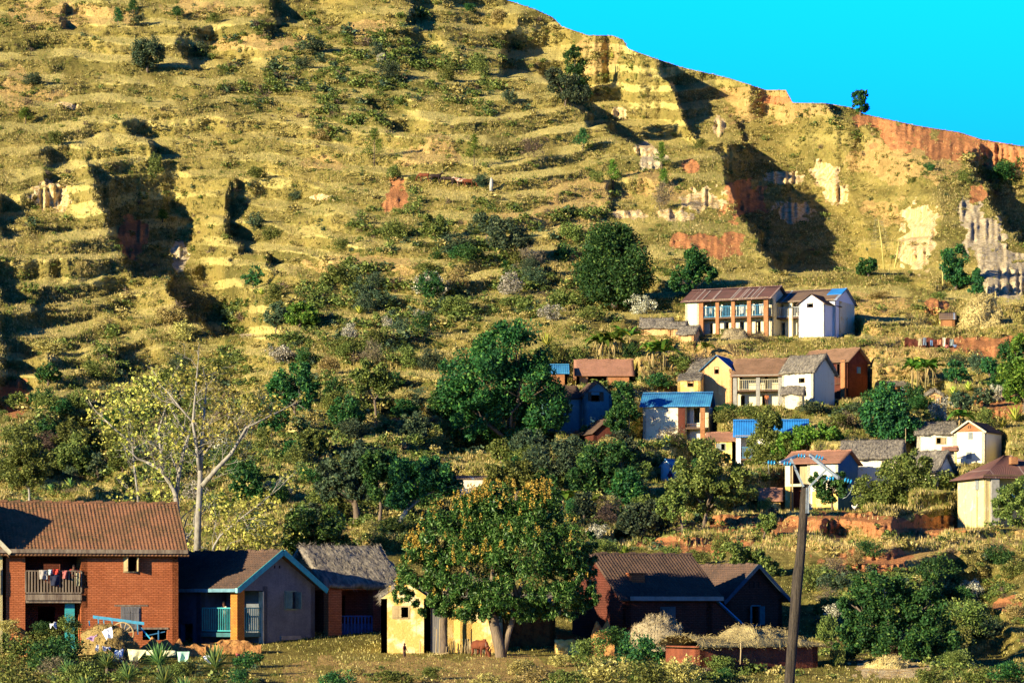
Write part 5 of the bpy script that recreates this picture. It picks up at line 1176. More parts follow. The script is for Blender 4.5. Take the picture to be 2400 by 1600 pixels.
TREES = [
 ('mango_tree', 'tall dark crowned tree left of the village, largest on the slope, yellowish top', (1205, 1066), [(1120, 880, 78, 92), (1210, 830, 85, 68), (1235, 930, 78, 82), (1125, 985, 72, 55), (1205, 1000, 80, 48), (1065, 930, 38, 60), (1180, 780, 55, 28), (1285, 960, 42, 66)], 26000, 0.34, L_DARK, 0.4, BARK),
 ('round_tree', 'big round dark green tree alone above the rusty roofed house', (1440, 712), [(1435, 600, 64, 62), (1400, 645, 52, 50), (1474, 645, 50, 54), (1440, 560, 42, 34), (1440, 680, 66, 26)], 24000, 0.36, L_DARK, 0.35, BARK),
 ('leafy_tree', 'bushy green tree right of the big round tree, above the long house', (1625, 700), [(1622, 618, 40, 34), (1652, 648, 28, 26), (1596, 660, 27, 28)], 6000, 0.34, L_DARK, 0.2, BARK),
 ('round_tree', 'round dark tree directly behind the grey gabled and thatched roofs', (735, 1300), [(735, 1232, 66, 52), (700, 1258, 45, 36), (772, 1262, 38, 30), (740, 1285, 70, 22)], 11000, 0.24, L_MANGO, 0.2, BARK),
 ('forked_trunk_tree', 'dark tree with forked trunk left of the two thin trunks, mid slope', (836, 1224), [(800, 1110, 52, 42), (850, 1085, 40, 46), (778, 1148, 36, 26), (835, 1140, 40, 30)], 9000, 0.26, L_BLUE, 0.28, BARK),
 ('thin_trunk_tree', 'dark green tree on thin black trunk between forked and pale trunks', (890, 1228), [(905, 1130, 46, 50), (885, 1095, 34, 40)], 6000, 0.26, L_DARK, 0.13, BARK),
 ('pale_trunk_tree', 'wide dark tree on a short pale trunk left of the cream hut', (936, 1234), [(955, 1130, 50, 50), (1010, 1112, 52, 38), (1045, 1138, 36, 28), (940, 1170, 36, 26)], 9000, 0.26, L_DARK, 0.2, BARKP),
 ('small_tree', 'small green tree with slender trunk left of the largest slope tree', (880, 990), [(868, 880, 44, 32), (902, 905, 32, 28), (843, 900, 28, 24)], 5000, 0.28, L_OLIVE, 0.13, BARK),
 ('round_tree', 'small round dark tree high on the upper left slope', (345, 166), [(345, 122, 36, 34), (330, 135, 22, 22), (362, 130, 22, 26)], 5000, 0.34, L_BLUE, 0.2, BARK),
 ('conifer', 'tall dark conifer just below the ridge', (1348, 240), [(1348, 122, 15, 18), (1345, 150, 28, 30), (1342, 188, 36, 34), (1352, 212, 34, 26)], 7000, 0.34, L_DARK, 0.2, BARK),
 ('blue_green_tree', 'low blue green feathery tree at the foot of the tall conifer', (1325, 246), [(1300, 185, 20, 26), (1325, 205, 36, 28), (1350, 222, 30, 20)], 4500, 0.32, L_BLUE, 0.15, BARK),
 ('ridge_tree', 'lone dark tree standing on the ridge against the sky', (2016, 270), [(2014, 232, 17, 18), (2018, 250, 17, 16), (2024, 222, 10, 9)], 3500, 0.3, L_DARK, 0.18, BARK),
 ('slope_tree', 'green tree right of the pale cliff, beside the grey rock face', (2240, 676), [(2238, 605, 28, 30), (2232, 635, 28, 28), (2252, 650, 22, 26)], 4500, 0.34, L_DARK, 0.18, BARK),
 ('small_conifer', 'small pointed tree below the grey rock face', (2292, 694), [(2290, 640, 9, 14), (2290, 660, 15, 18), (2292, 678, 18, 16)], 1800, 0.32, L_DARK, 0.12, BARK),
 ('bush', 'dense green bush left of the two pale flower stalks', (2035, 646), [(2035, 624, 23, 18), (2020, 632, 14, 12)], 1800, 0.3, L_DARK, 0.1, BARK),
 ('leafy_tree', 'dense green tree right of the brown brick house', (2082, 1040), [(2080, 950, 42, 42), (2108, 990, 44, 38), (2052, 985, 38, 38), (2074, 922, 28, 26), (2085, 1015, 55, 24)], 10000, 0.3, L_DARK, 0.25, BARK),
 ('leafy_tree', 'bright green tree at the right edge above the red earth bank', (2402, 965), [(2402, 830, 34, 40), (2380, 880, 36, 38), (2425, 900, 48, 52), (2380, 925, 26, 22)], 8000, 0.34, L_BRIGHT, 0.25, BARK),
 ('leafy_tree', 'wide olive green tree in front of the two thatched cream houses', (2135, 1212), [(2122, 1118, 56, 46), (2075, 1140, 50, 44), (2190, 1150, 52, 46), (2035, 1155, 34, 38), (2150, 1088, 38, 30), (2140, 1180, 90, 32), (2230, 1165, 34, 40), (2060, 1185, 50, 28)], 18000, 0.24, L_OLIVE, 0.16, BARKP),
 ('small_tree', 'small dark tree under the right hand insulators of the pole', (1950, 1200), [(1948, 1150, 34, 32), (1918, 1128, 22, 22), (1965, 1128, 24, 22)], 4000, 0.24, L_DARK, 0.12, BARK),
 ('scrub_tree', 'large grey green scrubby tree below the blue roofed houses', (1650, 1235), [(1640, 1085, 52, 52), (1690, 1112, 46, 46), (1604, 1150, 44, 40), (1735, 1140, 42, 44), (1662, 1165, 60, 44)], 12000, 0.24, L_OLIVE, 0.15, BARK),
 ('leafy_tree', 'grey green tree hiding the middle of the blue roofed balcony house', (1795, 1105), [(1800, 985, 30, 36), (1792, 1035, 38, 38), (1820, 1070, 48, 36), (1772, 1080, 30, 26), (1850, 1050, 36, 28)], 13000, 0.26, L_OLIVE, 0.16, BARK),
 ('leafy_tree', 'low bright green tree behind the red tiled roof by the pole head', (1880, 1080), [(1870, 1030, 44, 26), (1920, 1015, 40, 22), (1840, 1060, 36, 24), (1940, 1035, 40, 20)], 6000, 0.27, L_BRIGHT, 0.15, BARK),
 ('slender_tree', 'slender green tree left of the mottled blue roofed house', (1476, 1050), [(1462, 925, 24, 32), (1468, 965, 34, 28), (1440, 985, 24, 26), (1450, 1000, 26, 18)], 5500, 0.26, L_DARK, 0.12, BARKP),
 ('green_thicket', 'broad dark green tree mass above the straw topped shed, right of the pole', (2100, 1570), [(2055, 1380, 56, 42), (2008, 1420, 44, 46), (2110, 1435, 62, 54), (2035, 1475, 62, 46), (2165, 1425, 44, 54), (2205, 1490, 46, 46), (2110, 1510, 80, 36), (1990, 1500, 34, 44)], 22000, 0.17, L_DARK, 0.2, BARK),
 ('slim_tree', 'slim upright green tree at the top of the broad thicket', (2186, 1440), [(2186, 1340, 20, 24), (2184, 1372, 24, 30)], 2400, 0.17, L_DARK, 0.08, BARK),
 ('pale_trunk_tree', 'grey green tree with white trunk at the left edge above the brick roof', (68, 1190), [(55, 1050, 40, 48), (85, 1085, 36, 46), (45, 1105, 32, 38), (78, 1120, 34, 22)], 7500, 0.22, L_OLIVE, 0.1, BARKP),
 ('olive_tree', 'olive leaved tree in front of the hipped roof house at the right edge', (2388, 1290), [(2372, 1165, 34, 34), (2385, 1205, 40, 34), (2350, 1190, 26, 24), (2405, 1150, 30, 40)], 6000, 0.2, L_OLIVE, 0.1, BARK),
 ('dark_tree', 'dark leafy tree right of the bare yellow tree crown', (690, 985), [(690, 890, 46, 38), (660, 915, 36, 30), (715, 915, 30, 32), (690, 940, 44, 24)], 7000, 0.28, L_DARK, 0.16, BARK),
 ('olive_tree', 'spreading olive tree under the largest slope tree, centre', (1290, 1150), [(1290, 1085, 58, 42), (1340, 1060, 44, 34), (1250, 1110, 40, 34)], 8000, 0.25, L_BLUE, 0.14, BARK),
 ('olive_tree', 'wide dark olive tree left of the white hut', (1410, 1170), [(1400, 1075, 56, 44), (1450, 1090, 46, 48), (1370, 1120, 44, 40), (1480, 1050, 34, 32), (1430, 1130, 60, 34)], 11000, 0.25, L_DARK, 0.15, BARK),
 ('small_tree', 'small green tree between the white hut and the scrubby tree', (1600, 1250), [(1570, 1190, 34, 34), (1590, 1160, 22, 26)], 3000, 0.24, L_OLIVE, 0.1, BARK),
 ('leafy_tree', 'dark tree right of the orange outhouse foot and behind the pole', (1790, 1260), [(1800, 1225, 24, 22)], 1500, 0.22, L_OLIVE, 0.08, BARK),
 ('dark_tree', 'dark green tree mass right of the cream hut above the mango', (1210, 1180), [(1200, 1110, 60, 30), (1250, 1130, 40, 34), (1170, 1125, 36, 24)], 6000, 0.24, L_OLIVE, 0.14, BARK),
 ('round_tree', 'round dark bushy tree on the mid slope above the bare tree', (700, 765), [(705, 735, 36, 26), (725, 745, 28, 20)], 3000, 0.3, L_BRIGHT, 0.1, BARK),
 ('round_tree', 'dark rounded tree in the middle of the slope beside the pale flowered bush', (1205, 605), [(1195, 555, 46, 36), (1225, 560, 30, 30)], 4500, 0.32, L_BLUE, 0.12, BARK),
 ('round_tree', 'grey green rounded tree left of the dark mid slope tree', (1140, 565), [(1140, 530, 34, 30)], 2600, 0.32, L_BLUE, 0.12, BARK),
 ('round_tree', 'olive rounded tree furthest left of the three mid slope crowns', (1020, 560), [(1018, 530, 30, 30)], 2400, 0.32, L_OLIVE, 0.12, BARK),
 ('leafy_tree', 'dark bushy tree above the dark long tiled roof, left of the gabled brick house', (1745, 1345), [(1720, 1300, 40, 30), (1760, 1320, 40, 30), (1800, 1335, 34, 26)], 5000, 0.2, L_OLIVE, 0.1, BARK),
]
for i, t in enumerate(TREES):
    nm, lab, bp, bl, n, leaf, mat, tr_, tm = t
    kw = {}
    if nm == 'olive_tree' and bp[0] == 2388: kw['Y'] = 232
    if bp == (1205, 1066): kw['Y'] = 305
    if bp == (1440, 712): kw['dy'] = -3.5; kw['sub'] = 40; kw['subr'] = 0.42
    if bp == (1625, 700): kw['dy'] = -2.5
    if bp == (1880, 1080): kw['Y'] = 283.5
    if bp == (1795, 1105): kw['Y'] = 284.5
    if bp == (1476, 1050): kw['Y'] = 303
    if bp == (2135, 1212): kw['Y'] = 258
    if bp == (1950, 1200): kw['Y'] = 262
    if bp == (2100, 1570): kw['Y'] = 142
    tree(nm, lab, bp, bl, int(n * 1.35), leaf * 1.05, mat, tr_, tm, seed=i, **kw)

HB0 = [(1595, 2000, 670, 790), (1635, 2040, 820, 955), (1345, 1490, 840, 900), (1495, 1700, 915, 1030), (1715, 1910, 980, 1095), (1835, 2225, 1035, 1200), (2140, 2370, 985, 1095), (2262, 2400, 1065, 1235), (0, 1920, 1290, 1560), (1540, 1605, 1070, 1130), (1060, 1160, 1110, 1165), (1660, 1725, 1010, 1080), (1775, 1840, 1145, 1200), (1495, 1640, 745, 800), (2110, 2250, 780, 815), (2250, 2370, 690, 775)]
# many smaller trees in the green belt around and below the village
rb = np.random.default_rng(77); placed = []; tries = 0; seen_lab = {}
BELT = [(560, 880, 1040, 1270), (1040, 1050, 1560, 1270), (1880, 960, 2260, 1010), (560, 660, 1300, 860), (2220, 850, 2400, 960), (150, 1000, 330, 1180), (0, 880, 260, 1120), (1700, 1090, 1790, 1250)]
while len(placed) < 52 and tries < 4000:
    tries += 1; a_ = BELT[int(rb.choice(8, p=[.30, .26, .05, .12, .06, .05, .10, .06]))]; x = rb.uniform(a_[0], a_[2]); y = rb.uniform(a_[1], a_[3])
    if any((x - p_[0]) ** 2 + ((y - p_[1]) * 1.3) ** 2 < 46 ** 2 for p_ in placed): continue
    if any(a2 - 24 < x < b2 + 24 and t2 - 4 < y < bo2 + 60 for a2, b2, t2, bo2 in HB0): continue
    placed.append((x, y))
def pine(label, bx, by, top, w, mat=L_BRIGHT, Y=None):
    r_ = np.random.default_rng(int(bx)); Y = Y or float(lookup(bx, by)) - 0.3; k = Y / FL; h = (by - top) * k; wd = w * k / 2
    root = empty('young_pine', P(bx, by, Y)); tag(root, label, 'pine tree', 'young pines on the slope')
    pts = []; nn = []
    for z in np.linspace(h * 0.32, h * 0.97, 9):
        t_ = (h - z) / h; rr = wd * (0.25 + 1.25 * t_) * (0.8 + 0.5 * r_.random())
        for a in r_.random(6) * 6.28:
            for q in np.linspace(0.3, 1, 5):
                c_ = np.array([math.cos(a) * rr * q, math.sin(a) * rr * q, z + 0.12 * q * h * 0.6])
                pts += [c_ + r_.normal(size=3) * 0.11 for _ in range(7)]; nn += [np.array([math.cos(a) * .4, math.sin(a) * .4, 1.0])] * 7
    V, F_ = leaves_arr(np.array(pts), 0.3, 0.22, r=r_, nrm=np.array(nn)); mesh_np('crown', V, F_, mat, root)
    MB().tube([(0, 0, -0.4), (0.03, 0, h * 0.5), (0, 0, h * 0.95)], [0.1, 0.07, 0.02], 6).build('trunk', BARK, root, True)
for lab, bx, by, top, w in [('bright young pine at the far left of the upper slope', 60, 290, 254, 30), ('slim young pine left of the pale earth cut', 877, 385, 305, 44), ('young pine with bare stem right of the pale earth cut', 1111, 392, 320, 44),
        ('bottle shaped young pine on a bare stalk above the orange rocks', 1551, 402, 338, 32), ('young pine left of the bottle shaped one', 1437, 440, 378, 38), ('tiny bright pine in the shaded hollow on the left slope', 381, 520, 494, 24),
        ('dark young pine standing on the path below the ridge conifer', 1366, 352, 305, 36), ('small pine low beside the orange rocks', 1556, 440, 400, 22), ('dark young pine at the top left edge of the hill', 276, 62, 22, 28), ('small dark pine top left beside a dry bush', 312, 40, 2, 30),
        ('dark young pine near the top, above the round dark tree', 415, 46, 18, 34)]:
    pine(lab, bx, by, top, w, L_DARK if 'dark' in lab else L_BRIGHT)

# the large mango tree
def mango():
    bp = (1176, 1544); Y = 145.5; k = Y / FL; base = P(*bp, Y); r_ = np.random.default_rng(5)
    root = empty('flowering_mango_tree', base); tag(root, 'large round mango tree with orange blossom spikes in the middle foreground', 'mango tree')
    bl = [(1165, 1225, 105, 72), (1062, 1262, 85, 72), (1000, 1335, 62, 55), (1105, 1345, 105, 62), (1235, 1290, 100, 82), (1325, 1300, 60, 80), (1362, 1370, 38, 42), (1305, 1395, 62, 36), (1190, 1395, 90, 36), (955, 1375, 30, 30), (1042, 1400, 52, 30), (1260, 1195, 60, 50), (1120, 1190, 60, 40), (1375, 1330, 26, 34), (985, 1290, 40, 36), (1080, 1425, 60, 24), (1150, 1415, 60, 26), (1350, 1405, 45, 30), (1240, 1420, 50, 22), (940, 1395, 26, 22), (1180, 1180, 80, 46), (1270, 1175, 50, 36), (1010, 1420, 50, 24), (1110, 1440, 46, 18), (1210, 1440, 60, 18), (1310, 1435, 60, 18), (1375, 1400, 30, 30), (1385, 1290, 20, 40)]
    B = []
    for i, (cx, cy, rx, ry) in enumerate(bl):
        B.append(((cx - bp[0]) * k, (r_.random() - 0.6) * 1.2, (bp[1] - cy) * k, rx * k, (rx + ry) / 2 * k * 0.95, ry * k))
    B = np.array(B); pts, nr = crown_pts(B, 90000, 40, 0.25, r_)
    V, F_ = leaves_arr(pts, 0.20, 0.3, drop=0.35, r=r_, nrm=nr); mesh_np('crown', V, F_, L_MANGO, root)
    # blossom spikes over the upper, camera and sun side
    sp = []; cnt = 0
    while cnt < 240:
        b = B[r_.integers(0, len(B))]; d = sphere_dirs(1, r_)[0]
        if d[1] > 0.1 or d[2] < -0.1 or (d[0] > 0.5): continue
        c_ = b[:3] + d * b[3:] * 1.02
        pxx = bp[0] + c_[0] / k; pyy = bp[1] - c_[2] / k
        pr = 0.9 if (pyy < 1300 and pxx < 1300) else 0.25
        if 1040 < pxx < 1200 and 1230 < pyy < 1330: pr = 1.0
        if pyy > 1360: pr = 0.08
        if r_.random() > pr: continue
        if np.any((((c_ - B[:, :3]) / B[:, 3:]) ** 2).sum(1) < 0.75): continue
        cnt += 1; h = 0.25 + 0.2 * r_.random()
        for _ in range(24):
            t_ = r_.random(); a = r_.random() * 6.28; rr = 0.09 * (1 - t_) + 0.012
            sp.append(c_ + np.array([math.cos(a) * rr, math.sin(a) * rr - 0.05, 0.05 + t_ * h]))
    V, F_ = leaves_arr(np.array(sp), 0.075, 0.8, up=0.3, r=r_); o = mesh_np('blossom', V, F_, L_ORF, root); o['kind'] = 'stuff'
    q = lambda x, y, d=0.0: Vector(((x - bp[0]) * k, d, (bp[1] - y) * k))
    mb = MB()
    mb.tube([q(1176, 1560), q(1172, 1520), q(1160, 1470), q(1150, 1425), q(1130, 1380), q(1080, 1320)], [.30, .28, .26, .24, .18, .1], 10)
    mb.tube([q(1180, 1530), q(1190, 1490, .1), q(1205, 1440, .1), q(1212, 1400, .1), q(1240, 1330, .2), q(1290, 1290, .3)], [.18, .14, .14, .14, .12, .07], 10)
    for a, b_ in (((1150, 1425), (1160, 1250)), ((1130, 1380), (1010, 1340)), ((1240, 1330), (1330, 1380)), ((1212, 1400), (1180, 1300)), ((1240, 1330), (1250, 1220)), ((1150, 1425), (1060, 1400))):
        mb.tube([q(*a), q((a[0] + b_[0]) / 2, (a[1] + b_[1]) / 2 - 8, .2), q(*b_, .1)], [.14, .1, .04], 7)
    mb.build('trunk', m_plain('mango_grey_bark', (0.24, 0.18, 0.11), (0.13, 0.10, 0.065), 4, bmp=0.04, stretch=(1, 1, 0.3)), root, True)  # grey-brown bark, a little paler than the common bark
    # second darker trunk behind the mud houses gap
mango()
tr2 = empty('old_trunk', P(1040, 1545, 149.2)); tag(tr2, 'dark rough tree trunk between the mustard and ochre mud houses', 'tree trunk')
MB().tube([(0, 0, -.4), (0.02, 0, .8), (-0.03, 0, 1.8), (0.05, 0, 3.0)], [.24, .19, .18, .14], 9).build('trunk', BARK, tr2, True)

# the bare yellow-leaved trees
def bare_tree(label, bp, Y, limbs, seed, nl=900, tips=()):
    k = Y / FL; base = P(*bp, Y); r_ = np.random.default_rng(seed); root = empty('bare_tree', base); tag(root, label, 'tree', 'bare pale trees behind the brick house')
    q = lambda x, y, d=0.0: Vector(((x - bp[0]) * k, d, (bp[1] - y) * k))
    mb = MB(); tw = MB(); leaf = []
    def grow(p, d, L_, r0, lev):
        d = d.normalized(); m_ = p + d * L_ * 0.5 + Vector(r_.normal(size=3)) * L_ * 0.06; e = p + d * L_ + Vector(r_.normal(size=3)) * L_ * 0.1
        tw.tube([p, m_, e], [r0, r0 * 0.75, r0 * 0.5], 5 if lev < 2 else 4, cap=False)
        if lev >= 3:
            if r_.random() < 0.75:
                for _ in range(r_.integers(3, 9)): leaf.append(np.array(e) + r_.normal(size=3) * 0.16)
            return
        for _ in range(3 if lev < 2 else 2):
            s_ = m_.lerp(e, r_.random())
            grow(s_, (e - p).normalized() + Vector(r_.normal(size=3)) * 0.55 + Vector((0, 0, 0.12)), L_ * (0.55 + 0.25 * r_.random()), r0 * 0.55, lev + 1)
    for pts, r0, r1, dep in limbs:
        P3 = [q(x, y, dep * (i / max(1, len(pts) - 1))) for i, (x, y) in enumerate(pts)]; n = len(P3)
        mb.tube(P3, list(np.linspace(r0, r1, n)), 9)
        for i in range(n - 1):
            if r0 > 0.2 and i < 1: continue
            for _ in range(2):
                s_ = P3[i].lerp(P3[i + 1], r_.random()); d = (P3[i + 1] - P3[i]).normalized() + Vector(r_.normal(size=3)) * 0.75
                grow(s_, d + Vector((0, 0, 0.25)), 1.1 + 0.9 * r_.random(), max(0.03, r1 * 0.5), 1)
        grow(P3[-1], P3[-1] - P3[-2], 1.3, r1 * 0.8, 1)
    for (cx, cy, rx, ry, n) in tips:
        for _ in range(n):
            c_ = np.array(q(cx + r_.normal() * rx * 0.5, cy + r_.normal() * ry * 0.5, r_.normal() * 1.2))
            for _ in range(r_.integers(3, 8)): leaf.append(c_ + r_.normal(size=3) * 0.14)
    mb.build('trunk', BARKP, root, True); tw.build('twigs', m_plain('twig_grey', (0.36, 0.33, 0.26), (0.2, 0.18, 0.14), 3), root)
    V, F_ = leaves_arr(np.array(leaf), 0.22, 0.85, r=r_); mesh_np('leaves', V, F_, L_YEL, root)
bare_tree('tall pale trunked tree with few yellow leaves, right one behind the brick house roof', (462, 1300), 203,
    [([(462, 1310), (464, 1218), (468, 1138), (470, 1071), (475, 1010), (481, 927)], .27, .07, 0.3), ([(474, 1138), (511, 1096), (545, 1062), (579, 1004), (655, 967)], .19, .05, -1),
     ([(511, 1096), (536, 1068), (569, 1019), (594, 979)], .1, .04, .8), ([(467, 1100), (462, 1053), (453, 991), (459, 927), (465, 862)], .15, .05, -.5), ([(453, 990), (419, 952), (389, 915)], .09, .04, .8), ([(475, 1068), (517, 1019), (545, 990)], .09, .03, -.8)],
    11, tips=[(560, 960, 90, 50, 60), (640, 960, 60, 30, 40), (470, 880, 70, 40, 40), (520, 1010, 60, 40, 20)])
bare_tree('leaning pale tree with yellow leaf tufts, middle of the bare trees', (441, 1300), 206,
    [([(441, 1300), (432, 1262), (419, 1227), (413, 1160), (407, 1145), (380, 1102), (346, 1083)], .27, .1, -.6), ([(380, 1102), (377, 1065), (370, 1010), (389, 942)], .14, .05, .6),
     ([(414, 1155), (419, 1114), (432, 1053), (444, 1019)], .18, .08, -.3), ([(444, 1019), (416, 988), (395, 950)], .08, .04, .5), ([(419, 1110), (398, 1065)], .09, .05, .6), ([(425, 1245), (440, 1262), (448, 1250)], .12, .08, -.4)],
    12, tips=[(390, 900, 80, 40, 60), (330, 940, 70, 60, 90), (400, 1040, 50, 50, 40), (380, 1150, 60, 30, 30)])
bare_tree('thin crooked yellow tree, leftmost of the bare trees', (328, 1200), 226,
    [([(328, 1205), (322, 1150), (314, 1080), (312, 1040), (272, 1007), (236, 973)], .1, .05, -.5), ([(312, 1040), (306, 1004), (300, 960)], .06, .03, .4), ([(314, 1050), (345, 1034), (360, 1030)], .06, .03, .4)],
    13, tips=[(260, 1010, 60, 50, 60), (340, 1170, 70, 30, 50), (270, 930, 50, 50, 60)])
bare_tree('low yellow leaved limb leaning right behind the dark tiled roof', (500, 1300), 200,
    [([(498, 1300), (502, 1279), (517, 1255), (573, 1209), (640, 1157)], .1, .04, -.5), ([(530, 1290), (560, 1240), (600, 1220)], .05, .03, .5)],
    14, tips=[(560, 1250, 70, 40, 110), (520, 1200, 50, 60, 70), (610, 1180, 50, 30, 40), (630, 1250, 50, 30, 60)])

# plant prototypes with unit size, shared by many copies
def proto_mesh(name, V, F_, mat):
    me = bpy.data.meshes.new(name); V = np.asarray(V, np.float32); m, k = F_.shape
    me.vertices.add(len(V)); me.vertices.foreach_set('co', V.ravel()); me.loops.add(m * k); me.loops.foreach_set('vertex_index', F_.astype(np.int32).ravel())
    me.polygons.add(m); me.polygons.foreach_set('loop_start', np.arange(0, m * k, k, dtype=np.int32)); me.update(calc_edges=True); me.materials.append(mat); return me
def bush_geo(n, seed, lobes=6, leaf=0.085, asp=0.55, up=0.0, flat=0.75):
    r_ = np.random.default_rng(seed); bl = []
    for i in range(lobes):
        a = r_.random() * 6.28; d = 0.28 * r_.random() ** .5
        s = 0.2 + 0.14 * r_.random(); bl.append((math.cos(a) * d, math.sin(a) * d, flat * (0.25 + 0.5 * r_.random()) * (1.1 - d), s, s, s * 0.9))
    pts, nr = crown_pts(bl, n, 14, 0.42, r_)
    pts[:, 2] = np.abs(pts[:, 2]) * 1.0
    return leaves_arr(pts, leaf, asp, up=up, r=r_, nrm=nr)
def wisp_geo(n, seed):
    """upright dry stems fanning from the ground"""
    r_ = np.random.default_rng(seed); V = []; F_ = []
    a = r_.random(n) * 6.28; lean = 0.5 * r_.random(n) ** .7; h = 0.5 + 0.5 * r_.random(n); b = 0.16 * r_.random(n)
    bx = np.cos(a) * b; by = np.sin(a) * b; tx = bx + np.cos(a) * lean * h; ty = by + np.sin(a) * lean * h
    w = 0.02; px_, py_ = -np.sin(a) * w, np.cos(a) * w
    V = np.stack([np.stack([bx - px_, by - py_, 0 * a], -1), np.stack([bx + px_, by + py_, 0 * a], -1), np.stack([(bx + tx) / 2 + px_, (by + ty) / 2 + py_, h * 0.6], -1), np.stack([tx, ty, h], -1)], 1).reshape(-1, 3)
    return V, np.arange(n * 4).reshape(n, 4)
SHR = {}
for kd, mat in (('olive', L_OLIVE), ('dry', L_DRY), ('dark', L_BLUE), ('green', L_DARK), ('pale', L_PALE), ('twig', L_GREYB)):
    SHR[kd] = [proto_mesh('shrub_%s' % kd, *bush_geo(2400 if kd != 'twig' else 1200, 50 + i * 7 + len(kd) * 13, 5 + i, 0.058 if kd != 'twig' else 0.11, 0.5 if kd != 'twig' else 0.12, 0.2), mat) for i in range(4)]
LAND = [(342, 122, 'the round dark upper left tree'), (1345, 170, 'the tall ridge conifer'), (2016, 240, 'the lone ridge tree'), (1940, 420, 'the white rock scar'), (2155, 560, 'the pale cliff'), (370, 570, 'the dark left gorge'),
    (1435, 615, 'the big round tree'), (1720, 720, 'the rusty roofed long house'), (440, 960, 'the bare yellow trees'), (1165, 1290, 'the flowering mango tree'), (1865, 1400, 'the power pole'), (200, 1200, 'the red brick house roof'),
    (1180, 900, 'the largest slope tree'), (2340, 1140, 'the hipped roof house'), (2290, 1040, 'the tall white house'), (1000, 350, 'the pale earth cut'), (1551, 360, 'the stalked pine'), (2310, 735, 'the big straw heap'),
    (1040, 428, 'the grazing herd'), (650, 1400, 'the grey gabled house'), (1570, 1100, 'the white hut'), (1540, 1340, 'the long dark tiled roof'), (60, 275, 'the far left pine'), (2070, 570, 'the flower stalks'), (2350, 600, 'the grey rock face'),
    (1900, 900, 'the grey pillared house'), (2100, 1430, 'the broad green thicket'), (1000, 150, 'the shaded upper terraces'), (620, 300, 'the middle of the upper slope'), (150, 480, 'the pale left rocks'), (640, 610, 'the curved terraces'), (1180, 560, 'the mid slope crowns'),
    (100, 900, 'the left edge gully'), (880, 1150, 'the forked trunk tree'), (1420, 800, 'the banana plants'), (850, 760, 'the pale flower bushes'), (1560, 300, 'the eroded spur'), (1590, 160, 'the ridge line')]
seen_lab = {}; ORD = ['', 'second', 'third', 'fourth', 'fifth', 'sixth', 'seventh', 'eighth', 'ninth', 'tenth', 'eleventh', 'twelfth', 'thirteenth', 'fourteenth', 'fifteenth']
def where(px, py):
    d = [((px - a) ** 2 + (py - b) ** 2, a, b, n) for a, b, n in LAND]; _, a, b, n = min(d)
    dx, dy = px - a, py - b
    if abs(dx) > 2 * abs(dy): w_ = 'right of' if dx > 0 else 'left of'
    elif abs(dy) > 2 * abs(dx): w_ = 'below' if dy > 0 else 'above'
    else: w_ = ('lower' if dy > 0 else 'upper') + ' ' + ('right' if dx > 0 else 'left') + ' of'
    dist = math.hypot(dx, dy); q_ = 'close ' if dist < 60 else ('' if dist < 120 else 'well ')
    return q_ + w_ + ' ' + n
def uniq(core, px, py):
    s = core + ' ' + where(px, py); k = seen_lab.get(s, 0); seen_lab[s] = k + 1
    return s if k == 0 else (ORD[min(k, 14)] + ' ' + s)
COLN = {'olive': 'olive green', 'dry': 'dry yellowish', 'dark': 'blue green', 'green': 'deep green', 'pale': 'pale flowered', 'twig': 'grey leafless'}
for (x, y) in placed:
    w_ = rb.uniform(26, 48) * (0.7 + 0.35 * y / 1200); h_ = w_ * rb.uniform(0.75, 1.25); kd_ = rb.choice(3, p=[.45, .3, .25])
    mt_, cn_ = [(L_DARK, 'dark green'), (L_OLIVE, 'olive green'), (L_BLUE, 'blue green')][int(kd_)]
    tree('small_tree', uniq(('tall ' if h_ > w_ else 'low ') + cn_ + ' small tree', x, y - h_), (x, y), [(x, y - h_ * 1.15, w_ * 0.7, h_ * 0.62), (x - w_ * .45, y - h_ * .8, w_ * 0.5, h_ * 0.5), (x + w_ * .45, y - h_ * .75, w_ * 0.52, h_ * 0.48), (x, y - h_ * .45, w_ * .6, h_ * .35)], int(2600 * (w_ / 34) ** 2), 0.26, mt_, 0.11, BARK, group='small trees of the green belt', seed=int(x))
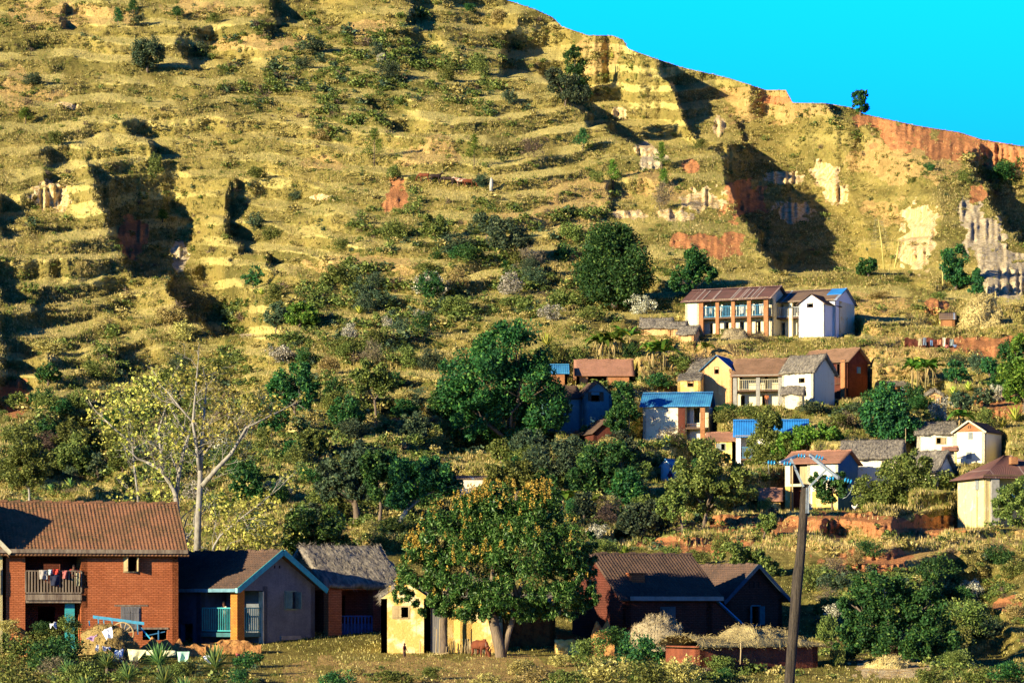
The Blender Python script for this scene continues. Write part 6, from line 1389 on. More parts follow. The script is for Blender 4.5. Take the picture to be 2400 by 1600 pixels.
# bushes one can tell apart: (column, foot row, width, height, kind)
BIG = [(75, 200, 60, 34, 'dark'), (130, 340, 44, 40, 'olive'), (470, 128, 40, 36, 'dark'), (885, 135, 34, 42, 'dark'), (895, 145, 30, 24, 'pale'), (325, 62, 40, 44, 'dark'), (710, 165, 50, 40, 'dark'), (1045, 190, 50, 50, 'olive'), (1120, 180, 56, 60, 'olive'), (1190, 245, 36, 46, 'dark'),
    (1170, 55, 50, 42, 'dry'), (1100, 30, 34, 26, 'green'), (500, 55, 40, 30, 'olive'), (365, 410, 34, 60, 'olive'), (1250, 370, 60, 60, 'twig'), (925, 425, 44, 46, 'olive'), (970, 425, 30, 24, 'olive'), (1130, 440, 50, 42, 'dark'), (930, 560, 70, 66, 'olive'), (1000, 640, 60, 40, 'olive'), (1020, 608, 40, 26, 'green'),
    (1245, 615, 34, 40, 'pale'), (1400, 430, 40, 40, 'olive'), (1550, 495, 60, 80, 'twig'), (1640, 350, 40, 30, 'olive'), (1185, 625, 30, 26, 'green'), (990, 780, 60, 60, 'green'), (985, 745, 30, 26, 'pale'), (910, 770, 26, 36, 'pale'), (820, 795, 40, 44, 'pale'), (1030, 695, 50, 30, 'pale'), (1200, 690, 60, 60, 'pale'), (1285, 750, 60, 44, 'pale'),
    (1510, 735, 70, 50, 'pale'), (870, 850, 60, 64, 'twig'), (955, 860, 60, 60, 'olive'), (1010, 870, 70, 66, 'dark'), (720, 850, 60, 50, 'green'), (430, 800, 70, 60, 'dry'), (100, 950, 70, 60, 'green'), (190, 960, 60, 66, 'olive'), (230, 890, 80, 56, 'olive'), (120, 830, 90, 50, 'dry'), (290, 1160, 60, 70, 'olive'), (30, 1150, 30, 44, 'olive'),
    (170, 1130, 40, 50, 'dark'), (400, 760, 70, 60, 'dry'), (1060, 740, 70, 60, 'olive'), (1330, 720, 90, 60, 'olive'), (1380, 750, 70, 50, 'olive'), (1295, 850, 60, 70, 'olive'), (1350, 850, 60, 60, 'olive'), (1480, 840, 50, 60, 'green'), (1560, 1000, 50, 30, 'olive'), (1560, 905, 30, 24, 'dark'), (1250, 1050, 70, 50, 'dark'),
    (1010, 1040, 60, 50, 'dry'), (700, 1090, 70, 70, 'olive'), (760, 1130, 50, 60, 'dark'), (650, 1180, 70, 70, 'green'), (620, 1050, 60, 60, 'olive'), (780, 960, 70, 60, 'olive'), (830, 1020, 80, 50, 'dark'), (970, 960, 70, 60, 'dark'), (600, 1240, 40, 26, 'green'), (560, 1120, 60, 60, 'green'), (230, 1110, 50, 56, 'olive'),
    (860, 1260, 70, 50, 'dry'), (900, 1290, 70, 50, 'olive'), (820, 1290, 50, 40, 'olive'), (1420, 1230, 60, 60, 'twig'), (1470, 1260, 80, 50, 'olive'), (1540, 1230, 50, 60, 'olive'), (1420, 1290, 60, 40, 'olive'), (1690, 1290, 56, 60, 'olive'), (1500, 1200, 60, 60, 'olive'), (1350, 1210, 60, 60, 'green'), (1320, 1260, 70, 60, 'olive'),
    (1570, 1310, 70, 40, 'olive'), (1640, 1320, 60, 44, 'olive'), (1960, 1350, 60, 60, 'twig'), (2010, 1320, 50, 40, 'dry'), (1900, 1380, 70, 80, 'olive'), (1940, 1420, 60, 60, 'twig'), (1935, 1500, 50, 80, 'olive'), (1960, 1560, 44, 60, 'olive'), (2345, 1320, 80, 60, 'green'), (2380, 1350, 70, 56, 'olive'), (2330, 1480, 60, 60, 'olive'),
    (2380, 1450, 60, 50, 'dry'), (2370, 1600, 110, 70, 'green'), (2290, 1600, 80, 60, 'olive'), (2240, 1560, 70, 60, 'olive'), (2180, 1610, 90, 60, 'olive'), (2260, 430, 50, 40, 'olive'), (2350, 430, 80, 60, 'green'), (2180, 400, 34, 26, 'green'), (2110, 660, 40, 22, 'olive'), (2310, 1000, 60, 60, 'olive'), (2340, 940, 50, 50, 'pale'),
    (2200, 990, 50, 70, 'pale'), (2160, 930, 44, 44, 'dry'), (2290, 880, 50, 70, 'dark'), (2240, 860, 60, 36, 'dark'), (2390, 760, 40, 40, 'dry'), (1960, 1000, 70, 44, 'olive'), (2000, 970, 60, 34, 'dark'), (1900, 970, 70, 40, 'dark'), (1700, 990, 60, 50, 'olive'), (1760, 980, 70, 50, 'olive'), (1870, 1000, 60, 40, 'olive'), (2180, 1010, 44, 44, 'green'),
    (1640, 1000, 50, 26, 'green'), (1700, 965, 60, 30, 'green'), (1610, 1140, 50, 50, 'olive'), (2290, 1100, 40, 24, 'dry'), (1900, 735 + 350, 30, 20, 'olive'), (1780, 740 + 60, 60, 30, 'twig'), (1710, 790, 60, 26, 'olive'), (1640, 790 + 10, 40, 26, 'dry'), (1985, 710, 60, 30, 'olive'), (2060, 700, 60, 26, 'dry'), (2200, 640 + 60, 40, 26, 'olive'),
    (2140, 430, 30, 20, 'olive'), (2270, 1235, 30, 30, 'olive'), (1790, 1200, 40, 44, 'olive'), (1760, 1340, 60, 50, 'dry'), (600, 420, 60, 40, 'olive'), (760, 330, 60, 40, 'dry'), (690, 470, 40, 30, 'dark'), (600, 540, 60, 50, 'dark'), (800, 590, 50, 40, 'olive'), (850, 700, 60, 44, 'olive'), (880, 680, 60, 50, 'dark'), (640, 560, 50, 40, 'olive')]
# foreground thicket, lower left and around the straw mound
FG = [(30, 1560, 110, 90, 'olive'), (110, 1520, 90, 80, 'olive'), (150, 1560, 110, 90, 'green'), (60, 1640, 140, 110, 'olive'), (190, 1610, 120, 90, 'olive'), (100, 1485, 60, 40, 'green'), (160, 1480, 60, 56, 'olive'), (300, 1650, 100, 44, 'olive'), (560, 1600, 60, 44, 'green'),
    (20, 1480, 60, 40, 'dry'), (560, 1640, 100, 56, 'green'), (620, 1640, 90, 50, 'green'), (700, 1650, 100, 56, 'olive'), (880, 1645, 110, 60, 'olive'), (990, 1650, 100, 56, 'green'), (1090, 1645, 100, 50, 'olive'), (1180, 1655, 110, 60, 'green'), (790, 1610, 90, 62, 'green'), (830, 1580, 60, 36, 'dry'), (930, 1600, 100, 44, 'olive'), (1010, 1590, 70, 40, 'olive'), (1150, 1610, 80, 44, 'dry'), (1250, 1610, 110, 60, 'dry'),
    (1380, 1560, 90, 80, 'olive'), (1450, 1520, 100, 70, 'green'), (1500, 1560, 110, 110, 'green'), (1550, 1530, 100, 90, 'green'), (1420, 1610, 130, 100, 'dry'), (1520, 1630, 140, 100, 'olive'), (1600, 1600, 100, 90, 'dry'), (1340, 1620, 100, 70, 'olive'), (1650, 1640, 90, 60, 'olive'), (1310, 1560, 60, 40, 'dry'), (1700, 1640, 80, 50, 'olive'), (1780, 1640, 70, 40, 'green'), (1230, 1560, 50, 26, 'olive')]
def put_shrub(px, py, w, h, kd, Y=None, label=None, group='shrubs scattered over the slope', r_=None):
    r_ = r_ or rng
    Y = Y if Y else float(lookup(px, py)) - 0.1; k = Y / FL
    o = bpy.data.objects.new({'olive': 'shrub', 'dry': 'dry_shrub', 'dark': 'shrub', 'green': 'leafy_shrub', 'pale': 'flowering_shrub', 'twig': 'leafless_shrub'}[kd], SHR[kd][int(r_.integers(0, 4))]); C.objects.link(o)
    o.location = P(px, py, Y) - Vector((0, 0, 0.1)); o.rotation_euler = (0, 0, r_.random() * 6.28); sw = w * k * 1.05
    o.scale = (sw, sw, h * k * 1.15)
    size = 'large' if h > 55 else ('medium' if h > 34 else 'small')
    tag(o, label or uniq('%s %s bush' % (size, COLN[kd]), px, py), 'bush', group)
    return o
for b in BIG: put_shrub(*b)
for b in FG:
    d = float(lookup(b[0], min(b[1], 1630)))
    put_shrub(b[0], b[1], b[2], b[3], b[4], Y=min(d, 146) - 0.5 - (0 if b[1] < 1600 else 0.4), group='foreground thicket')
# the rest by chance: more and greener low down, sparse and dry high up
dens = np.clip(0.30 + 0.9 * mg, 0, 1)
cand = []
r2 = np.random.default_rng(99)
HB = [(1595, 2000, 670, 790), (1635, 2040, 820, 955), (1345, 1490, 840, 900), (1495, 1700, 915, 1030), (1715, 1910, 980, 1095), (1835, 2225, 1035, 1200), (2140, 2370, 985, 1095), (2262, 2400, 1065, 1235), (0, 1920, 1290, 1560), (1540, 1605, 1070, 1130), (1060, 1160, 1110, 1165), (1660, 1725, 1010, 1080), (1775, 1840, 1145, 1200), (1495, 1640, 745, 800), (2110, 2250, 780, 815), (2250, 2370, 690, 775)]
def inhouse(x, y): return any(a - 6 < x < b + 6 and t < y < bo + 4 for a, b, t, bo in HB)
def grid_at(M, px, py):
    c = int(np.clip(np.interp(px, colx, np.arange(NC)), 0, NC - 1)); v = np.clip((py - 1640) / (ridge[c] - 1640), 0, 0.999) * (NR - 1)
    return M[int(v), c]
hollow_m = hol
tries = 0
while len(cand) < 9500 and tries < 120000:
    tries += 1
    x = r2.uniform(-60, 2460); y = r2.uniform(-60, 1600)
    rg = np.interp(x, RX, RY)
    if y < rg + 4 or inhouse(x, y): continue
    g_ = grid_at(mg, x, y); soil = max(grid_at(mr, x, y), grid_at(mw, x, y), grid_at(mgy, x, y))
    cl_ = float(fbm(x / 70, y / 50, 201, 3))
    tz = grid_at(tread, x, y)
    pr = (0.27 + 0.85 * g_) * (0.35 + 1.1 * max(0, cl_ + 0.35)) * (1 - 0.85 * soil) * (1 - 0.75 * tz)
    if 1500 < x and y < 700: pr *= 0.45
    if r2.random() > pr: continue
    s = r2.lognormal(2.62, 0.40) * (1.0 + 0.5 * g_) * (0.75 + 0.35 * (y / 1200))
    kinds = ['olive', 'dry', 'dark', 'green', 'twig', 'pale']; pk = np.array([.28, .54, .05, .03, .08, .02]) * (1 - g_) + np.array([.40, .08, .17, .25, .06, .04]) * g_
    cand.append((s, x, y, s * r2.uniform(1.0, 1.6), s, kinds[int(r2.choice(6, p=pk / pk.sum()))]))
cand.sort(reverse=True)
NI = 300 - len(BIG) - len(FG) + 40
for c_ in cand[:NI]: put_shrub(c_[1], c_[2], c_[3], c_[4], c_[5], r_=r2)
# small scrub: one mass per kind
for kd, mat in (('olive', L_OLIVE), ('dry', L_DRY), ('dark', L_BLUE), ('twig', L_GREYB)):
    grp = [c_ for c_ in cand[NI:] if (c_[5] if c_[5] in ('olive', 'dry', 'dark', 'twig') else 'olive') == kd]
    pv, pf = bush_geo(90, 300 + len(kd), 5, 0.20 if kd != 'twig' else 0.34, 0.55 if kd != 'twig' else 0.12, 0.2)
    K = len(grp); A = np.array([g_[1:5] for g_ in grp], float)
    Ys = np.array([lookup(a[0], a[1]) for a in A]); k = Ys / FL
    ang = r2.random(K) * 6.28; ca, sa = np.cos(ang)[:, None], np.sin(ang)[:, None]
    X = pv[None, :, 0] * ca - pv[None, :, 1] * sa; Y_ = pv[None, :, 0] * sa + pv[None, :, 1] * ca
    sw = (A[:, 2] * k)[:, None]; sh = (A[:, 3] * k)[:, None]
    VV = np.stack([X * sw + ((A[:, 0] - 1200) * k)[:, None], Y_ * sw + Ys[:, None], pv[None, :, 2] * sh + ((HZ - A[:, 1]) * k)[:, None] - 0.1], -1).reshape(-1, 3)
    FF = (pf[None] + (np.arange(K) * len(pv))[:, None, None]).reshape(-1, 4)
    tag(mesh_np('scrub', VV, FF, mat), kind='stuff')
# dry cover hanging on the terrace banks
L_BANK = m_leaf('bank_scrub_leaves', (0.30, 0.235, 0.07), (0.19, 0.165, 0.05), (0.44, 0.35, 0.11), c3amt=0.3, cl=0.15)
pts_ = [(x_, float(np.interp(x_, RX, RY)) + 3, 9 + 9 * ((x_ * 7) % 5) / 5, 5 + 7 * ((x_ * 13) % 7) / 7) for x_ in list(range(1190, 2440, 11))]; tries = 0
while len(pts_) < 9500 and tries < 90000:
    tries += 1; x = r2.uniform(-60, 2460); y = r2.uniform(-40, 1290)
    if y < np.interp(x, RX, RY) + 5 or inhouse(x, y): continue
    if max(grid_at(mr, x, y), grid_at(mw, x, y), grid_at(mgy, x, y)) > 0.3 or grid_at(tread, x, y) > 0.25: continue
    if r2.random() > np.clip(0.55 + 1.3 * float(fbm(x / 45, y / 22, 333, 3)), 0.05, 1): continue
    pts_.append((x, y, r2.uniform(11, 26), r2.uniform(7, 15)))
A = np.array(pts_); K = len(A); Ys = np.array([lookup(a[0], a[1]) for a in A]); k = Ys / FL
pv, pf = bush_geo(64, 911, 4, 0.25, 0.4, 0.1, 0.6); ang = r2.random(K) * 6.28; ca, sa = np.cos(ang)[:, None], np.sin(ang)[:, None]
X = pv[None, :, 0] * ca - pv[None, :, 1] * sa; Y_ = pv[None, :, 0] * sa + pv[None, :, 1] * ca; sw = (A[:, 2] * k)[:, None]; sh = (A[:, 3] * k)[:, None]
VV = np.stack([X * sw + ((A[:, 0] - 1200) * k)[:, None], Y_ * sw * 0.7 + Ys[:, None], pv[None, :, 2] * sh + ((HZ - A[:, 1]) * k)[:, None] - 0.15], -1).reshape(-1, 3)
tag(mesh_np('bank_scrub', VV, (pf[None] + (np.arange(K) * len(pv))[:, None, None]).reshape(-1, 4), L_BANK), kind='stuff')
# grass
def grass(name, n, region, hmin, hmax, mat, seed, w=0.035, blades=4, pf_=None, Ymul=1.0):
    r_ = np.random.default_rng(seed); x = r_.uniform(region[0], region[2], n * 2); y = r_.uniform(region[1], region[3], n * 2)
    rg = np.interp(x, RX, RY)
    ci = np.clip(np.interp(x, colx, np.arange(NC)), 0, NC - 1).astype(int); v = (np.clip((y - 1640) / (rg - 1640), 0, 0.9999) * (NR - 1)); ri = v.astype(int)
    soil = np.maximum(np.maximum(mr, mw), mgy)[ri, ci]; cl_ = fbm(x / 40, y / 30, seed + 5, 3)
    pr = (0.5 + 0.9 * cl_) * (1 - 0.9 * soil) * (1 - 0.35 * mo[ri, ci]); ok = (y > rg + 1) & (r_.random(n * 2) < pr)
    x, y, ri, ci = x[ok][:n], y[ok][:n], ri[ok][:n], ci[ok][:n]; n = len(x)
    vf = (np.clip((y - 1640) / (np.interp(x, RX, RY) - 1640), 0, 0.9999) * (NR - 1)); rf = vf - ri; ri2 = np.minimum(ri + 1, NR - 1)
    Ys = D[ri, ci] * (1 - rf) + D[ri2, ci] * rf; k = Ys / FL
    B = np.stack([(x - 1200) * k, Ys, (HZ - y) * k - 0.04], -1)
    out = []
    for b in range(blades):
        h = r_.uniform(hmin, hmax, n); a = r_.random(n) * 6.28; ln = h * r_.uniform(0.1, 0.6, n); o_ = r_.normal(size=(n, 2)) * 0.09
        b0 = B + np.stack([o_[:, 0], o_[:, 1], 0 * h], -1); wv = np.stack([np.cos(a + 1.57), np.sin(a + 1.57), 0 * a], -1) * w
        tip = b0 + np.stack([np.cos(a) * ln, np.sin(a) * ln, h], -1)
        out.append(np.stack([b0 - wv, b0 + wv, tip], 1))
    V = np.concatenate(out).reshape(-1, 3); F_ = np.arange(len(V)).reshape(-1, 3)
    return tag(mesh_np(name, V, F_, mat), kind='stuff')
L_GR = m_leaf('dry_grass', (0.58, 0.47, 0.14), (0.40, 0.34, 0.08), (0.68, 0.57, 0.21), trans=0.25, cl=0.12)
L_GR2 = m_leaf('olive_grass', (0.22, 0.23, 0.045), (0.34, 0.31, 0.07), (0.15, 0.18, 0.03), trans=0.2, cl=0.1)
grass('dry_grass', 130000, (-60, -20, 2460, 1290), 0.12, 0.42, L_GR, 1, 0.04)
grass('olive_grass', 70000, (-60, 0, 2460, 1290), 0.15, 0.5, L_GR2, 2, 0.04)
grass('verge_grass', 16000, (-60, 1290, 2460, 1640), 0.04, 0.17, L_GR, 3, 0.02)
grass('verge_weeds', 26000, (-60, 1290, 2460, 1640), 0.04, 0.2, L_GR2, 4, 0.022)
# ------------------------------------------------------------------ spiky and broad leaved plants
def blade(mb, base, d, L_, w, bend=0.3, n=5, fold=0.25):
    """one stiff or arching leaf as a folded tapering strip"""
    base = Vector(base); d = Vector(d).normalized(); side = d.cross(Vector((0, 0, 1)))
    if side.length < 0.05: side = Vector((1, 0, 0))
    side.normalize(); vs = []; fs = []
    up = side.cross(d)
    for i in range(n + 1):
        t_ = i / n; c_ = base + d * L_ * t_ + Vector((0, 0, -1)) * bend * L_ * t_ * t_
        ww = w * (math.sin(math.pi * min(1, 0.18 + 0.82 * t_)) ** 0.7) if i < n else 0.004
        vs += [c_ - side * ww + up * fold * ww, c_ - up * 0.004, c_ + side * ww + up * fold * ww]
    for i in range(n):
        a = i * 3; fs += [(a, a + 1, a + 4, a + 3), (a + 1, a + 2, a + 5, a + 4)]
    mb.add(vs, fs)
def rosette(name, label, cat, px, py, R_px, Y, n, mat, group, seed, stem=0.0, w=0.035, bend=0.15, lo=-0.1, hi=1.4):
    r_ = np.random.default_rng(seed); k = Y / FL; L_ = R_px * k; b = P(px, py, Y); root = empty(name, b); tag(root, label, cat, group)
    mb = MB()
    for i in range(n):
        a = i * 2.39996; el = lo + (hi - lo) * (i / n) ** 0.8
        blade(mb, (0.03 * math.cos(a), 0.03 * math.sin(a), stem + 0.25 * stem * i / n), (math.cos(a) * math.cos(el), math.sin(a) * math.cos(el), math.sin(el)), L_ * (0.8 + 0.3 * r_.random()), w * (0.8 + 0.4 * r_.random()), bend * (1.2 - el / 2))
    mb.build('leaves', mat, root)
    if stem > 0.1: MB().tube([(0, 0, -0.3), (0.02, 0, stem * 0.6), (0, 0, stem * 1.2)], [0.09, 0.08, 0.06], 7).build('stem', BARK, root, True)
    return root
YUC = [(372, 1575, 54, 'tallest spiky yucca in front of the yellow cloths, lower left'), (505, 1585, 58, 'spiky yucca rightmost of the foreground row, beside the white cloth'), (385, 1625, 52, 'yucca with pale tips at the bottom, below the tallest one'), (300, 1612, 44, 'yucca between the green thicket and the yellow cloth, left of the tallest'),
       (432, 1650, 46, 'yucca at the bottom edge between the middle and rightmost ones'), (250, 1580, 36, 'small dull green yucca under the white cloths'), (160, 1600, 36, 'yucca half hidden in the lower left thicket'), (200, 1640, 40, 'yucca at the bottom edge in the lower left thicket'), (130, 1570, 30, 'thin leaved yucca at the left of the foreground row')]
for i, (x, y, r_, lab) in enumerate(YUC):
    rosette('yucca', lab, 'yucca', x, y, r_, float(lookup(x, min(y, 1636))) - 0.6, 75, L_AGV, 'yuccas along the lower left edge', 30 + i, stem=0.35, w=0.045, bend=0.12)
for i, (x, y, r_, mt, lab) in enumerate([(613, 690, 17, L_AGY, 'bright yellow green agave on the curved terraces'), (842, 735, 22, L_AGY, 'yellow green agave cluster left of the pale flower bushes'), (1282, 810, 34, L_AGY, 'tall spiky plant just right of the largest tree top'), (1290, 850, 26, L_AGV, 'spiky plant at the right edge of the largest tree'),
        (1565, 1040, 26, L_AGY, 'bright agave in front of the mottled blue roofed house, left'), (1595, 1035, 24, L_AGY, 'bright agave in front of the brick pier of the mottled house'), (1450, 1030, 24, L_AGY, 'bright spiky plant below the slender tree'), (1355, 1060, 20, L_AGY, 'spiky plant in the shade below the blue green house'),
        (2380, 985, 40, L_AGY, 'large yellow green agave below the red bank, right edge'), (2350, 1000, 26, L_AGY, 'yellow agave left of the large one at the right edge'), (2305, 715, 18, L_AGY, 'bright agave on top of the big straw heap'), (2270, 915, 24, L_AGY, 'yellow spiky plant above the orange bank'),
        (2235, 925, 24, L_AGY, 'yellow drooping plant left of the red bank'), (2150, 1015, 0.1, L_AGY, ''), (700, 152, 18, L_BLUE, 'blue green aloe in shade on the upper terraces'), (1435, 137, 14, L_AGY, 'bright spiky plant just under the ridge crest'), (470, 465, 10, L_AGV, 'small aloe above the dark hollow'), (563, 315, 10, L_AGV, 'small aloe on the upper middle slope'),
        (1635, 1225, 24, L_BLUE, 'blue green agave below the scrubby tree'), (1605, 1235, 20, L_AGV, 'green agave left of the blue green agave'), (1465, 1300, 26, L_BRIGHT, 'bright green leafy rosette above the long dark roof'), (880, 985, 22, L_AGY, 'yellow green spiky plant under the small slender tree'), (1030, 1010, 26, L_AGV, 'long leaved plant left of the largest tree trunk'),
        (165, 1145, 28, L_AGV, 'tall green grass clump above the brick roof'), (120, 1150, 18, L_AGV, 'short green grass clump left of the tall one'), (1190, 620, 12, L_AGY, 'yellow spiky plant under the dark mid slope tree'), (2005, 985, 22, L_AGV, 'upright spiky plant left of the leafy tree'), (2040, 975, 16, L_AGY, 'thin yellow spikes beside the leafy tree'), (2200, 1000, 26, L_BRIGHT, 'broad green spiky plant above the white gabled house')]):
    if not lab: continue
    rosette('agave', lab, 'agave', x, y, r_ * 1.1, float(lookup(x, y)) - 0.6, 34, mt, 'agaves and aloes on the slope', 70 + i, stem=0.0, w=0.09, bend=0.2, lo=0.15)
def banana(px, py, h_px, label, seed, n=9, stems=2):
    r_ = np.random.default_rng(seed); Y = float(lookup(px, py)) - 0.7; k = Y / FL; H = h_px * k
    root = empty('banana_plant', P(px, py, Y)); tag(root, label, 'banana plant', 'banana plants in the village')
    mb = MB(); sm = MB(); dr = MB()
    for s_ in range(stems):
        bx = (s_ - (stems - 1) / 2) * 0.7 + r_.normal() * 0.15; by = r_.normal() * 0.3; hh = H * (0.45 + 0.12 * r_.random())
        sm.tube([(bx, by, -0.3), (bx + 0.05, by, hh * 0.5), (bx, by, hh)], [0.11, 0.09, 0.07], 8)
        for i in range(n):
            a = r_.random() * 6.28; el = 0.35 + 0.85 * r_.random()
            blade(mb, (bx, by, hh - 0.1), (math.cos(a) * math.cos(el), math.sin(a) * math.cos(el) * 0.8, math.sin(el)), H * (0.6 + 0.2 * r_.random()), 0.38, 0.45 + 0.35 * r_.random(), 8, 0.3)
        for i in range(4):
            a = r_.random() * 6.28; blade(dr, (bx, by, hh * 0.85), (math.cos(a) * 0.4, math.sin(a) * 0.4, -0.5), H * 0.25, 0.1, 0.6, 6)
    mb.build('leaves', L_BAN, root); sm.build('stem', m_plain('banana_stem', (0.30, 0.26, 0.10), (0.2, 0.15, 0.07), 4), root, True); dr.build('dead_leaves', m_plain('dead_leaf', (0.42, 0.30, 0.12), (0.28, 0.2, 0.08), 4), root)
for i, a in enumerate([(1425, 838, 84, 'banana plant with wide spread leaves left of the thatched sheds', 3), (1462, 832, 92, 'tall banana plant nearest the long thatched shed', 2), (1400, 835, 70, 'left banana plant with one yellow leaf', 2), (1545, 862, 84, 'banana clump with hanging dead leaves right of the wide one', 3), (1525, 855, 70, 'shorter banana plant left part of the hanging clump', 2),
        (1655, 838, 50, 'small young banana plant above the orange gabled house', 1), (2150, 905, 84, 'large banana plant above the tiny orange mud hut', 3), (2180, 895, 70, 'banana plant right of the large one by the tiny hut', 2), (2255, 1000, 56, 'banana plant behind the tall white house roof', 2), (1615, 740, 50, 'banana plant against the end wall of the rusty roofed house', 1),
        (1290, 890, 44, 'banana leaves beside the small blue roofed hut', 1), (1400, 1195, 50, 'dark banana plant in shade below the olive tree', 1), (1330, 1190, 60, 'banana plant in shade right of the mango top', 2)]):
    banana(a[0], a[1], a[2], a[3], 200 + i, stems=a[4])
# tall flower stalks in front of the ravine
for (x0, y0, x1, y1, br, lab) in [(2072, 632, 2058, 512, 1, 'tall branching agave flower stalk in front of the dark ravine'), (2095, 632, 2108, 556, 0, 'leaning agave flower stalk beside the pale cliff'), (2210, 668, 2205, 612, 0, 'thin yellow flower stalk left of the green tree')]:
    Y = float(lookup(x0, y0)) - 0.5; k = Y / FL; root = empty('flower_stalk', P(x0, y0, Y)); tag(root, lab, 'flower stalk', 'agave flower stalks')
    T_ = Vector(((x1 - x0) * k, 0, (y0 - y1) * k)); STK = m_plain('yellow_stalk', (0.62, 0.55, 0.18), (0.45, 0.4, 0.12), 3)
    MB().tube([(0, 0, -0.3), T_ * 0.5 + Vector((0.1, 0, 0)), T_], [0.11, 0.09, 0.04], 7).build('stalk', STK, root, True)
    if br:
        mb = MB(); r_ = np.random.default_rng(3)
        for i in range(18):
            t_ = 0.4 + 0.6 * i / 18; p_ = T_ * t_; s_ = -1 if i % 2 else 1; L_ = 1.9 * (1.25 - t_)
            mb.tube([p_, p_ + Vector((s_ * L_ * 0.6, r_.normal() * .2, 0.15)), p_ + Vector((s_ * L_, r_.normal() * .3, 0.0))], [0.035, 0.03, 0.04], 4)
            for q in range(4): mb.tube([p_ + Vector((s_ * L_ * (.5 + .15 * q), 0, .1)), p_ + Vector((s_ * L_ * (.55 + .15 * q), r_.normal() * .1, -.22))], [0.05, 0.02], 4)
        mb.build('branches', m_plain('dry_stalk', (0.34, 0.30, 0.13), (0.2, 0.18, 0.08), 3), root)

# ------------------------------------------------------------------ straw heaps and mounds
def heap(name, label, px0, px1, pyb, pyt, Y, mat, cat, seed, fuzz=0.25, lump=0.25, nf=2500, fz_mat=None):
    k = Y / FL; cx = (px0 + px1) / 2; W = (px1 - px0) * k / 2; H = (pyb - pyt) * k; root = empty(name, P(cx, pyb, Y)); tag(root, label, cat)
    nu, nv = 48, 20; V = []; r_ = np.random.default_rng(seed)
    u = np.linspace(0, 2 * np.pi, nu, endpoint=False)[None, :]; v = np.linspace(-0.25, np.pi / 2, nv)[:, None]
    rr = 1 + lump * fbm(np.cos(u) * 2 + 5 * np.cos(v), np.sin(u) * 2 + v * 2, seed, 4)
    X = np.cos(u) * np.cos(v) ** 0.75 * W * rr if False else np.cos(u) * np.abs(np.cos(v)) ** 0.8 * W * rr; Yy = np.sin(u) * np.abs(np.cos(v)) ** 0.8 * W * 0.8 * rr; Z = np.sin(v) * H * (rr + 0 * u)
    V = np.stack([X, Yy, Z], -1).reshape(-1, 3); idx = np.arange(nu * nv).reshape(nv, nu); nx_ = np.roll(idx, -1, 1)
    F_ = np.stack([idx[:-1], nx_[:-1], nx_[1:], idx[1:]], -1).reshape(-1, 4)
    mesh_np('mound', V, F_, mat, root, True)
    pk = r_.integers(nu, nu * nv, nf); c_ = V[pk] * (1 + 0.03 * r_.random((nf, 1)))
    lv, lf = leaves_arr(c_, fuzz, 0.1, drop=0.5, r=r_); o = mesh_np('loose_straw', lv, lf, fz_mat or mat, root); o['kind'] = 'stuff'
    return root
STRAW = m_plain('straw', (0.66, 0.54, 0.22), (0.46, 0.36, 0.13), 3, bmp=0.08)
STRAWG = m_plain('grey_straw', (0.42, 0.35, 0.2), (0.28, 0.22, 0.12), 3, bmp=0.08)
HAYB = m_plain('brown_hay', (0.40, 0.29, 0.10), (0.24, 0.17, 0.06), 3, bmp=0.08)
heap('straw_heap', 'big rounded yellow straw heap right of the village, below the grey rock face', 2258, 2352, 770, 706, 357, STRAW, 'straw heap', 3, 0.9, 0.45, 5000)
heap('straw_heap', 'small pale straw heap in front of the brown brick house foot', 1990, 2045, 945, 934, 322, STRAW, 'straw heap', 4, 0.4)
heap('straw_heap', 'flat pale straw heap on the terrace left of the outhouse', 1652, 1705, 1205, 1182, 259, STRAW, 'straw heap', 5, 0.3)
heap('straw_mound', 'grey straw mound above bushes in front of the long dark roofed house', 1478, 1600, 1508, 1446, 145, STRAWG, 'straw mound', 6, 0.25)
heap('hay_mound', 'brown hay mound with white cloths in front of the brick house', 190, 318, 1520, 1468, 144, HAYB, 'hay mound', 7, 0.2)
heap('hay_mound', 'narrow leaning hay stack below the hay mound, by the white cloths', 240, 296, 1545, 1500, 141.5, HAYB, 'hay mound', 8, 0.2)
heap('dry_grass_mound', 'pale dry grass mound at the bottom right of the frame', 2030, 2140, 1590, 1545, 138, STRAW, 'grass mound', 9, 0.25, 0.4)
heap('thatch_heap', 'dark brushwood heap in front of the long house pillars', 1690, 1755, 800, 772, 349, STRAWG, 'brush heap', 10, 0.35)

# ------------------------------------------------------------------ cloths lying in the sun at the lower left
def spread(label, pts, Y, col, seed, dY=0.5):
    a, b, c_, d = pts
    return cloth('drying_cloth', label, [P(a[0], a[1], Y + dY), P(b[0], b[1], Y + dY), P(c_[0], c_[1], Y), P(d[0], d[1], Y)], col, 'laundry', 'cloths drying in the lower left', seed=seed, folds=0.07)
spread('white cloth hung over the top of the hay mound', [(238, 1478), (262, 1468), (266, 1490), (250, 1500)], 141.6, (.72, .78, .85), 1)
spread('pink and lilac cloth at the left of the hay mound', [(206, 1494), (230, 1484), (226, 1494), (204, 1500)], 141.8, (.55, .35, .5), 2)
spread('small white cloth in the bushes below the hay mound, left', [(226, 1512), (233, 1510), (231, 1526), (224, 1524)], 140.5, (.75, .78, .8), 3)
spread('folded white cloth lying flat beside the narrow hay stack', [(240, 1516), (260, 1514), (258, 1523), (241, 1522)], 140.5, (.75, .78, .82), 4)
spread('bluish white cloth draped right of the narrow hay stack', [(270, 1524), (290, 1520), (286, 1548), (265, 1546)], 139.8, (.6, .72, .85), 5)
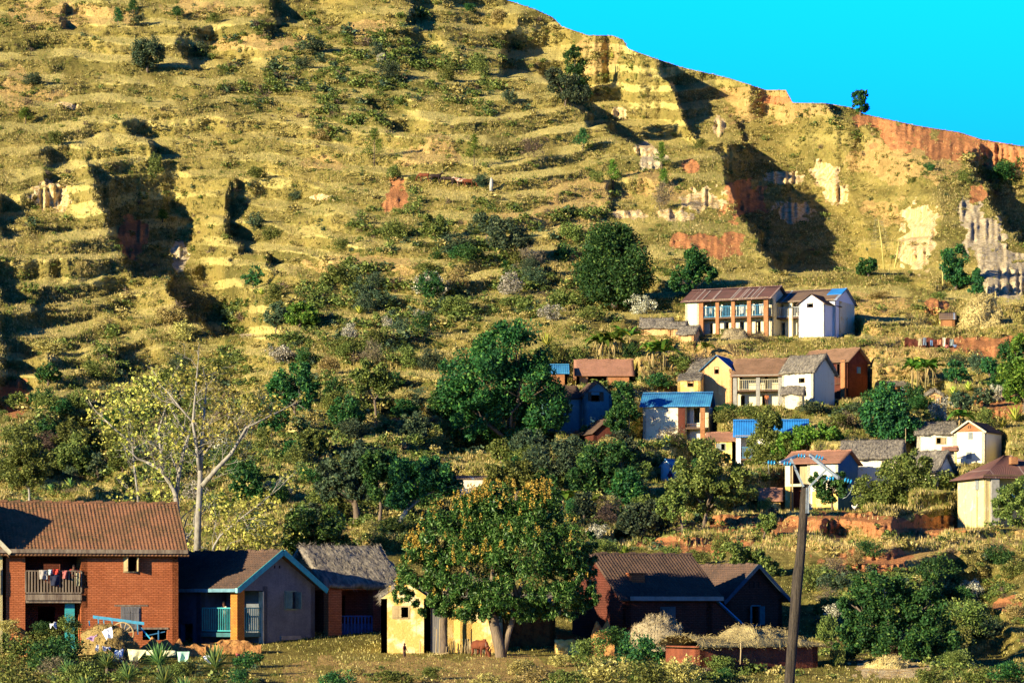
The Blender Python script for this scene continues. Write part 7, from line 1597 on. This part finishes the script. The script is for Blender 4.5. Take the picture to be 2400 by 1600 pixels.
spread('pale yellow sheet sagging from the fence, left end', [(299, 1520), (345, 1522), (325, 1546), (303, 1548)], 139.5, (.8, .78, .42), 6, 0.1)
spread('long cream yellow sheet stretched behind the tallest yucca', [(342, 1522), (412, 1524), (412, 1534), (342, 1538)], 139.5, (.8, .76, .45), 7, 0.1)
spread('pale green sheet hanging at the right end of the yellow ones', [(415, 1526), (445, 1526), (440, 1556), (418, 1552)], 139.5, (.42, .72, .5), 8, 0.1)
spread('white sheet bundled on a bush right of the green sheet', [(476, 1538), (514, 1532), (518, 1552), (480, 1548)], 139.8, (.75, .78, .8), 9, 0.6)
spread('red pink cloth on the ground left of the blue shutters', [(552, 1532), (578, 1534), (580, 1542), (554, 1541)], 145.5, (.5, .12, .1), 10, 0.8)
spread('small white cloth in the thicket at the far left', [(24, 1502), (38, 1500), (40, 1510), (26, 1510)], 139.5, (.7, .75, .75), 11)
spread('little white cloth on the weeds below the balcony', [(116, 1460), (132, 1458), (132, 1468), (117, 1470)], 143, (.7, .72, .68), 12)

# ------------------------------------------------------------------ ox cart in front of the brick house
Y = 146.3; base = P(300, 1502, Y); root = empty('ox_cart', base); tag(root, 'blue railed wooden ox cart with big spoked wheel parked against the brick house', 'cart')
BLR = m_plain('worn_blue_rail', (0.06, 0.34, 0.50), (0.08, 0.22, 0.30), 5)
q = lambda x, y, d=0.0: P(x, y, Y + d) - base
mb = MB(); mb.bar(q(218, 1443), q(338, 1459), 0.07, 0.09); mb.bar(q(218, 1446, 1.2), q(338, 1462, 1.2), 0.07, 0.09)
mb.build('top_rail', BLR, root)
for x_, t_, b_ in ((230, 1446, 1462), (262, 1450, 1464), (292, 1454, 1480), (209, 1454, 1466), (243, 1452, 1466), (322, 1460, 1486)):
    MB().bar(q(x_, t_), q(x_ + 1, b_), 0.06).build('stake', BLR, root)
MB().box(q(206, 0).x, q(330, 0).x, 0.1, 1.3, q(0, 1478).z, q(0, 1474).z).build('cart_bed', WOOD, root)
for dd in (-0.15, 1.5):
    wc = q(287, 1484, dd); R_ = 26 * Y / FL
    rim = MB(); ns = 30; pts = [wc + Vector((math.cos(2 * math.pi * i / ns) * R_, 0, math.sin(2 * math.pi * i / ns) * R_)) for i in range(ns + 1)]
    w_ = rim.tube(pts, 0.045, 6, False).build('wheel', WOODP, root, True)
    sp = MB()
    for i in range(6): a = math.pi * i / 6 + 0.2; sp.bar(wc + Vector((math.cos(a), 0, math.sin(a))) * (R_ - .02), wc - Vector((math.cos(a), 0, math.sin(a))) * (R_ - .02), 0.05)
    sp.build('spokes', WOODP, w_)
    MB().tube([wc - Vector((0, .12, 0)), wc + Vector((0, .12, 0))], .1, 10).build('hub', DW, w_)
MB().tube([q(287, 1484, -.2), q(287, 1484, 1.6)], .05, 8).build('axle', DW, root)
MB().bar(q(330, 1470, .3), q(356, 1500, .3), .07).build('shaft', m_plain('bright_blue_shaft', (0.04, 0.42, 0.62), (0.05, 0.3, 0.45), 5), root)

# stick and reed fences by the mud houses
root = empty('reed_fence', P(1075, 1546, 149.6)); tag(root, 'row of dry upright reeds leaning on the ochre mud house', 'fence'); mb = MB(); r_ = np.random.default_rng(8)
for i in range(60):
    x_ = r_.uniform(-0.75, 1.0); mb.tube([(x_, r_.normal() * .05, -.2), (x_ + r_.normal() * .06, 0, .6 + .5 * r_.random())], .012, 4)
mb.build('reeds', WOODP, root)
root = empty('stick_fence', P(1028, 1546, 148.6)); tag(root, 'rough pole fence with a crossbar in front of the dark trunk', 'fence')
for x_, h_ in ((-.15, 1.6), (.02, 2.1), (.35, .7), (.0, .5)): MB().tube([(x_, 0, -.3), (x_ + .05, 0, h_)], .025, 6).build('post', WOODP, root)
MB().tube([(-.55, -.05, .22), (.5, -.05, .38)], .03, 6).build('rail', WOODP, root)
for x_, y_, h_, lab in ((983, 1546, 46, 'thin upright stick against the mustard wall near the child'), (2122, 1035, 32, 'bare wooden post beside the end of the long grey thatch'), (1735, 1545, 40, 'thin dry stalk leaning on the straw topped shed')):
    Y_ = 149 if y_ > 1540 and x_ < 1500 else (132.5 if x_ == 1735 else 275); k = Y_ / FL
    o = MB().tube([(0, 0, -.2), (.03, 0, h_ * k * .5), (.02, 0, h_ * k)], .03, 6).build('post', WOODP); o.location = P(x_, y_, Y_); tag(o, lab, 'post')

# ------------------------------------------------------------------ people and animals
def skinned(name, joints, edges, mat, parent, sub=2):
    """continuous body grown over connected joints; joints: (x,y,z,radius_x,radius_y)"""
    me = bpy.data.meshes.new(name); me.from_pydata([j[:3] for j in joints], edges, []); me.update()
    o = bpy.data.objects.new(name, me); C.objects.link(o); o.parent = parent; me.materials.append(mat)
    sk = o.modifiers.new('skin', 'SKIN'); sk.use_smooth_shade = True
    sv = me.skin_vertices[0].data
    for i, j in enumerate(joints): sv[i].radius = (j[3], j[4] if len(j) > 4 else j[3]); sv[i].use_root = (i == 0)
    ss = o.modifiers.new('sub', 'SUBSURF'); ss.levels = sub; ss.render_levels = sub
    return o
SKIN = m_plain('brown_skin', (0.13, 0.06, 0.035), (0.10, 0.045, 0.028), 3, 0.6)
HAIR = m_plain('black_hair', (0.012, 0.01, 0.01), (0.02, 0.016, 0.014), 6)
def person(label, loc, rz, H, top, bottom, pose='stand', hat=None):
    root = empty('person', loc, rz); tag(root, label, 'person'); s = H / 1.7
    T = SKIN
    # pelvis, spine, head
    J = [(0, 0, .92, .13, .10), (0, 0, 1.12, .135, .10), (0, -.01, 1.34, .18, .12), (0, 0, 1.46, .06, .06), (0, -.01, 1.53, .085, .10), (0, -.015, 1.64, .10, .115),
         (.17, 0, 1.40, .055, .055), (.25, -.02, 1.14, .042, .042), (.24, -.18, .94, .032, .032), (-.17, 0, 1.40, .055, .055), (-.25, -.02, 1.14, .042, .042), (-.24, -.18, .94, .032, .032),
         (.09, 0, .86, .085, .085), (.10, -.02, .48, .058, .058), (.10, .02, .08, .04, .04), (.10, -.12, .03, .035, .03), (-.09, 0, .86, .085, .085), (-.10, -.02, .48, .058, .058), (-.10, .02, .08, .04, .04), (-.10, -.12, .03, .035, .03)]
    E = [(0, 1), (1, 2), (2, 3), (3, 4), (4, 5), (2, 6), (6, 7), (7, 8), (2, 9), (9, 10), (10, 11), (0, 12), (12, 13), (13, 14), (14, 15), (0, 16), (16, 17), (17, 18), (18, 19)]
    if pose == 'lean':                 # forearms resting on a rail
        J[7] = (.27, -.12, 1.18, .042, .042); J[8] = (.10, -.32, 1.10, .032, .032); J[10] = (-.27, -.12, 1.18, .042, .042); J[11] = (-.08, -.32, 1.10, .032, .032); J[2] = (0, -.07, 1.34, .18, .12); J[4] = (0, -.11, 1.52, .085, .10); J[5] = (0, -.13, 1.62, .10, .115); J[3] = (0, -.09, 1.46, .06, .06)
    if pose == 'sit':
        dz = -.62
        J = [(x, y, z + dz, *r_) for (x, y, z, *r_) in J]
        J[13] = (.13, -.38, .38, .06, .06); J[14] = (.12, -.42, .06, .04, .04); J[15] = (.12, -.54, .03, .035, .03); J[17] = (-.13, -.38, .38, .06, .06); J[18] = (-.12, -.42, .06, .04, .04); J[19] = (-.12, -.54, .03, .035, .03)
        J[8] = (.16, -.34, .42, .032, .032); J[11] = (-.16, -.34, .42, .032, .032)
    J = [(x * s, y * s, z * s, *[q_ * s for q_ in r_]) for (x, y, z, *r_) in J]
    fingers = []
    for hnd in (8, 11):
        hx, hy, hz = J[hnd][:3]; b = len(J); J.append((hx, hy - .05 * s, hz - .03 * s, .026 * s, .034 * s)); E.append((hnd, b))
        for f_, (fx_, L_) in enumerate(((-.03, .06), (-.01, .075), (.01, .07), (.03, .055))):
            J.append((hx + fx_ * s, hy - (.05 + L_) * s, hz - .06 * s, .008 * s, .008 * s)); E.append((b, len(J) - 1))
        J.append((hx + (.045 if hx < 0 else -.045) * s, hy - .07 * s, hz - .02 * s, .010 * s, .010 * s)); E.append((b, len(J) - 1))
    skinned('body', J, E, T, root)
    g = 1.14
    def cl(name, ids, ed, mat, gg): 
        m_ = {i: n_ for n_, i in enumerate(ids)}
        skinned(name, [(J[i][0], J[i][1], J[i][2], J[i][3] * gg, J[i][4] * gg if len(J[i]) > 4 else J[i][3] * gg) for i in ids], [(m_[a], m_[b]) for a, b in ed], mat, root)
    cl('shirt', [0, 1, 2, 6, 7, 9, 10], [(0, 1), (1, 2), (2, 6), (6, 7), (2, 9), (9, 10)], top, 1.2)
    p0, p1 = J[0], J[1]; wj = [(p0[0] * .3 + p1[0] * .7, p0[1] * .3 + p1[1] * .7, p0[2] * .3 + p1[2] * .7, .13 * s, .10 * s), (*p0[:3], .145 * s, .115 * s)]
    wj += [(J[i][0], J[i][1], J[i][2], J[i][3] * 1.2, J[i][4] * 1.2) for i in (12, 13, 16, 17)]
    skinned('trousers', wj, [(0, 1), (1, 2), (2, 3), (1, 4), (4, 5)], bottom, root)
    hx, hy, hz = J[5][:3]
    hv = [(hx + .096 * s * math.cos(a) * math.cos(e), hy + .02 * s + .11 * s * math.sin(a) * math.cos(e), hz - .035 * s + .105 * s * math.sin(e)) for e in (0.0, .5, 1.0, 1.45) for a in np.linspace(0, 6.283, 13)[:-1]]
    hf = [(r_ * 12 + i, r_ * 12 + (i + 1) % 12, (r_ + 1) * 12 + (i + 1) % 12, (r_ + 1) * 12 + i) for r_ in range(3) for i in range(12)] + [tuple(range(36, 48))]
    mesh_np('hair', hv, hf, hat or HAIR, root, True)
    fb = MB()
    for ex in (-.03, .03): fb.tube([(hx + ex * s, hy - .078 * s, hz - .02 * s), (hx + ex * s, hy - .092 * s, hz - .02 * s)], .009 * s, 6)
    fb.tube([(hx, hy - .08 * s, hz - .025 * s), (hx, hy - .108 * s, hz - .055 * s)], [.008 * s, .014 * s], 6).tube([(hx - .025 * s, hy - .085 * s, hz - .085 * s), (hx + .025 * s, hy - .085 * s, hz - .085 * s)], .007 * s, 5)
    fb.build('face_features', m_plain('dark_features', (0.03, 0.015, 0.012), (0.02, 0.01, 0.01), 3), root)
    return root
def clm(n, c): return m_plain('wear_' + n, c, tuple(x * .7 for x in c), 4)
pz = redf.O + Matrix.Rotation(redf.th, 3, 'Z') @ Vector((redf.fx(174), 0.2, red_zf - 0.06))
person('person in a bright red top leaning on the brick house balcony rail', pz, redf.th, 1.62, clm('red', (.62, .05, .05)), clm('green', (.05, .25, .06)), 'lean')
pz = greyf.O + Matrix.Rotation(greyf.th, 3, 'Z') @ Vector((0.5, greyf.fy(525, 0.5), grey_zf))
person('person in a pale shirt standing in the shaded turquoise balcony', pz, R(-40), 1.65, clm('pale', (.5, .5, .36)), clm('dark', (.05, .05, .06)), 'stand')
person('child in a dull red top standing before the mustard mud wall', P(948, 1549, 146.2), R(60), 0.92, clm('dullred', (.22, .05, .04)), clm('brown', (.1, .06, .05)), 'stand')
person('person in dark clothes sitting in front of the tiny white hut', P(1570, 1128, 277), R(10), 1.6, clm('purple', (.12, .03, .1)), clm('dark', (.05, .05, .06)), 'sit')
person('person with a white headscarf beside the dark brown mud hut', P(2117, 940, 317), R(-20), 1.6, clm('white', (.6, .62, .66)), clm('grey', (.25, .25, .3)), 'stand', clm('white', (.6, .62, .66)))
person('second person in pink just right of the white headscarf', P(2128, 944, 316.5), R(20), 1.5, clm('pink', (.5, .25, .2)), clm('dark', (.05, .05, .06)), 'stand')
person('person in orange standing between the pillars of the grey pillared house', P(1797, 955, 321), R(0), 1.6, clm('orange', (.55, .18, .06)), clm('brown', (.1, .06, .05)), 'stand')
person('person in pink sitting below the broken stone wall, left one', P(2218, 822, 343), R(0), 1.5, clm('rose', (.6, .2, .16)), clm('dark', (.05, .05, .06)), 'sit')
person('person in white and blue sitting below the stone wall, right one', P(2238, 821, 343), R(0), 1.5, clm('blue', (.2, .3, .45)), clm('dark', (.05, .05, .06)), 'sit')

def quad(label, loc, rz, s, mat, pose='graze', name='cow', group=None, horns=True):
    root = empty(name, loc, rz); tag(root, label, name, group)
    hd = {'graze': [(.95, 0, 1.12, .13, .16), (1.22, 0, .80, .10, .12), (1.36, 0, .42, .10, .10), (1.46, 0, .16, .06, .06)], 'up': [(.98, 0, 1.30, .13, .16), (1.2, 0, 1.48, .11, .11), (1.45, 0, 1.40, .09, .09), (1.62, 0, 1.28, .06, .06)]}[pose]
    J = [(0, 0, 1.02, .27, .30), (.42, 0, 1.02, .28, .33), (.76, 0, 1.10, .22, .28), *hd, (-.38, 0, 1.05, .24, .26), (-.62, 0, 1.12, .14, .16), (-.72, 0, .95, .035, .035), (-.74, 0, .5, .03, .03)]
    E = [(0, 1), (1, 2), (2, 3), (3, 4), (4, 5), (5, 6), (0, 7), (7, 8), (8, 9), (9, 10)]
    for sx in (-1, 1):
        b = len(J); J += [(.66, .17 * sx, .80, .085, .10), (.64, .17 * sx, .45, .05, .05), (.66, .17 * sx, .06, .045, .045)]; E += [(2, b), (b, b + 1), (b + 1, b + 2)]
        b = len(J); J += [(-.48, .18 * sx, .82, .11, .13), (-.40, .18 * sx, .60, .07, .08), (-.56, .18 * sx, .38, .05, .05), (-.54, .18 * sx, .05, .045, .045)]; E += [(7, b), (b, b + 1), (b + 1, b + 2), (b + 2, b + 3)]
        b = len(J); h_ = J[4] if pose == 'graze' else J[4]; J += [(h_[0] + .05, .18 * sx, h_[2] + .02, .05, .02)]; E += [(4 if pose == 'up' else 5, b)]
    J = [(x * s, y * s, z * s, a * s, b_ * s) for x, y, z, a, b_ in J]
    # hump of the zebu
    skinned('body', J, E, mat, root)
    hu = J[2]; mb = MB(); mb.tube([(hu[0] - .22 * s, 0, hu[2] + .08 * s), (hu[0] - .08 * s, 0, hu[2] + .2 * s), (hu[0] + .04 * s, 0, hu[2] + .2 * s), (hu[0] + .14 * s, 0, hu[2] + .06 * s)], [.07 * s, .1 * s, .1 * s, .06 * s], 10); mb.build('hump', mat, root, True)
    if horns:
        h_ = J[4]
        for sx in (-1, 1): MB().tube([(h_[0], .07 * s * sx, h_[2] + .08 * s), (h_[0] + .05 * s, .2 * s * sx, h_[2] + .2 * s), (h_[0] + .04 * s, .2 * s * sx, h_[2] + .38 * s)], [.03 * s, .022 * s, .008 * s], 6).build('horn', m_plain('horn', (.3, .26, .2), (.15, .12, .1)), root, True)
    return root
COWM = m_plain('red_brown_hide', (0.20, 0.06, 0.025), (0.13, 0.04, 0.02), 3, 0.7); COWD = m_plain('black_hide', (0.03, 0.02, 0.018), (0.06, 0.04, 0.03), 3, 0.7); COWP = m_plain('pied_hide', (0.5, 0.40, 0.30), (0.25, 0.10, 0.05), 3, 0.7, lo=.48, hi=.52)
quad('red brown cow with lowered head standing left of the mango trunk', P(1122, 1550, 147.0), R(-62), 0.84, COWM, 'graze')
for i, (x, y, rz_, m_, ps, lab) in enumerate([(996, 426, 170, COWM, 'graze', 'red cow at the left end of the grazing herd'), (1018, 428, 10, COWD, 'up', 'dark cow second from the left in the grazing herd'), (1052, 434, 180, COWD, 'graze', 'black cow in the middle of the grazing herd'),
        (1068, 436, 20, COWD, 'graze', 'dark cow just right of the middle of the herd'), (1083, 438, 175, COWP, 'up', 'pale pied cow near the right end of the herd'), (1096, 440, 0, COWM, 'graze', 'red brown cow at the right end of the herd')]):
    quad(lab, P(x, y, float(lookup(x, y)) - 0.8), R(rz_), 1.0, m_, ps, 'cow', 'cattle grazing high on the slope')
o = MB(); o.tube([(0, 0, -.3), (.02, 0, .7), (.05, 0, 1.4), (.03, 0, 1.75)], [.28, .3, .22, .08], 7); st = o.build('standing_stone', m_plain('pale_stone', (0.5, 0.5, 0.42), (0.35, 0.34, 0.28), 3), None, True); st.location = G(1151, 443, -.6); tag(st, 'small upright pale stone right of the grazing herd', 'stone')
# white hen
b = P(2003, 1196, 258); root = empty('hen', b); tag(root, 'white hen standing below the long thatched house, right of the pole head', 'hen')
WH = m_plain('white_feathers', (.7, .68, .6), (.55, .52, .45), 4)
skinned('body', [(0, 0, .26, .11, .12), (.12, 0, .34, .08, .09), (.2, 0, .48, .04, .04), (.24, 0, .56, .045, .045), (.31, 0, .55, .012, .012), (-.14, 0, .34, .08, .09), (-.26, 0, .50, .03, .06), (.03, .05, .1, .014, .014), (.05, .05, .01, .012, .012), (.03, -.05, .1, .014, .014), (.05, -.05, .01, .012, .012)],
        [(0, 1), (1, 2), (2, 3), (3, 4), (0, 5), (5, 6), (0, 7), (7, 8), (0, 9), (9, 10)], WH, root)
